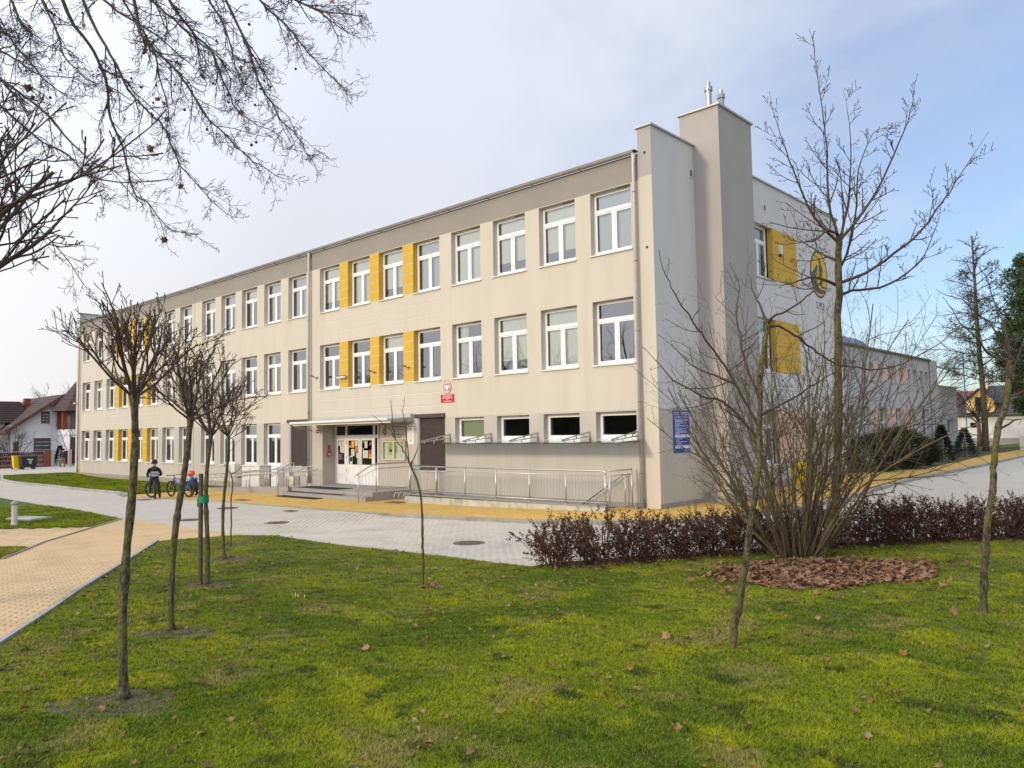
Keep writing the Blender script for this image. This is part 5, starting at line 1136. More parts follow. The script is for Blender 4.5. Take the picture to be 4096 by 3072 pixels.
# ------------------------------------------------------------------ hedge of dry spiraea bushes
def hedge_bush(seed):
    rng = random.Random(seed); mb = MB(); lf = MB()
    for i in range(60):
        a = rng.uniform(0, 6.283); rr_ = rng.uniform(.02, .26); tilt = R(rng.uniform(2, 42)); p = Vector((rr_*math.cos(a), rr_*math.sin(a), -.02))
        dv = Vector((math.cos(a)*math.sin(tilt), math.sin(a)*math.sin(tilt), math.cos(tilt))); L_ = rng.uniform(.45, .95)
        pts, _ = wander(rng, p, dv, L_, 6, .12, UP*.2); mb.tube(pts, [.0065, .006, .0055, .005, .004, .0032, .0025], 3, cap=False)
        for k in range(rng.randint(3, 6)):
            j = rng.randint(1, 5); tw, _ = wander(rng, pts[j], side_dir(rng, dv, R(rng.uniform(30, 65))), rng.uniform(.1, .28), 3, .15, UP*.2); mb.tube(tw, .0022, 3, cap=False)
            for u in range(rng.randint(6, 13)):
                q = tw[2].lerp(tw[rng.choice((1, 3))], rng.random())+Vector((rng.gauss(0, .012), rng.gauss(0, .012), rng.gauss(0, .012)))
                s = rng.uniform(.012, .028); n_ = Vector((rng.gauss(0, 1), rng.gauss(0, 1), rng.gauss(0, 1))).normalized(); e = n_.orthogonal().normalized()*s; f = n_.cross(e).normalized()*s*.5
                lf.add([q-e, q+f*1.0+n_*s*.3, q+e, q-f], [(0, 1, 2), (0, 2, 3)])
        if L_ > .62:   # feathery seed plume at the tip
            tp = pts[-1]
            for u in range(34):
                q = tp.lerp(pts[-3], u/34*.8)+Vector((rng.gauss(0, .006), rng.gauss(0, .006), rng.gauss(0, .006))); s = .010+.0005*u
                n_ = Vector((rng.gauss(0, 1), rng.gauss(0, 1), .5)).normalized(); e = n_*s*1.5; f = n_.orthogonal().normalized()*s*.4
                lf.add([q, q+e*.5+f, q+e, q+e*.5-f], [(0, 1, 2, 3)])
    for u in range(26):
        a = rng.uniform(0, 6.283); rr_ = rng.uniform(0, .3); leaf_shape(lf, rng, Vector((rr_*math.cos(a), rr_*math.sin(a), rng.uniform(.02, .42))), rng.uniform(.035, .06), Vector((rng.gauss(0, 1), rng.gauss(0, 1), .4)), .7)
    return mb.mesh('stems', mat('spiraea_stem', (.105, .058, .038), (.075, .042, .03), 9, .9), True), lf.mesh('dry_leaves', K['dry'])
HB = [hedge_bush(s) for s in (1, 2, 3, 4)]
HL = [(3.55,-9.0),(4.05,-8.35),(4.35,-7.75),(4.75,-7.1),(5.05,-6.5),(5.4,-5.85),(5.75,-5.25),(6.1,-4.65),(6.45,-4.1),(6.85,-3.5),(7.25,-2.95),(7.65,-2.4),(8.05,-1.9),(8.5,-1.35),(8.95,-.85),(9.4,-.35)]
HN = ['first bush of the brown hedge at its left end', 'second bush of the brown hedge from its left end', 'third bush of the brown hedge from its left end', 'fourth bush of the brown hedge from its left end', 'fifth bush of the brown hedge, left of the cherry trunk', 'sixth bush of the brown hedge behind the cherry trunk', 'seventh bush of the brown hedge left of the shrub stems', 'eighth bush of the brown hedge behind the shrub stems', 'ninth bush of the brown hedge behind the shrub stems', 'tenth bush of the brown hedge behind the maple trunk', 'eleventh bush of the brown hedge right of the maple trunk', 'twelfth bush of the brown hedge, fifth from its right end', 'thirteenth bush of the brown hedge, fourth from its right end', 'fourteenth bush of the brown hedge, third from its right end', 'fifteenth bush of the brown hedge, second from its right end', 'last bush of the brown hedge at the right edge']
rng = random.Random(9)
for i, (x, y) in enumerate(HL):
    t = thing('hedge_bush', HN[i], 'bush', (x, y, 0), rng.uniform(0, 6.28), group='dry brown bushes forming the hedge'); s = rng.uniform(.92, 1.12); t.scale = (s*1.1, s*1.1, s)
    a, b_ = HB[i % 4]; obj('stems', a, t); obj('dry_leaves', b_, t)

# ------------------------------------------------------------------ fallen leaves
rng = random.Random(31); mb = MB()
def bed_in(x, y):
    dx, dy = x-7.25, y+7.05; u = dx*.52+dy*.85; v = dx*.85-dy*.52
    return (u/1.75)**2+(v/1.05)**2+.45*noise.noise(Vector((x*1.9, y*1.9, 0))) < .86
def bed_r(x, y):
    dx, dy = x-7.25, y+7.05; u = dx*.52+dy*.85; v = dx*.85-dy*.52
    return (u/1.75)**2+(v/1.05)**2+.45*noise.noise(Vector((x*1.9, y*1.9, 0)))+.25*noise.noise(Vector((x*6, y*6, 4)))
cnt = 0
while cnt < 2900:
    x, y = rng.uniform(4.9, 9.8), rng.uniform(-9.6, -4.5)
    e_ = bed_r(x, y)
    if rng.random() > S(1.35, .75, e_)+.012*(e_ < 2.2): continue
    cnt += 1; leaf_shape(mb, rng, Vector((x, y, rng.uniform(.012, .065))), rng.choice((.03, .04, .05, .06, .075, .09, .11)), Vector((rng.gauss(0, .35), rng.gauss(0, .35), 1)), .5)
tag(mb.build('leaf_litter', K['leaf_br']), 'bed of brown fallen leaves under the shrub and maple', 'leaf litter', kind='stuff')
bed = [];
for i in range(40):
    a = i/40*6.283; r_ = 1.0
    while not bed_in(7.25+2.4*r_*math.cos(a), -7.05+2.4*r_*math.sin(a)) and r_ > .1: r_ -= .02
    bed.append((7.25+2.4*r_*math.cos(a), -7.05+2.4*r_*math.sin(a)))
sheet('soil', bed, .006, K['soil'])
sheet('soil', [(3.3,-9.35),(4.15,-8.75),(5.0,-7.1),(7.4,-3.05),(9.2,-1.0),(11.4,1.9),(11.1,2.3),(8.5,-.75),(6.8,-2.85),(4.45,-6.85),(3.35,-8.75)], .008, K['soil'])
mb = MB()
for k in range(600):   # leaves caught along the hedge foot
    i = rng.random()*(len(HL)-1); j = int(i); x = HL[j][0]+(HL[j+1][0]-HL[j][0])*(i-j)+rng.gauss(0, .22); y = HL[j][1]+(HL[j+1][1]-HL[j][1])*(i-j)+rng.gauss(0, .2)
    leaf_shape(mb, rng, Vector((x, y, rng.uniform(.015, .05))), rng.uniform(.04, .085), Vector((rng.gauss(0, .4), rng.gauss(0, .4), 1)), .5)
tag(mb.build('leaf_litter', K['leaf_br']), 'brown fallen leaves caught along the foot of the hedge', 'leaf litter', kind='stuff')
mb = MB(); cnt = 0
while cnt < 2300:
    x, y = rng.uniform(-5, 14), rng.uniform(-18.5, -4)
    if not in_poly(x, y, P_LAWN) or not in_view(x, y, 0, .08): continue
    if noise.noise(Vector((x*.6, y*.6, 3)))+.55*rng.random() < .18: continue
    cnt += 1; leaf_shape(mb, rng, Vector((x, y, gz(x, y)+rng.uniform(.026, .042))), rng.choice((.018, .022, .026, .03, .035, .04, .048, .055, .065)), Vector((rng.gauss(0, .5), rng.gauss(0, .5), 1)), .6)
tag(mb.build('scattered_leaves', mat('lawn_leaf', (.21, .135, .045), (.085, .055, .026), 5, .85, c3=(.33, .245, .11), ns2=13)), 'small brown leaves scattered over the front lawn', 'leaves', kind='stuff')
def one_leaf(x, y, s, m, label, n_=(.2, -.5, .8), sd=1):
    lf = MB(); leaf_shape(lf, random.Random(sd), Vector((0, 0, 0)), s, Vector(n_), .7); tag(lf.build('fallen_leaf', m, loc=(x, y, gz(x, y)+.045)), label, 'leaf', 'large single leaves on the lawn')
one_leaf(5.25, -14.05, .085, K['leaf_tan'], 'large tan curled leaf alone on the lawn at lower left', sd=3)
one_leaf(7.35, -11.75, .10, K['leaf_tan'], 'pale folded leaf beside the foot of the cherry trunk', sd=4)
one_leaf(9.42, -10.9, .075, K['leaf_or'], 'orange brown leaf on the lawn at right', sd=6)
one_leaf(4.75, -15.02, .04, K['leaf_or'], 'small bright orange leaf beside the second trunk', sd=7)
one_leaf(9.35, -8.75, .09, K['leaf_br'], 'large brown leaf leaning on the foot of the right cherry tree', (.4, -.8, .4), 8)
LH = thing('leaf_heap', 'small heap of brown leaves at the foot of the leaning sapling', 'leaves', (3.32, -11.48, 0))
for k in range(14):
    lf = MB(); leaf_shape(lf, random.Random(20+k), Vector((.05*math.cos(k*2.1)*(1+k*.25), .05*math.sin(k*2.1)*(1+k*.2), .04)), .055, Vector((.3*math.cos(k), -.5, .8)), .7); lf.build('leaf', K['leaf_br'], LH)
# bare soil rings round the trunks
RINGS = []
for i, (x, y, a, b_) in enumerate(((4.92, -16.3, .62, .30), (2.9, -14.98, .45, .26), (.5, -13.37, .42, .26), (-1.78, -11.92, .5, .32), (-3.5, -10.92, .25, .16))):
    P_ = []
    for k in range(60):
        t = k/60*6.283; f = 1+.45*noise.noise(Vector((math.cos(t)*1.6+i*7, math.sin(t)*1.6, 0)))+.28*noise.noise(Vector((math.cos(t)*6, math.sin(t)*6, i*3)))
        u, v = a*f*math.cos(t), b_*f*math.sin(t); P_.append((x+u*.73-v*.68, y+u*.68+v*.73))
    RINGS.append(P_); sheet('soil', P_, .004, K['soil'])
mb = MB(); rg = random.Random(17)
for i, (x, y, a) in enumerate(((4.92, -16.3, .5), (2.9, -14.98, .38), (.5, -13.37, .4), (-1.78, -11.92, .4))):
    for k in range(150):   # clods and twigs of litter about the trunks
        px, py = x+rg.gauss(0, a*.5), y+rg.gauss(0, a*.4); s_ = rg.uniform(.006, .018); mb.lathe([(s_*.5, 0), (s_, s_*.4), (s_*.6, s_*.9)], (px, py, gz(px, py)), 5)
tag(mb.build('soil_clods', K['soil']), 'crumbs of dark soil about the feet of the young trees', 'soil', kind='stuff')

# ------------------------------------------------------------------ conifers by the far wing
def needle_bush(name, label, x, y, rx, h, seed, m, n=2600, cone=False, blue=False, group=None):
    rng = random.Random(seed); t = thing(name, label, 'shrub' if not cone else 'tree', (x, y, gz(x, y)), group=group)
    st = MB(); nd = MB()
    st.tube([(0, 0, -.05), (0, 0, h*.9)], [.05, .01], 6)
    for i in range(n):
        if cone:
            f = rng.random()**.75; z = h*(.06+.94*f); lay = (z*5.0/h*2.2) % 1; rad_ = rx*(1-f)**.85*(.62+.38*(1-lay)); a = rng.uniform(0, 6.283); rr_ = rad_*math.sqrt(rng.uniform(.25, 1))
            p = Vector((rr_*math.cos(a), rr_*math.sin(a), z-.22*rr_+.04)); dv = Vector((math.cos(a), math.sin(a), rng.uniform(-.2, .45)))
        else:
            u = rng.uniform(-1, 1); a = rng.uniform(0, 6.283); q = math.sqrt(1-u*u); k = rng.uniform(.55, 1)**.4*(1+.22*noise.noise(Vector((a*2, u*3, seed))))
            p = Vector((rx*q*math.cos(a)*k, rx*q*math.sin(a)*k, h*.5+h*.52*u*k)); dv = Vector((q*math.cos(a), q*math.sin(a), .5+u))
            if p.z < .02: continue
        dv.normalize(); L_ = rng.uniform(.12, .30)*(.7 if cone else 1); s = side_dir(rng, dv, R(90))*.022
        nd.add([p-s, p+s, p+dv*L_+Vector((0, 0, -.02))+s*.3], [(0, 1, 2)]); s2 = dv.cross(s).normalized()*.022; nd.add([p-s2, p+s2, p+dv*L_], [(0, 1, 2)])
    for i in range(0 if cone else 40):   # upright young shoots give the top its ragged outline
        a = rng.uniform(0, 6.283); q = rx*math.sqrt(rng.random())*.9; base = Vector((q*math.cos(a), q*math.sin(a), h*(.52+.42*math.sqrt(max(0, 1-(q/rx)**2))))); L_ = rng.uniform(.2, .6); dv = Vector((rng.gauss(0, .2), rng.gauss(0, .2), 1)).normalized()
        for k in range(16):
            p = base+dv*L_*k/16; e = side_dir(rng, dv, R(50))*rng.uniform(.06, .13)*(1-.6*k/16); s = side_dir(rng, e.normalized(), R(90))*.014; nd.add([p-s, p+s, p+e], [(0, 1, 2)])
    st.build('trunk', K['bark'], t); nd.build('crown', m, t); return t
needle_bush('yew_bush', 'leftmost dark evergreen bush before the far wing behind the maple trunk', .3, 17.0, 1.05, 1.55, 1, K['needle'], group='dark evergreen bushes by the far wing')
needle_bush('yew_bush', 'middle dark evergreen bush with ragged top before the peach panels', .6, 19.6, 1.15, 1.75, 2, K['needle'], 3000, group='dark evergreen bushes by the far wing')
needle_bush('yew_bush', 'rightmost low evergreen bush beside the small conifers', .35, 23.2, 1.0, 1.35, 3, K['needle'], group='dark evergreen bushes by the far wing')
needle_bush('small_conifer', 'small dark green conifer before the far wing', .42, 27.7, .85, 1.95, 4, K['needle'], 2600, True)
needle_bush('blue_spruce', 'small blue green spruce right of the dark conifer', -.2, 35.5, 1.0, 1.75, 5, K['needle_b'], 2600, True)

# ------------------------------------------------------------------ far wing of the school
K['wing'] = mat('plaster_wing', (.43, .43, .44), (.46, .46, .47), .9, .92, .2, 60)
WG = thing('far_wing', 'grey two storey wing with peach panels behind the main building', 'building', (-4.07, 30, 0)); lw = (4.07, -30, 0)
WX = -4.07; PW = lambda y, d_, z: (WX-d_, y, z)
low = [(26.6, 27.6), (29.2, 30.3), (32.22, 33.67), (35.37, 36.6), (38.35, 39.7), (41.36, 43.15)]
upw = [(24.5, 25.2), (26.0, 26.7), (27.6, 28.3), (29.3, 30.0), (30.52, 31.4), (32.2, 33.0), (34.0, 34.8), (35.17, 35.8), (36.49, 37.2), (38.42, 39.05), (39.57, 40.3), (41.26, 42.05), (42.5, 43.2)]
wo = [(a, b_, 1.5, 3.42) for a, b_ in low]+[(a, b_, 5.12, 6.14) for a, b_ in upw]
mbs = wall_grid(('m',), lambda z: 'm', 14.5, 43.75, -.2, 7.0, wo, PW, (), lambda o: .3)
mbs['m'].build('wing_wall', K['wing'], WG, loc=lw)
mb = MB(); mb.box(WX-14, WX-.35, 14.6, 43.7, -.2, 6.98); mb.build('wing_core', K['interior'], WG, loc=lw)
MB().box(WX-14.2, WX+.12, 14.6, 43.9, 7.0, 7.1).build('wing_roof', K['zinc_dk'], WG, loc=lw)
MB().tube([(WX+.1, 14.6, 7.02), (WX+.1, 43.9, 7.02)], .08, 8).build('gutter', K['zinc_dk'], WG, loc=lw)
def wwin(a, b_, z0, z1, two):
    f = MB(); x0, x1 = WX-.3, WX-.22; e = .07
    f.box(x0, x1, a, a+e, z0, z1).box(x0, x1, b_-e, b_, z0, z1).box(x0, x1, a+e, b_-e, z0, z0+e).box(x0, x1, a+e, b_-e, z1-e, z1)
    if two: f.box(x0, x1+.01, a+e, b_-e, z0+.92, z0+1.05)
    o = f.build('window', K['pvc'], WG, loc=lw); MB().quad((WX-.26, a, z0), (WX-.26, b_, z0), (WX-.26, b_, z1), (WX-.26, a, z1)).build('pane', K['glass'], o)
    MB().box(WX-.2, WX+.06, a-.04, b_+.04, z0-.05, z0-.003).build('sill', K['sill'], o)
for a, b_ in low: wwin(a, b_, 1.5, 3.42, True)
for a, b_ in upw: wwin(a, b_, 5.12, 6.14, False)
def peach(a, b_, z0, z1, n):
    h = (z1-z0)/n
    for i in range(n): MB().box(WX+.001, WX+.014, a, b_, z0+i*h+.01, z0+(i+1)*h-.01).build('peach_panel', K['peach'], WG, loc=lw)
for (a, b_), (c_, e_) in zip(low[1:4], low[2:5]): peach(b_+.03, c_-.03, 1.5, 3.42, 4)
for (a, b_), (c_, e_) in zip(upw[4:9], upw[5:10]): peach(b_+.02, c_-.02, 5.12, 6.14, 2)
MB().prism([(43.75,-.2),(45.1,-.2),(44.75,7.0),(43.75,7.0)], 'x', WX-.4, WX+.25).build('end_pilaster', K['wing'], WG, loc=lw)
MB().tube([(WX+.12, 43.6, 7.0), (WX+.12, 43.6, -.1)], .06, 8).build('downpipe', K['zinc'], WG, loc=lw)
bmb = MB(); n_ = 12
arc = [(WX-2.6-5.2*(1-math.cos(math.pi*i/n_))/1.0*.5-0, 7.1+1.9*math.sin(math.pi*i/n_)) for i in range(n_+1)]
for (a, b_), (c_, e_) in zip(arc, arc[1:]): bmb.quad((a, 16, b_), (a, 40, b_), (c_, 40, e_), (c_, 16, e_))
bmb.add([(a, 40, b_) for a, b_ in arc], [tuple(range(n_+1))]); bmb.build('barrel_roof', mat('roof_blue_grey', (.15, .18, .21), (.19, .22, .25), 2, .5, metal=.3), WG, loc=lw)
eo = [(45.4, 46.8, 1.6, 2.68), (48.0, 49.9, 1.6, 2.7)]
mbs = wall_grid(('m',), lambda z: 'm', 44.9, 51.2, -.2, 5.2, eo, PW, (), lambda o: .3)
mbs['m'].build('extension_wall', K['wing'], WG, loc=lw)
MB().box(WX-8, WX-.35, 44.9, 51.1, -.2, 5.18).build('extension_core', K['interior'], WG, loc=lw); MB().box(WX-8.2, WX+.1, 44.7, 51.35, 5.2, 5.28).build('extension_roof', K['zinc'], WG, loc=lw)
for a, b_, z0, z1 in eo: wwin(a, b_, z0, z1, False)
for i in range(3): MB().tube([(WX-3-.3*i, 44.9, 6.6-.1*i), (WX-3-.3*i, 50.0, 5.35)], .07, 6).build('roof_strut', mat('green_metal', (.20, .30, .28), rough=.5) if i == 0 else bpy.data.materials['green_metal'], WG, loc=lw)

# ------------------------------------------------------------------ house on the right
def tile_mat(name, c, c2): return mat(name, c, c2, 2.5, .8, .4, 30)
RT = tile_mat('roof_tile_grey', (.060, .060, .065), (.085, .085, .09))
HR = thing('house_with_dark_roof', 'white house with dark tiled roof and yellow dormer at right', 'house', (-4, 80, .4)); lh = (4, -80, -.4)
MB().box(-10.6, 6, 80, 90, -.2, 3.4).build('wall', mat('house_white', (.62, .61, .58), (.56, .55, .52), .8, .9), HR, loc=lh)
rf = MB(); rf.add([(-11.1, 79.5, 3.25), (7, 79.5, 3.25), (7, 90.5, 3.25), (-11.1, 90.5, 3.25), (-8.9, 85, 6.75), (5, 85, 6.75)], [(0, 1, 5, 4), (1, 2, 5), (2, 3, 4, 5), (3, 0, 4), (3, 2, 1, 0)])
rf = rf.build('roof', RT, HR, loc=lh)
for i in range(15):   # tile courses
    f = i/15; z = 3.27+3.45*f; y = 79.5+5.5*f; x0 = -11.1+2.2*f; x1 = 7-2*f
    MB().box(x0, x1, y-.03, y+.28, z-.02, z+.07).build('tile_course', RT, rf)
MB().box(-8.85, -8.3, 84.4, 85.4, 6.2, 7.2).build('chimney', mat('chimney_cream', (.60, .50, .33), rough=.9), rf)
dm = MB(); dm.add([(-9.7, 79.9, 3.62), (-6.9, 79.9, 3.62), (-6.9, 79.9, 4.9), (-8.3, 79.9, 6.15), (-9.7, 79.9, 4.9), (-9.7, 84, 3.62), (-6.9, 84, 3.62), (-6.9, 84, 4.9), (-8.3, 84, 6.15), (-9.7, 84, 4.9)], [(0, 1, 2, 3, 4), (5, 0, 4, 9), (1, 6, 7, 2)])
dm = dm.build('dormer', mat('dormer_yellow', (.70, .48, .16), rough=.9), HR, loc=lh)
for s in (-1, 1): MB().add([(-8.3, 79.5, 6.35), (-8.3+s*1.85, 79.5, 4.72), (-8.3+s*1.85, 85, 4.72), (-8.3, 85, 6.35), (-8.3, 79.5, 6.2), (-8.3+s*1.85, 79.5, 4.57), (-8.3+s*1.85, 85, 4.57), (-8.3, 85, 6.2)], [(0,1,2,3),(0,4,5,1),(1,5,6,2),(7,6,5,4)]).build('dormer_roof', RT, dm)
brn = mat('brown_wood', (.09, .05, .03), rough=.6)
MB().box(-8.75, -7.85, 79.84, 79.88, 3.65, 5.35).build('window', brn, dm); MB().box(-8.65, -7.95, 79.82, 79.838, 3.75, 5.25).build('pane', K['glass_d'], dm)
w_ = MB().box(-9.35, -8.75, 79.94, 79.99, 1.95, 2.5).build('window', brn, HR, loc=lh); MB().box(-9.3, -8.8, 79.92, 79.938, 2.0, 2.45).build('pane', K['glass_d'], w_)
for x in (-3.5, 1.0): w_ = MB().box(x, x+1.2, 79.94, 79.99, 1.2, 2.5).build('window', brn, HR, loc=lh); MB().box(x+.1, x+1.1, 79.92, 79.938, 1.3, 2.4).build('pane', K['glass_d'], w_)
MB().box(-5.5, -4.9, 80.9, 82.4, 5.0, 5.06).build('skylight', K['glass_d'], HR, loc=lh)
MB().box(-10.75, 6.15, 79.93, 79.99, -.2, .75).build('plinth', K['plinth'], HR, loc=lh)
H2 = thing('distant_red_roof_house', 'distant house with red roof behind the far wing', 'house', (-21.5, 130, 0)); MB().box(-4, 4, 0, 8, 0, 5.5).build('wall', K['plaster'], H2); MB().add([(-4.5, -.5, 5.4), (4.5, -.5, 5.4), (4.5, 8.5, 5.4), (-4.5, 8.5, 5.4), (-4.5, 4, 8.2), (4.5, 4, 8.2)], [(0,1,5,4),(2,3,4,5),(1,2,5),(3,0,4)]).build('roof', tile_mat('roof_red', (.30, .10, .07), (.24, .08, .06)), H2)
PO = thing('blue_pole', 'thin blue pole standing before the yellow dormer', 'pole', (-7.1, 68, .2)); MB().tube([(0, 0, 0), (0, 0, 9.2)], .05, 8).build('shaft', mat('blue_paint', (.02, .13, .45), rough=.5), PO); MB().tube([(-.02, 0, 9.2), (-.05, 0, 10.6)], .02, 6).build('antenna', K['zinc'], PO)
GP = thing('electrical_box', 'small grey electrical box on a post at the right edge', 'box', (.55, 50, .25)); MB().box(-.25, .25, -.15, .15, 0, 1.1).build('body', K['grey_box'], GP); MB().box(-.23, .23, -.16, -.151, .1, 1.05).build('door', K['grey_box'], GP)

# trees at right
def clump(mb, rng, c, r_, n, s0, s1):
    for i in range(n):
        dv = Vector((rng.gauss(0, 1), rng.gauss(0, 1), rng.gauss(0, 1))).normalized(); p = c+dv*r_*rng.random()**.5; s = rng.uniform(s0, s1)
        a = side_dir(rng, dv, R(90))*s*.42; b = dv.cross(a)*.5+dv*s*.9; mb.add([p-a*.5, p+b, p+a*.5], [(0, 1, 2)])
LT = thing('mistletoe_tree', 'tall straight bare tree with ivy and mistletoe clumps at right', 'tree', (-1.7, 48.6, .2))
rng = random.Random(12); MB().tube(smooth_line([(0, 0, -.2), (.05, 0, 4), (-.1, 0, 9), (-.1, 0, 13), (-.15, 0, 16.6)], 3), [.25-.017*i for i in range(13)], 10).build('trunk', K['bark'], LT, smooth=True)
mb = MB(); CL = [dict(n=6., jit=.08, trop=DN*.1, sides=4, seg=.3, tip=.3, **{'from': .15}), dict(n=7., ang=(25, 60), ratio=(.3, .5), jit=.12, sides=3, rr=.5, rmin=.010, seg=.2), dict(n=0, ang=(30, 60), ratio=(.3, .5), jit=.12, sides=3, rr=.6, rmin=.008, seg=.2)]
tips = []
for i in range(46):
    z = 5.2+11.2*(i/46); a = i*2.4+rng.random(); L_ = (3.6*(1-(z-5)/13)+.9)*rng.uniform(.7, 1.15); el = R(rng.uniform(-8, 22)+(z-5)*2.2)
    q0 = Vector((-.05, 0, z)); dv = Vector((math.cos(a)*math.cos(el), math.sin(a)*math.cos(el), math.sin(el))); grow(mb, rng, q0, dv, L_, .05, 0, CL); tips.append((q0+dv*L_*rng.uniform(.45, .95), z))
mb.build('crown', K['twig_dark'], LT, smooth=True)
rng.shuffle(tips)
for p, z in tips[:17]:
    if z > 14: continue
    cm = MB(); clump(cm, rng, p+Vector((0, 0, -.1)), rng.uniform(.35, .7), 130, .12, .26); cm.build('mistletoe_clump', K['mistle'], LT)
iv = MB(); 
for i in range(22): clump(iv, rng, Vector((rng.gauss(-.05, .3), rng.gauss(0, .3), rng.uniform(8.3, 13.5))), .45, 36, .12, .26)
iv.build('ivy', K['mistle'], LT)
def pine(name, label, x, y, h, r_, seed, z0=3.0):
    rng = random.Random(seed); t = thing(name, label, 'tree', (x, y, gz(x, y)), group='pines at the right edge')
    MB().tube([(0, 0, -.2), (.1, 0, h*.5), (0, 0, h)], [.32, .22, .05], 8).build('trunk', K['bark'], t, smooth=True)
    br = MB(); nd = MB()
    for i in range(44):
        f = i/44; z = z0+(h-z0)*f; a = i*2.4; L_ = r_*(1-f)**.6*rng.uniform(.6, 1.1)+.5; e = Vector((math.cos(a)*L_, math.sin(a)*L_, z+.2*L_)); br.tube([(0, 0, z), e], [.05, .015], 4, cap=False)
        for k in range(6): clump(nd, rng, Vector((0, 0, z)).lerp(e, rng.uniform(.35, 1.05))+Vector((rng.gauss(0, .25), rng.gauss(0, .25), rng.gauss(.1, .15))), .40, 64, .16, .34)
    br.build('branches', K['bark'], t); nd.build('crown', K['needle_p'], t)
pine('pine_tree', 'nearer green pine crown cut by the right edge', 1.9, 47, 14.0, 3.0, 1, 4.0)
pine('pine_tree', 'farther green pine behind the mistletoe tree at right', .2, 60, 13.0, 3.4, 2, 2.5)
pine('pine_tree', 'pine beyond the right edge behind the house', 3.2, 66, 15.5, 4.0, 4, 3)
big_bare(-6.5, 70, 9, 'thin bare tree before the yellow dormer house', 91)
big_bare(-12, 84, 8.5, 'faint bare tree behind the far wing roof', 92)
# ------------------------------------------------------------------ left background: house, fence, bins
brick = mat('red_brick', (.26, .085, .05), (.20, .06, .04), 12, .85, .3, 40)
RTB = tile_mat('roof_tile_brown', (.066, .045, .039), (.085, .058, .050)); wht = mat('house_render', (.80, .80, .81), (.76, .76, .77), .7, .9); brw = mat('window_wood', (.16, .065, .03), rough=.6)
HO = thing('white_house', 'white house with brown tiled roof and conical turret at left', 'house', (-66, 4, 0)); ho = (66, -4, 0)
mb = MB(); mb.prism([(.9, -.2), (8.9, -.2), (8.9, 3.55), (4.9, 6.25), (.9, 3.55)], 'x', -76, -66); mb.build('wall', wht, HO, loc=ho)
for s, (a, b_) in ((-1, (.3, 3.1)), (1, (9.5, 3.1))):
    rf = MB().add([(-65.3, 4.9, 6.42), (-65.3, a, b_), (-76.5, a, b_), (-76.5, 4.9, 6.42), (-65.3, 4.9, 6.2), (-65.3, a, b_-.22), (-76.5, a, b_-.22), (-76.5, 4.9, 6.2)], [(0,1,2,3),(0,4,5,1),(1,5,6,2),(7,6,5,4),(0,3,7,4)]).build('roof', RTB, HO, loc=ho)
    MB().add([(-65.28, 4.9, 6.38), (-65.28, a, b_-.02), (-65.28, a, b_-.26), (-65.28, 4.9, 6.14)], [(0,1,2,3)]).build('barge_board', brw, rf)
    n_ = 14
    for i in range(n_):
        f = i/n_; y = a+(4.9-a)*f; z = b_+(6.42-b_)*f; y2 = a+(4.9-a)*(f+1/n_); MB().add([(-65.3, y, z+.06), (-76.5, y, z+.06), (-76.5, y2, z+(6.42-b_)/n_+.012), (-65.3, y2, z+(6.42-b_)/n_+.012), (-65.3, y, z), (-76.5, y, z)], [(0,1,2,3),(4,5,1,0)]).build('tile_course', RTB, rf)
# long wing with its roof slope facing the road
MB().box(-76, -68.2, -5.5, .95, -.2, 4.0).build('side_wing_wall', wht, HO, loc=ho)
rf = MB().add([(-67.6, -6, 3.85), (-67.6, 3.0, 3.85), (-71.5, 3.0, 5.95), (-71.5, -.1, 5.95), (-76.5, 3, 3.85), (-76.5, -6, 3.85), (-71.5,-5,5.95)], [(0,1,2,3,6),(3,2,4,5,6),(0,6,5)]).build('side_wing_roof', RTB, HO, loc=ho)
for i in range(12):
    f = i/12; x = -67.6-3.9*f; z = 3.87+2.1*f; MB().box(x-.32, x, -6+.9*f, 3.0, z-.03, z+.07).build('tile_course', RTB, rf)
MB().box(-71.8, -71.3, 3.3, 3.8, 5.4, 6.25).build('chimney', brick, rf)
# turret with brick piers
TC = (-65.0, 6.1)
mb = MB(); mb.lathe([(1.75, -.2), (1.75, 2.7), (1.85, 2.72), (1.85, 3.2), (1.75, 3.2)], (*TC, 0), 8); mb.build('turret_base', wht, HO, loc=ho)
mb = MB(); mb.lathe([(2.35, 4.85), (1.5, 5.9), (.75, 6.9), (.05, 8.05)], (*TC, 0), 8); tr = mb.build('turret_roof', RTB, HO, loc=ho)
for i in range(9):
    f = i/9; MB().lathe([(2.36-2.25*f, 4.84+3.1*f), (2.40-2.25*f, 4.86+3.1*f), (2.34-2.25*(f+.1), 4.9+3.1*(f+.1))], (*TC, 0), 8).build('tile_ring', RTB, tr)
for i in range(8):
    a = (i+.5)/8*6.283; x, y = TC[0]+1.65*math.cos(a), TC[1]+1.65*math.sin(a); MB().box(x-.17, x+.17, y-.17, y+.17, 3.2, 4.9).build('brick_pier', brick, HO, loc=ho)
MB().cyl(*TC, 3.2, 4.85, 1.2, 8).build('turret_core', K['glass_d'] if False else K['interior'], HO, loc=ho)
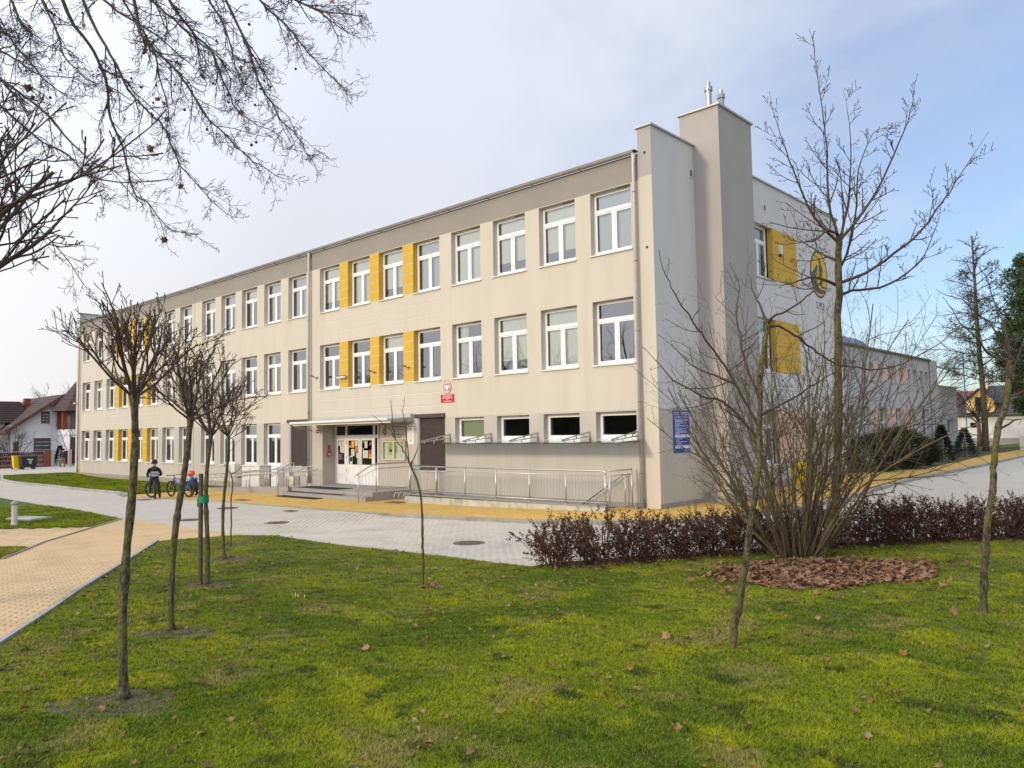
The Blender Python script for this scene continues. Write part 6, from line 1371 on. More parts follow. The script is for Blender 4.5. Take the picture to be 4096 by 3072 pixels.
def hwin(y0, y1, z0, z1, nx, nz, x=-66):
    f = MB(); e = .09; f.box(x+.005, x+.06, y0, y0+e, z0, z1).box(x+.005, x+.06, y1-e, y1, z0, z1).box(x+.005, x+.06, y0+e, y1-e, z0, z0+e).box(x+.005, x+.06, y0+e, y1-e, z1-e, z1)
    for i in range(1, nx): yy = y0+(y1-y0)*i/nx; f.box(x+.006, x+.05, yy-.03, yy+.03, z0+e, z1-e)
    o = f.build('window', brw, HO, loc=ho)
    for i in range(1, nz): zz = z0+(z1-z0)*i/nz; MB().box(x+.012, x+.045, y0+e, y1-e, zz-.015, zz+.015).build('glazing_bar', K['pvc'], o)
    MB().box(x+.006, x+.015, y0+e, y1-e, z0+e, z1-e).build('pane', mat('pane_grey', (.07, .10, .12), rough=.12, spec=.6) if 'pane_grey' not in bpy.data.materials else bpy.data.materials['pane_grey'], o)
hwin(3.2, 3.87, 3.78, 4.83, 2, 4); hwin(2.67, 4.0, 1.1, 2.46, 2, 4); hwin(1.1, 1.5, .2, 2.2, 1, 2)
hwin(4.75, 5.3, .6, 2.5, 1, 1, TC[0]+1.7)
MB().box(-67.2, -66.0, -2.4, .9, 2.6, 2.75).build('porch_roof', K['plaster'], HO, loc=ho)
for y in (-2.2, -.9): MB().box(-67.0, -66.8, y, y+.2, -.1, 2.6).build('porch_post', brw, HO, loc=ho)
DS = thing('satellite_dish', 'white satellite dish on the gable of the white house', 'dish', (-65.75, 1.55, 2.9)); MB().lathe([(.0, .02), (.2, .05), (.4, .14), (.41, .15)], (0, 0, 0), 20, axis='x').build('reflector', K['white'], DS, smooth=True); MB().tube([(0, 0, 0), (.45, 0, -.1)], .02, 6).build('feed_arm', K['zinc'], DS); MB().tube([(-.25, 0, -.3), (0, 0, -.02)], .025, 6).build('mount', K['zinc'], DS)
H3 = thing('garage', 'grey low garage left of the white house', 'garage', (-72, -4.5, 0)); MB().box(0, 5.5, -4, 2.3, -.2, 2.35).build('wall', mat('garage_wall', (.36, .37, .37), rough=.9), H3); MB().box(-.2, 5.8, -4.2, 2.5, 2.352, 2.6).build('flat_roof', K['plaster_side'], H3)
MB().box(5.505, 5.54, .9, 2.0, 1.1, 1.9).build('window', K['pvc'], H3); MB().box(5.542, 5.55, 1.0, 1.9, 1.18, 1.82).build('pane', K['interior'], H3)
H4 = thing('dark_roof_house', 'distant house with dark roof at the left edge', 'house', (-95, -7, 0)); MB().box(-5, 5, -6, 4, 0, 4).build('wall', K['plaster_side'], H4); MB().prism([(-6.6, 3.9), (4.6, 3.9), (-1, 7.4)], 'x', -5.5, 5.5).build('roof', tile_mat('roof_slate', (.035, .045, .07), (.05, .06, .085)), H4); MB().box(5.0, 5.06, -3, -1.5, 1.2, 2.6).build('window', K['pvc'], H4); MB().box(5.062, 5.07, -2.9, -1.6, 1.3, 2.5).build('pane', K['interior'], H4)
big_bare(-82, 9.5, 10.5, 'bare crown rising behind the turret of the white house', 71, spread=.45)
# fence
FE = thing('street_fence', 'fence of dark red slats with brick piers and steel rails at left', 'fence', (-61.5, 0, .03)); fo = (61.5, 0, -.03)
fred = mat('fence_red', (.085, .018, .018), (.11, .025, .022), 6, .6)
A, B_ = Vector((-61.2, -8.0)), Vector((-62.0, 2.6)); dirf = (B_-A).normalized(); Lf = (B_-A).length
brs = [0, 3.4, 6.8, Lf]
for s_ in brs: p = A+dirf*s_; MB().box(p.x-.22, p.x+.22, p.y-.25, p.y+.25, -.1, 1.40).build('brick_pier', brick, FE, loc=fo)
for s0, s1 in zip(brs, brs[1:]):
    a, b_ = A+dirf*(s0+.3), A+dirf*(s1-.3); n_ = 24
    for i in range(n_):
        p = a.lerp(b_, (i+.5)/n_); MB().box(p.x-.015, p.x+.015, p.y-.052, p.y+.052, .22, 1.28).build('slat', fred, FE, loc=fo)
    MB().box(min(a.x, b_.x)-.1, max(a.x, b_.x)+.1, a.y, b_.y, -.1, .18).build('fence_base', brick, FE, loc=fo)
    for z in (.28, .62, .95, 1.34): MB().tube([(a.x+.05, a.y, z), (b_.x+.05, b_.y, z)], .022, 6).build('rail', K['zinc'], FE, loc=fo)
for x, y in ((-61.85, 2.95), (-60.6, 3.9)): MB().box(x-.11, x+.11, y-.12, y+.12, -.1, 1.45).build('gate_post', K['zinc'], FE, loc=fo)
GA = thing('red_gate', 'dark red gate right of the fence beside the school corner', 'gate', (-62.4, 4.6, .03))
for i in range(14): MB().box(-.02, .02, -.55+i*.085-.038, -.55+i*.085+.038, .15, 1.3).build('slat', fred, GA)
MB().box(-.03, -.021, -.6, .62, .3, .36).build('gate_rail', fred, GA); MB().box(-.03, -.021, -.6, .62, 1.1, 1.16).build('gate_rail', fred, GA)
# bins
BN = thing('black_container', 'black four wheeled waste container by the fence', 'container', (-57.3, -.1, .03))
bk = mat('bin_black', (.020, .022, .026), (.03, .032, .036), 5, .5)
MB().add([(-.35, -.52, .2), (.35, -.52, .2), (.35, .48, .2), (-.35, .48, .2), (-.44, -.58, .98), (.44, -.58, .98), (.44, .56, .98), (-.44, .56, .98)], [(0,3,2,1),(0,1,5,4),(1,2,6,5),(2,3,7,6),(3,0,4,7),(4,5,6,7)]).build('body', bk, BN)
MB().add([(-.47, -.61, .985), (.48, -.61, .985), (.48, .60, .985), (-.47, .60, .985), (-.40, -.55, 1.10), (.30, -.55, 1.08), (.30, .54, 1.08), (-.40, .54, 1.10)], [(0,3,2,1),(4,5,6,7),(0,1,5,4),(1,2,6,5),(2,3,7,6),(3,0,4,7)]).build('lid', bk, BN)
for x in (-.25, .27):
    for y in (-.4, .36): MB().lathe([(.09, -.025), (.1, -.015), (.1, .015), (.09, .025)], (x, y, .1), 14, axis='x').build('wheel', K['black'], BN); MB().box(x-.03, x+.03, y-.03, y+.03, .1, .2).build('castor', K['zinc_dk'], BN)
MB().box(.405, .425, -.18, .22, .72, .80).build('sticker', pc['y'], BN); MB().box(.395, .41, -.06, .14, .42, .70).build('sticker', mat('sticker_blue', (.20, .42, .62), rough=.6), BN)
YN = thing('yellow_bin', 'narrow yellow wheeled bin beside the black container', 'bin', (-57.9, -.75, .03)); yb2 = mat('bin_yellow', (.72, .50, .01), rough=.5)
MB().add([(-.22, -.2, .1), (.22, -.2, .1), (.22, .2, .1), (-.22, .2, .1), (-.28, -.26, .98), (.28, -.26, .98), (.28, .26, .98), (-.28, .26, .98)], [(0,3,2,1),(0,1,5,4),(1,2,6,5),(2,3,7,6),(3,0,4,7),(4,5,6,7)]).build('body', yb2, YN); MB().box(-.3, .32, -.28, .28, .985, 1.06).build('lid', yb2, YN)
for y in (-.22, .22): MB().lathe([(.1, -.03), (.1, .03)], (-.2, y, .1), 12, axis='y').build('wheel', K['black'], YN)
# bare shrubs by the fence
def bare_shrub(x, y, h, label, seed, m=K['twig']):
    rng = random.Random(seed); t = thing('bare_shrub', label, 'shrub', (x, y, 0)); mb = MB()
    C = [dict(n=5, jit=.08, trop=UP*.2, sides=4, seg=.3, tip=.4, **{'from': .2}), dict(n=4, ang=(25, 50), ratio=(.4, .7), jit=.1, sides=3, rr=.6, rmin=.012, seg=.2), dict(n=2, ang=(25, 50), ratio=(.4, .6), jit=.1, sides=3, rr=.6, rmin=.009, seg=.2)]
    for i in range(9):
        a = i*2.4; el = R(rng.uniform(50, 86)); grow(mb, rng, Vector((.2*math.cos(a), .2*math.sin(a), -.05)), Vector((math.cos(a)*math.cos(el), math.sin(a)*math.cos(el), math.sin(el))), h*rng.uniform(.5, .8), .045, 0, C)
    mb.build('stems', m, t, smooth=True)
bare_shrub(-63.8, .4, 4.2, 'pruned bare shrub behind the fence below the satellite dish', 3)
bare_shrub(-63.2, -1.2, 3.6, 'bare shrub behind the fence at the left edge', 4)
bare_shrub(-63.0, 5.6, 5.5, 'tall bare shrub before the turret of the white house', 6)
needle_bush('small_conifer', 'low green conifer behind the fence beside the house window', -63.4, 4.0, .8, 1.7, 14, K['needle'], 1600, True)

# ------------------------------------------------------------------ left lawn fittings
BO = thing('bollard_light', 'short white garden bollard light with grey dome cap on the left lawn', 'bollard', (-13.09, -12.42, -.14))
MB().lathe([(.085, 0), (.085, .06), (.075, .07), (.075, .50), (.082, .505), (.082, .52), (.075, .525), (.075, .58)], (0, 0, 0), 20).build('post', mat('bollard_white', (.66, .60, .60), (.6, .55, .54), 6, .6), BO)
MB().lathe([(.10, .582), (.105, .60), (.095, .64), (.06, .675), (.01, .69)], (0, 0, 0), 20).build('cap', mat('bollard_cap', (.27, .30, .33), rough=.4), BO, smooth=True)
CVR = thing('inspection_cover', 'concrete inspection slab lying in the left lawn behind the bollard', 'cover', (-14.75, -11.6, -.14), R(20)); MB().box(-.55, .55, -.35, .35, -.02, .05).build('slab', K['concrete'], CVR)
for s in (-.45, .45): MB().box(s-.09, s+.09, -.25, .25, .051, .065).build('steel_plate', K['zinc'], CVR)
SP = thing('sign_post', 'dark brown post at the left edge of the left lawn', 'post', (-12.75, -13.0, -.14)); MB().box(-.05, .05, -.05, .05, -.1, .78).build('shaft', mat('post_brown', (.05, .03, .025), rough=.7), SP); MB().box(-.058, .058, -.058, .058, .781, .80).build('cap', K['dark'], SP)
# crocus buds in the lawn
CRO = thing('crocus_clump', 'clump of small yellow crocus buds on the lawn behind the second trunk', 'flowers', (2.35, -13.05, 0))
rng = random.Random(2)
for k in range(8): x, y = rng.uniform(-.12, .12), rng.uniform(-.05, .05); h = rng.uniform(.04, .06); MB().tube([(x, y, 0), (x, y, h*.5), (x+.003, y, h*.8), (x, y, h)], [.002, .003, .006, .002], 6).build('bud', mat('crocus', (.70, .58, .16), rough=.6) if k == 0 else bpy.data.materials['crocus'], CRO)
# ------------------------------------------------------------------ bicycles
def bicycle(label, loc, rz, paint, tyre, steer, r_=.33, tilt=0):
    t = thing('bicycle', label, 'bicycle', loc, rz); t.rotation_euler.x = tilt
    rear, front, bb = Vector((-.46, 0, r_)), Vector((.62, 0, r_)), Vector((-.03, 0, r_-.03)); seat, head0, head1 = Vector((-.22, 0, .74)), Vector((.40, 0, .66)), Vector((.37, 0, .80))
    f = MB(); f.tube([bb, seat], .019, 8).tube([seat*.92+bb*.08, head1*.75+head0*.25], .018, 8).tube([bb, head0*.6+head1*.4], .024, 8).tube([head0, head1], .026, 10)
    for s in (-.05, .05): f.tube([rear+Vector((0, s, 0)), bb+Vector((0, s*.5, 0))], .011, 6).tube([rear+Vector((0, s, 0)), seat*.85+bb*.15+Vector((0, s*.3, 0))], .010, 6)
    f.build('frame', paint, t, smooth=True)
    def wheel(c, M_):
        w_ = MB().lathe([(r_-.05, -.004), (r_-.045, -.024), (r_-.02, -.03), (r_, -.012), (r_, .012), (r_-.02, .03), (r_-.045, .024), (r_-.05, .004)], (0, 0, 0), 36, axis='y')
        w_.f = w_.f[:-2]; w_.m = w_.m[:-2]; w_.t = w_.t[:-2]; w_.v = [tuple(M_ @ (c+Vector(v))) for v in w_.v]; o = w_.build('wheel', tyre, t, smooth=True)
        ri = MB().lathe([(r_-.07, -.012), (r_-.05, -.014), (r_-.05, .014), (r_-.07, .012), (r_-.07, -.012)], (0, 0, 0), 30, axis='y'); ri.f = ri.f[:-2]; ri.m = ri.m[:-2]; ri.t = ri.t[:-2]; ri.v = [tuple(M_ @ (c+Vector(v))) for v in ri.v]; ri.build('rim', K['black'], o, smooth=True)
        sp = MB()
        for i in range(18):
            a = i/18*6.283; sp.tube([M_ @ (c+Vector((.02*math.cos(a+.5), .02*(-1)**i, .02*math.sin(a+.5)))), M_ @ (c+Vector(((r_-.065)*math.cos(a), 0, (r_-.065)*math.sin(a))))], .0018, 3, cap=False)
        tag(sp.build('spokes', K['steel_dull'], o), kind='stuff'); hb = MB().lathe([(.02, -.05), (.03, -.03), (.03, .03), (.02, .05)], (0, 0, 0), 10, axis='y'); hb.v = [tuple(M_ @ (c+Vector(v))) for v in hb.v]; hb.build('hub', K['black'], o)
    I = Matrix.Identity(4); ax = (head1-head0).normalized(); SM = Matrix.Translation(head0) @ Matrix.Rotation(steer, 4, ax) @ Matrix.Translation(-head0)
    wheel(rear, I); wheel(front, SM)
    fk = MB()
    for s in (-.055, .055): fk.tube([SM @ (head0+Vector((.01, s, -.02))), SM @ (head0.lerp(front, .5)+Vector((0, s, 0)))], .020, 8).tube([SM @ (head0.lerp(front, .5)+Vector((0, s, 0))), SM @ (front+Vector((0, s, 0)))], .014, 8)
    fk.tube([SM @ (head0+Vector((.01, -.06, -.02))), SM @ (head0+Vector((.01, .06, -.02)))], .018, 8); fk.build('fork', K['black'], t, smooth=True)
    hb = MB().tube([SM @ head1, SM @ (head1+Vector((-.01, 0, .05))), SM @ (head1+Vector((.05, 0, .07)))], .016, 8).tube([SM @ (head1+Vector((.0, -.34, .11))), SM @ (head1+Vector((.05, -.12, .09))), SM @ (head1+Vector((.05, .12, .09))), SM @ (head1+Vector((.0, .34, .11)))], .013, 8); h_ = hb.build('handlebar', K['black'], t, smooth=True)
    for s in (-1, 1): MB().tube([SM @ (head1+Vector((.0, s*.34, .11))), SM @ (head1+Vector((.03, s*.24, .105)))], .018, 8).build('grip', K['black'], h_)
    MB().tube([seat, seat+Vector((-.03, 0, .10))], .014, 8).build('seat_post', K['black'], t)
    sd_ = MB().tube([seat+Vector((.13, 0, .12)), seat+Vector((.03, 0, .125)), seat+Vector((-.07, 0, .12)), seat+Vector((-.15, 0, .135))], [.014, .03, .06, .045], 10); sd_.v = [(a, b_, seat.z+.12+(c_-seat.z-.12)*.45) for a, b_, c_ in sd_.v]; sd_.build('saddle', K['black'], t, smooth=True)
    ck = MB().lathe([(.09, -.055), (.09, -.045)], tuple(bb), 20, axis='y').tube([bb+Vector((0, -.07, 0)), bb+Vector((.12, -.08, -.12))], .011, 6).tube([bb+Vector((0, .07, 0)), bb+Vector((-.12, .08, .12))], .011, 6).build('crankset', K['black'], t)
    for p in (bb+Vector((.12, -.13, -.12)), bb+Vector((-.12, .13, .12))): MB().box(p.x-.045, p.x+.045, p.y-.045, p.y+.045, p.z-.012, p.z+.012).build('pedal', K['black'], t)
    MB().lathe([(.045, -.05), (.045, -.04)], tuple(rear), 14, axis='y').build('cassette', K['steel_dull'], t)
    return t
blue = mat('blue_frame', (.012, .09, .55), rough=.3, coat=.5); drk = mat('teal_frame', (.02, .07, .09), rough=.35)
tan = mat('tan_wall_tyre', (.085, .045, .028), (.06, .032, .022), 20, .8)
B1L = Vector((-19.95, -5.78)); B1A = R(161)
bicycle('black bicycle with turned front wheel under the boy in the dark jacket', (B1L.x, B1L.y, gz(*B1L)), B1A, drk, K['black'], R(38), .33)
B2A = math.atan2(-4.95+4.59, -20.3+18.98)
bicycle('bright blue bicycle with brown tyres standing before the crouching child', (-19.68, -4.80, gz(-19.7, -4.8)), B2A, blue, tan, R(-8), .33, R(-4))

# ------------------------------------------------------------------ people
def figure(name, label, loc, rz, J, E_, mats, region, scale=1.):
    names = list(J); me = bpy.data.meshes.new('body'); me.from_pydata([J[n][0] for n in names], [(names.index(a), names.index(b)) for a, b in E_], [])
    o = bpy.data.objects.new('body_src', me); col.objects.link(o)
    m = o.modifiers.new('skin', 'SKIN'); m.branch_smoothing = .6
    for i, n in enumerate(names):
        sv = me.skin_vertices[0].data[i]; r_ = J[n][1]; sv.radius = (r_, r_) if not isinstance(r_, tuple) else r_; sv.use_root = n == 'pelvis'
    s = o.modifiers.new('sub', 'SUBSURF'); s.levels = 2; s.render_levels = 2
    bpy.context.view_layer.update()
    bm_ = bpy.data.meshes.new_from_object(o.evaluated_get(bpy.context.evaluated_depsgraph_get()))
    bpy.data.objects.remove(o)
    bm_.materials.clear()
    for k in mats: bm_.materials.append(k)
    for p in bm_.polygons: p.material_index = region(p.center); p.use_smooth = True
    t = thing(name, label, 'person', loc, rz); t.scale = (scale,)*3
    obj('body', bm_, t); return t
def hands(J, E_, side, wr, dv):
    # palm, four unequal fingers and a thumb, slightly curled along dv
    w_ = Vector(wr); dv = Vector(dv).normalized(); lat = Vector((0, 0, 1)).cross(dv).normalized()
    J['palm'+side] = (tuple(w_+dv*.055), .026); E_.append(('wrist'+side, 'palm'+side))
    for i, L_ in enumerate((.050, .060, .055, .042)):
        o_ = lat*(.018*(i-1.5)); J['k%d%s' % (i, side)] = (tuple(w_+dv*.095+o_), .0085); J['f%d%s' % (i, side)] = (tuple(w_+dv*(.095+L_*.6)+o_+Vector((0, 0, -.018))), .0075)
        E_ += [('palm'+side, 'k%d%s' % (i, side)), ('k%d%s' % (i, side), 'f%d%s' % (i, side))]
    J['t'+side] = (tuple(w_+dv*.07+Vector((0, 0, .03))+lat*.02), .009); E_.append(('palm'+side, 't'+side))
skin = mat('skin', (.52, .30, .21), rough=.6); jacket = mat('black_jacket', (.022, .022, .026), (.035, .035, .04), 25, .85); trou = mat('dark_trousers', (.035, .032, .034), (.05, .046, .046), 25, .9); shoe = mat('dark_boots', (.03, .028, .027), rough=.8)
BE = [('pelvis', 'spine'), ('spine', 'chest'), ('chest', 'neck'), ('neck', 'head'), ('head', 'crown')]+[e for s in 'RL' for e in (('pelvis', 'hip'+s), ('hip'+s, 'knee'+s), ('knee'+s, 'calf'+s), ('calf'+s, 'ankle'+s), ('ankle'+s, 'toe'+s), ('chest', 'sho'+s), ('sho'+s, 'elb'+s), ('elb'+s, 'wrist'+s))]
J = {'pelvis': ((0, 0, .80), (.155, .12)), 'spine': ((.02, 0, .97), (.16, .125)), 'chest': ((.04, 0, 1.14), (.165, .12)), 'neck': ((.06, 0, 1.28), .055), 'head': ((.085, 0, 1.37), (.082, .095)), 'crown': ((.09, 0, 1.46), .07),
     'hipR': ((0, -.10, .76), .095), 'kneeR': ((.05, -.17, .45), .072), 'calfR': ((.0, -.19, .30), .068), 'ankleR': ((-.02, -.20, .09), .05), 'toeR': ((.14, -.21, .045), .045), 'hipL': ((.02, .10, .76), .095), 'kneeL': ((.20, .15, .56), .072), 'calfL': ((.13, .15, .40), .066), 'ankleL': ((.05, .14, .26), .05), 'toeL': ((.20, .14, .22), .045),
     'shoR': ((.04, -.165, 1.19), .075), 'elbR': ((.10, -.25, .97), .06), 'wristR': ((.29, -.22, .90), .042), 'shoL': ((.04, .165, 1.19), .075), 'elbL': ((.10, .25, .97), .06), 'wristL': ((.29, .22, .90), .042)}
E1 = list(BE); hands(J, E1, 'R', J['wristR'][0], (1, .1, -.1)); hands(J, E1, 'L', J['wristL'][0], (1, -.1, -.1))
def reg1(c):
    if c.z > 1.29: return 0
    if c.x > .31 and c.z > .6 and c.z < 1.0: return 0
    if c.z > .78 or (abs(c.y) > .19 and c.z > .72): return 1
    if c.z < .13 or (c.y > .09 and c.z < .29): return 3
    return 2
p1 = B1L
KID = figure('person', 'person in black hooded jacket and black knit cap astride a bicycle, seen from behind', (p1.x, p1.y, gz(*p1)), B1A, J, E1, [skin, jacket, trou, shoe], reg1)
MB().lathe([(.112, 1.39), (.118, 1.42), (.115, 1.48), (.09, 1.54), (.04, 1.575), (.005, 1.58)], (.085, 0, 0), 18).build('knit_cap', jacket, KID, smooth=True)
MB().tube([(-.02, -.11, 1.25), (-.09, -.05, 1.20), (-.10, 0, 1.17), (-.09, .05, 1.20), (-.02, .11, 1.25)], [.03, .05, .055, .05, .03], 8).build('hood', jacket, KID, smooth=True)
cols = [('print_blue', (.09, .20, .42)), ('print_white', (.62, .62, .64)), ('print_dark', (.02, .02, .03)), ('print_white2', (.60, .58, .60)), ('print_purple', (.16, .06, .20)), ('print_white3', (.62, .62, .62)), ('print_navy', (.05, .08, .20))]
for i, (n_, c) in enumerate(cols):
    w_ = MB(); m_ = mat(n_, c, rough=.8); z = 1.10-.034*i; k = 12; vs = []
    for j in range(k+1):
        y = -.125+.25*j/k; x = -.128+.25*y*y*3; dz = .006*math.sin(j*2.4+i); vs += [(x, y, z+dz), (x, y, z-.030+dz)]
    w_.add(vs, [(2*j, 2*j+1, 2*j+3, 2*j+2) for j in range(k)]); w_.build('back_print', m_, KID)
# crouching child
blu = mat('blue_jacket', (.02, .14, .42), (.015, .10, .32), 20, .7); vest = mat('grey_vest', (.045, .048, .055), rough=.85)
J = {'pelvis': ((-.12, 0, .30), (.15, .13)), 'spine': ((-.04, 0, .46), (.155, .13)), 'chest': ((.08, 0, .63), (.155, .125)), 'neck': ((.17, 0, .755), .055), 'head': ((.215, 0, .835), (.082, .095)), 'crown': ((.22, 0, .92), .07)}
for s, y in (('R', -1), ('L', 1)): J.update({'hip'+s: ((-.08, .10*y, .30), .095), 'knee'+s: ((.20, .16*y, .42), .075), 'calf'+s: ((.11, .155*y, .26), .068), 'ankle'+s: ((.0, .15*y, .09), .05), 'toe'+s: ((.15, .16*y, .045), .045), 'sho'+s: ((.09, .16*y, .67), .078), 'elb'+s: ((.20, .24*y, .48), .062), 'wrist'+s: ((.37, .15*y, .46), .044)})
E2 = list(BE); hands(J, E2, 'R', J['wristR'][0], (1, .2, -.1)); hands(J, E2, 'L', J['wristL'][0], (1, -.2, -.1))
def reg2(c):
    if c.z > .765 and c.x > .1: return 0
    if c.x > .39 and c.z > .38: return 3
    if c.z < .13: return 3
    if c.z < .44 and not (c.x > .22 and abs(c.y) > .19): return 2
    if abs(c.y) < .13 and c.z < .66: return 4
    return 1
q2 = Vector((-19.55, -4.28))
KD2 = figure('person', 'crouching child in blue jacket and orange helmet behind the blue bicycle', (q2.x, q2.y, gz(*q2)), B2A+R(12), J, E2, [skin, blu, trou, shoe, vest], reg2)
hm = mat('helmet_orange', (.80, .09, .015), rough=.3, coat=.4)
hl = MB().lathe([(.118, .86), (.130, .89), (.128, .94), (.105, 1.0), (.06, 1.03), (.005, 1.04)], (.205, 0, 0), 20); hl.v = [(.205+(x-.205)*1.22, y, z-.12*(x-.205)) for x, y, z in hl.v]; HLM = hl.build('helmet', hm, KD2, smooth=True)
for s in (-.06, 0, .06): MB().tube([(.30, s, .965), (.23, s, 1.03), (.13, s, 1.025), (.07, s, .985)], .012, 6).build('helmet_vent', K['dark'], HLM)
MB().box(.33, .40, -.09, .09, .865, .885).build('visor', hm, HLM)
MB().tube([(.03, -.11, .74), (-.03, -.05, .71), (-.04, 0, .70), (-.03, .05, .71), (.03, .11, .74)], [.03, .045, .05, .045, .03], 8).build('hood', blu, KD2, smooth=True)
# person by the gate
J = {'pelvis': ((0, 0, .80), (.14, .11)), 'spine': ((.04, 0, .97), (.145, .12)), 'chest': ((.10, 0, 1.13), (.155, .12)), 'neck': ((.15, 0, 1.27), .055), 'head': ((.19, 0, 1.36), (.08, .09)), 'crown': ((.20, 0, 1.44), .065)}
for s, y, f in (('R', -1, .14), ('L', 1, -.12)): J.update({'hip'+s: ((0, .09*y, .76), .09), 'knee'+s: ((f*.8+.03, .10*y, .44), .068), 'calf'+s: ((f*.8, .10*y, .30), .062), 'ankle'+s: ((f*.9-.02, .10*y, .09), .048), 'toe'+s: ((f*.9+.13, .11*y, .045), .045), 'sho'+s: ((.10, .16*y, 1.17), .072), 'elb'+s: ((.10, .23*y, .96), .057), 'wrist'+s: ((.24, .20*y, .84), .04)})
E3 = list(BE); hands(J, E3, 'R', J['wristR'][0], (.6, .1, -.6)); hands(J, E3, 'L', J['wristL'][0], (.6, -.1, -.6))
tanT = mat('tan_trousers', (.26, .18, .09), (.17, .12, .06), 14, .9); redS = mat('red_shoes', (.45, .02, .04), rough=.6)
G3P = figure('person', 'distant person in dark jacket, tan trousers and red shoes by the gate', (-57.95, 2.54, .03), R(150), J, E3, [skin, jacket, tanT, redS], lambda c: 0 if c.z > 1.28 else (1 if c.z > .80 else 3 if c.z < .11 else 2))
MB().lathe([(.10, 1.40), (.108, 1.43), (.10, 1.49), (.06, 1.535), (.005, 1.545)], (.195, 0, 0), 14).build('knit_cap', jacket, G3P, smooth=True)

# ------------------------------------------------------------------ trees mirrored in the windows
for i, (x, y, h) in enumerate(((-14, -25, 12), (-19.5, -29, 13), (-26, -25, 12), (-33, -28, 12.5), (-41, -25, 12), (-50, -28, 12))):
    big_bare(x, y, h, 'bare tree across the road outside the picture, mirrored in the windows', 200+i)['group'] = 'bare trees across the road'

hd = MB(); nx, nz_n = 150, 12; vs = []  # unseen hedge, added so the low windows mirror something dark
for j in range(nz_n+1):
    for i in range(nx+1):
        x = -95+i*.62; z = -.2+j*.45; p = Vector((x, -46, z)); vs.append((x, -46+.5*noise.noise(p*.9)+.25*noise.noise(p*3.1)-.3*(j/nz_n)**3, z+.3*noise.noise(p*.7)*(j > 8)))
hd.add(vs, [(j*(nx+1)+i, (j+1)*(nx+1)+i, (j+1)*(nx+1)+i+1, j*(nx+1)+i+1) for j in range(nz_n) for i in range(nx)])
tag(hd.build('unseen_hedge', mat('hedge_green', (.032, .042, .024), (.05, .06, .03), 3, .9, .8, 12, bumpd=.1), smooth=True), 'long unseen evergreen hedge added outside the picture to darken the low windows', 'hedge')

# ------------------------------------------------------------------ grass
def grass_mat():
    m = bpy.data.materials.new('grass'); m.use_nodes = True; t = m.node_tree; b = t.nodes['Principled BSDF']; l = t.links.new
    g = t.nodes.new('ShaderNodeNewGeometry')
    def nz_(sc_, det, seed):
        mpn = t.nodes.new('ShaderNodeMapping'); mpn.inputs['Location'].default_value = (seed, seed*1.7, 0); mpn.inputs['Scale'].default_value = (1, 1, 0); x = t.nodes.new('ShaderNodeTexNoise'); x.inputs['Scale'].default_value = sc_; x.inputs['Detail'].default_value = det; l(g.outputs['Position'], mpn.inputs[0]); l(mpn.outputs[0], x.inputs['Vector']); return x.outputs[0]
    def rmp(s, a, b_):
        r = t.nodes.new('ShaderNodeMapRange'); r.inputs[1].default_value = a; r.inputs[2].default_value = b_; r.interpolation_type = 'SMOOTHSTEP'; l(s, r.inputs[0]); return r.outputs[0]
    def mixc(f, a, c):
        q = t.nodes.new('ShaderNodeMix'); q.data_type = 'RGBA'; l(f, q.inputs[0])
        if isinstance(a, tuple): q.inputs[6].default_value = (*a, 1)
        else: l(a, q.inputs[6])
        q.inputs[7].default_value = (*c, 1); return q.outputs[2]
    c = mixc(rmp(nz_(.55, 5, 3), .38, .62), (.100, .170, .005), (.240, .290, .007))
    c = mixc(rmp(nz_(1.15, 6, 11), .52, .64), c, (.310, .345, .006))
    c = mixc(rmp(nz_(.9, 6, 23), .55, .68), c, (.290, .260, .070))
    c = mixc(rmp(nz_(2.6, 6, 31), .56, .68), c, (.062, .095, .010))
    c = mixc(rmp(nz_(70, 3, 41), .55, .66), c, (.33, .28, .12))
    c = mixc(rmp(nz_(45, 3, 57), .58, .68), c, (.045, .065, .010))
    l(c, b.inputs['Base Color']); b.inputs['Roughness'].default_value = .9; b.inputs['Specular IOR Level'].default_value = .06
    return m
gm = grass_mat()
def lawn_tex(m):   # the thatch under the blades takes the same colours, browner
    pass
tcol = bpy.data.collections.new('grass_tufts')
rng = random.Random(4)
for k in range(6):
    mb = MB(); tall = k == 5
    for i in range(36 if not tall else 12):
        a = rng.uniform(0, 6.283); r_ = rng.uniform(0, .055); p = Vector((r_*math.cos(a), r_*math.sin(a), -.004)); h = rng.uniform(.010, .024)*(1.8 if tall else 1); b_ = rng.uniform(0, 6.283)
        ln = Vector((math.cos(b_), math.sin(b_), 0))*h*rng.uniform(.5, 2.4); w_ = Vector((-math.sin(b_), math.cos(b_), 0))*rng.uniform(.0014, .0026)
        mb.add([p-w_, p+w_, p+ln*.4+w_*.8+UP*h*.65, p+ln*.4-w_*.8+UP*h*.65, p+ln+UP*h], [(0, 1, 2, 3), (3, 2, 4)])
    o = bpy.data.objects.new('grass_tuft', mb.mesh('grass_tuft', gm)); tcol.objects.link(o)
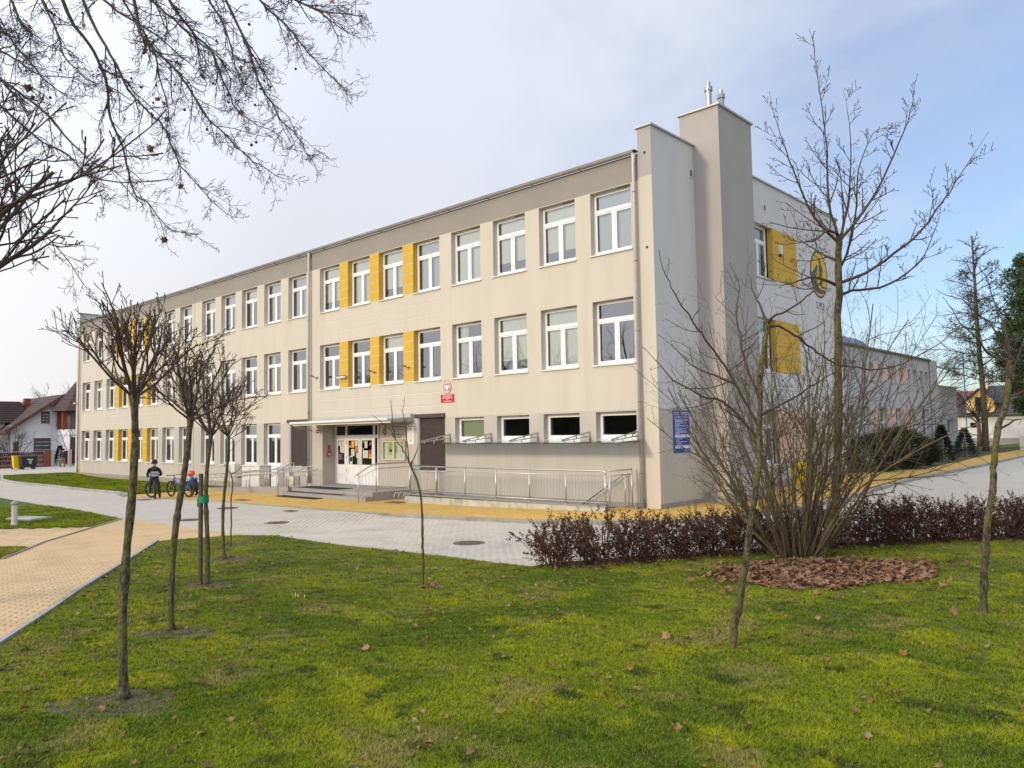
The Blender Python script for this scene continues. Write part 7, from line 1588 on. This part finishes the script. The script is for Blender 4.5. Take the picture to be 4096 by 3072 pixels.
def grass_points(polys, n, dmax, off=0, power=1.7, seed=1, dmin=2.5):
    rng = random.Random(seed); pts = []; tries = 0
    while len(pts) < n and tries < n*60:
        tries += 1
        # distance-weighted sampling inside the view wedge, a step wider than the frame
        d_ = dmin*(dmax/dmin)**(rng.random()**.85); a = YAW+R(rng.uniform(-39, 39)); x, y = CAM.x+d_*math.sin(a), CAM.y+d_*math.cos(a)
        if not any(in_poly(x, y, P) for P in polys): continue
        if any(in_poly(x, y, P_) for P_ in RINGS) and rng.random() < .72: continue
        if in_poly(x, y, bed) or (noise.noise(Vector((x*1.3, y*1.3, 7)))*.5+rng.random()*.5 < -.12): continue
        pts.append((x, y, gz(x, y)+off))
    return pts
def scatter(name, pts, label, scale):
    me = bpy.data.meshes.new(name); me.from_pydata(pts, [], [])
    o = obj(name, me); tag(o, label, 'grass', kind='stuff')
    g_ = bpy.data.node_groups.new(name, 'GeometryNodeTree'); g_.interface.new_socket('Geometry', in_out='INPUT', socket_type='NodeSocketGeometry'); g_.interface.new_socket('Geometry', in_out='OUTPUT', socket_type='NodeSocketGeometry')
    a = g_.nodes.new('NodeGroupInput'); z = g_.nodes.new('NodeGroupOutput'); ip = g_.nodes.new('GeometryNodeInstanceOnPoints'); ci = g_.nodes.new('GeometryNodeCollectionInfo'); ci.inputs[0].default_value = tcol; ci.inputs['Separate Children'].default_value = True; ci.inputs['Reset Children'].default_value = True
    rv = g_.nodes.new('FunctionNodeRandomValue'); rv.data_type = 'FLOAT_VECTOR'; rv.inputs[0].default_value = (-.12, -.12, 0); rv.inputs[1].default_value = (.12, .12, 6.283)
    rs = g_.nodes.new('FunctionNodeRandomValue'); rs.data_type = 'FLOAT'; rs.inputs[2].default_value = .65*scale; rs.inputs[3].default_value = 1.35*scale
    l = g_.links.new; l(a.outputs[0], ip.inputs['Points']); l(ci.outputs[0], ip.inputs['Instance']); ip.inputs['Pick Instance'].default_value = True; l(rv.outputs[0], ip.inputs['Rotation']); l(rs.outputs[1], ip.inputs['Scale']); l(ip.outputs[0], z.inputs[0])
    md = o.modifiers.new('tufts', 'NODES'); md.node_group = g_
    return o
scatter('grass', grass_points([P_LAWN], 95000, 23, seed=1), 'short mossy grass with dry and yellow green patches on the front lawn', 1.0)
scatter('grass', grass_points([P_LAWN3, P_LAWN3B], 9000, 34, seed=2, dmin=13), 'short grass of the lawn with the bollard at left', 1.5)
scatter('grass', grass_points([P_LAWN2], 7000, 60, .03, seed=3, dmin=33), 'grass strip between the road and the long school front', 2.2)
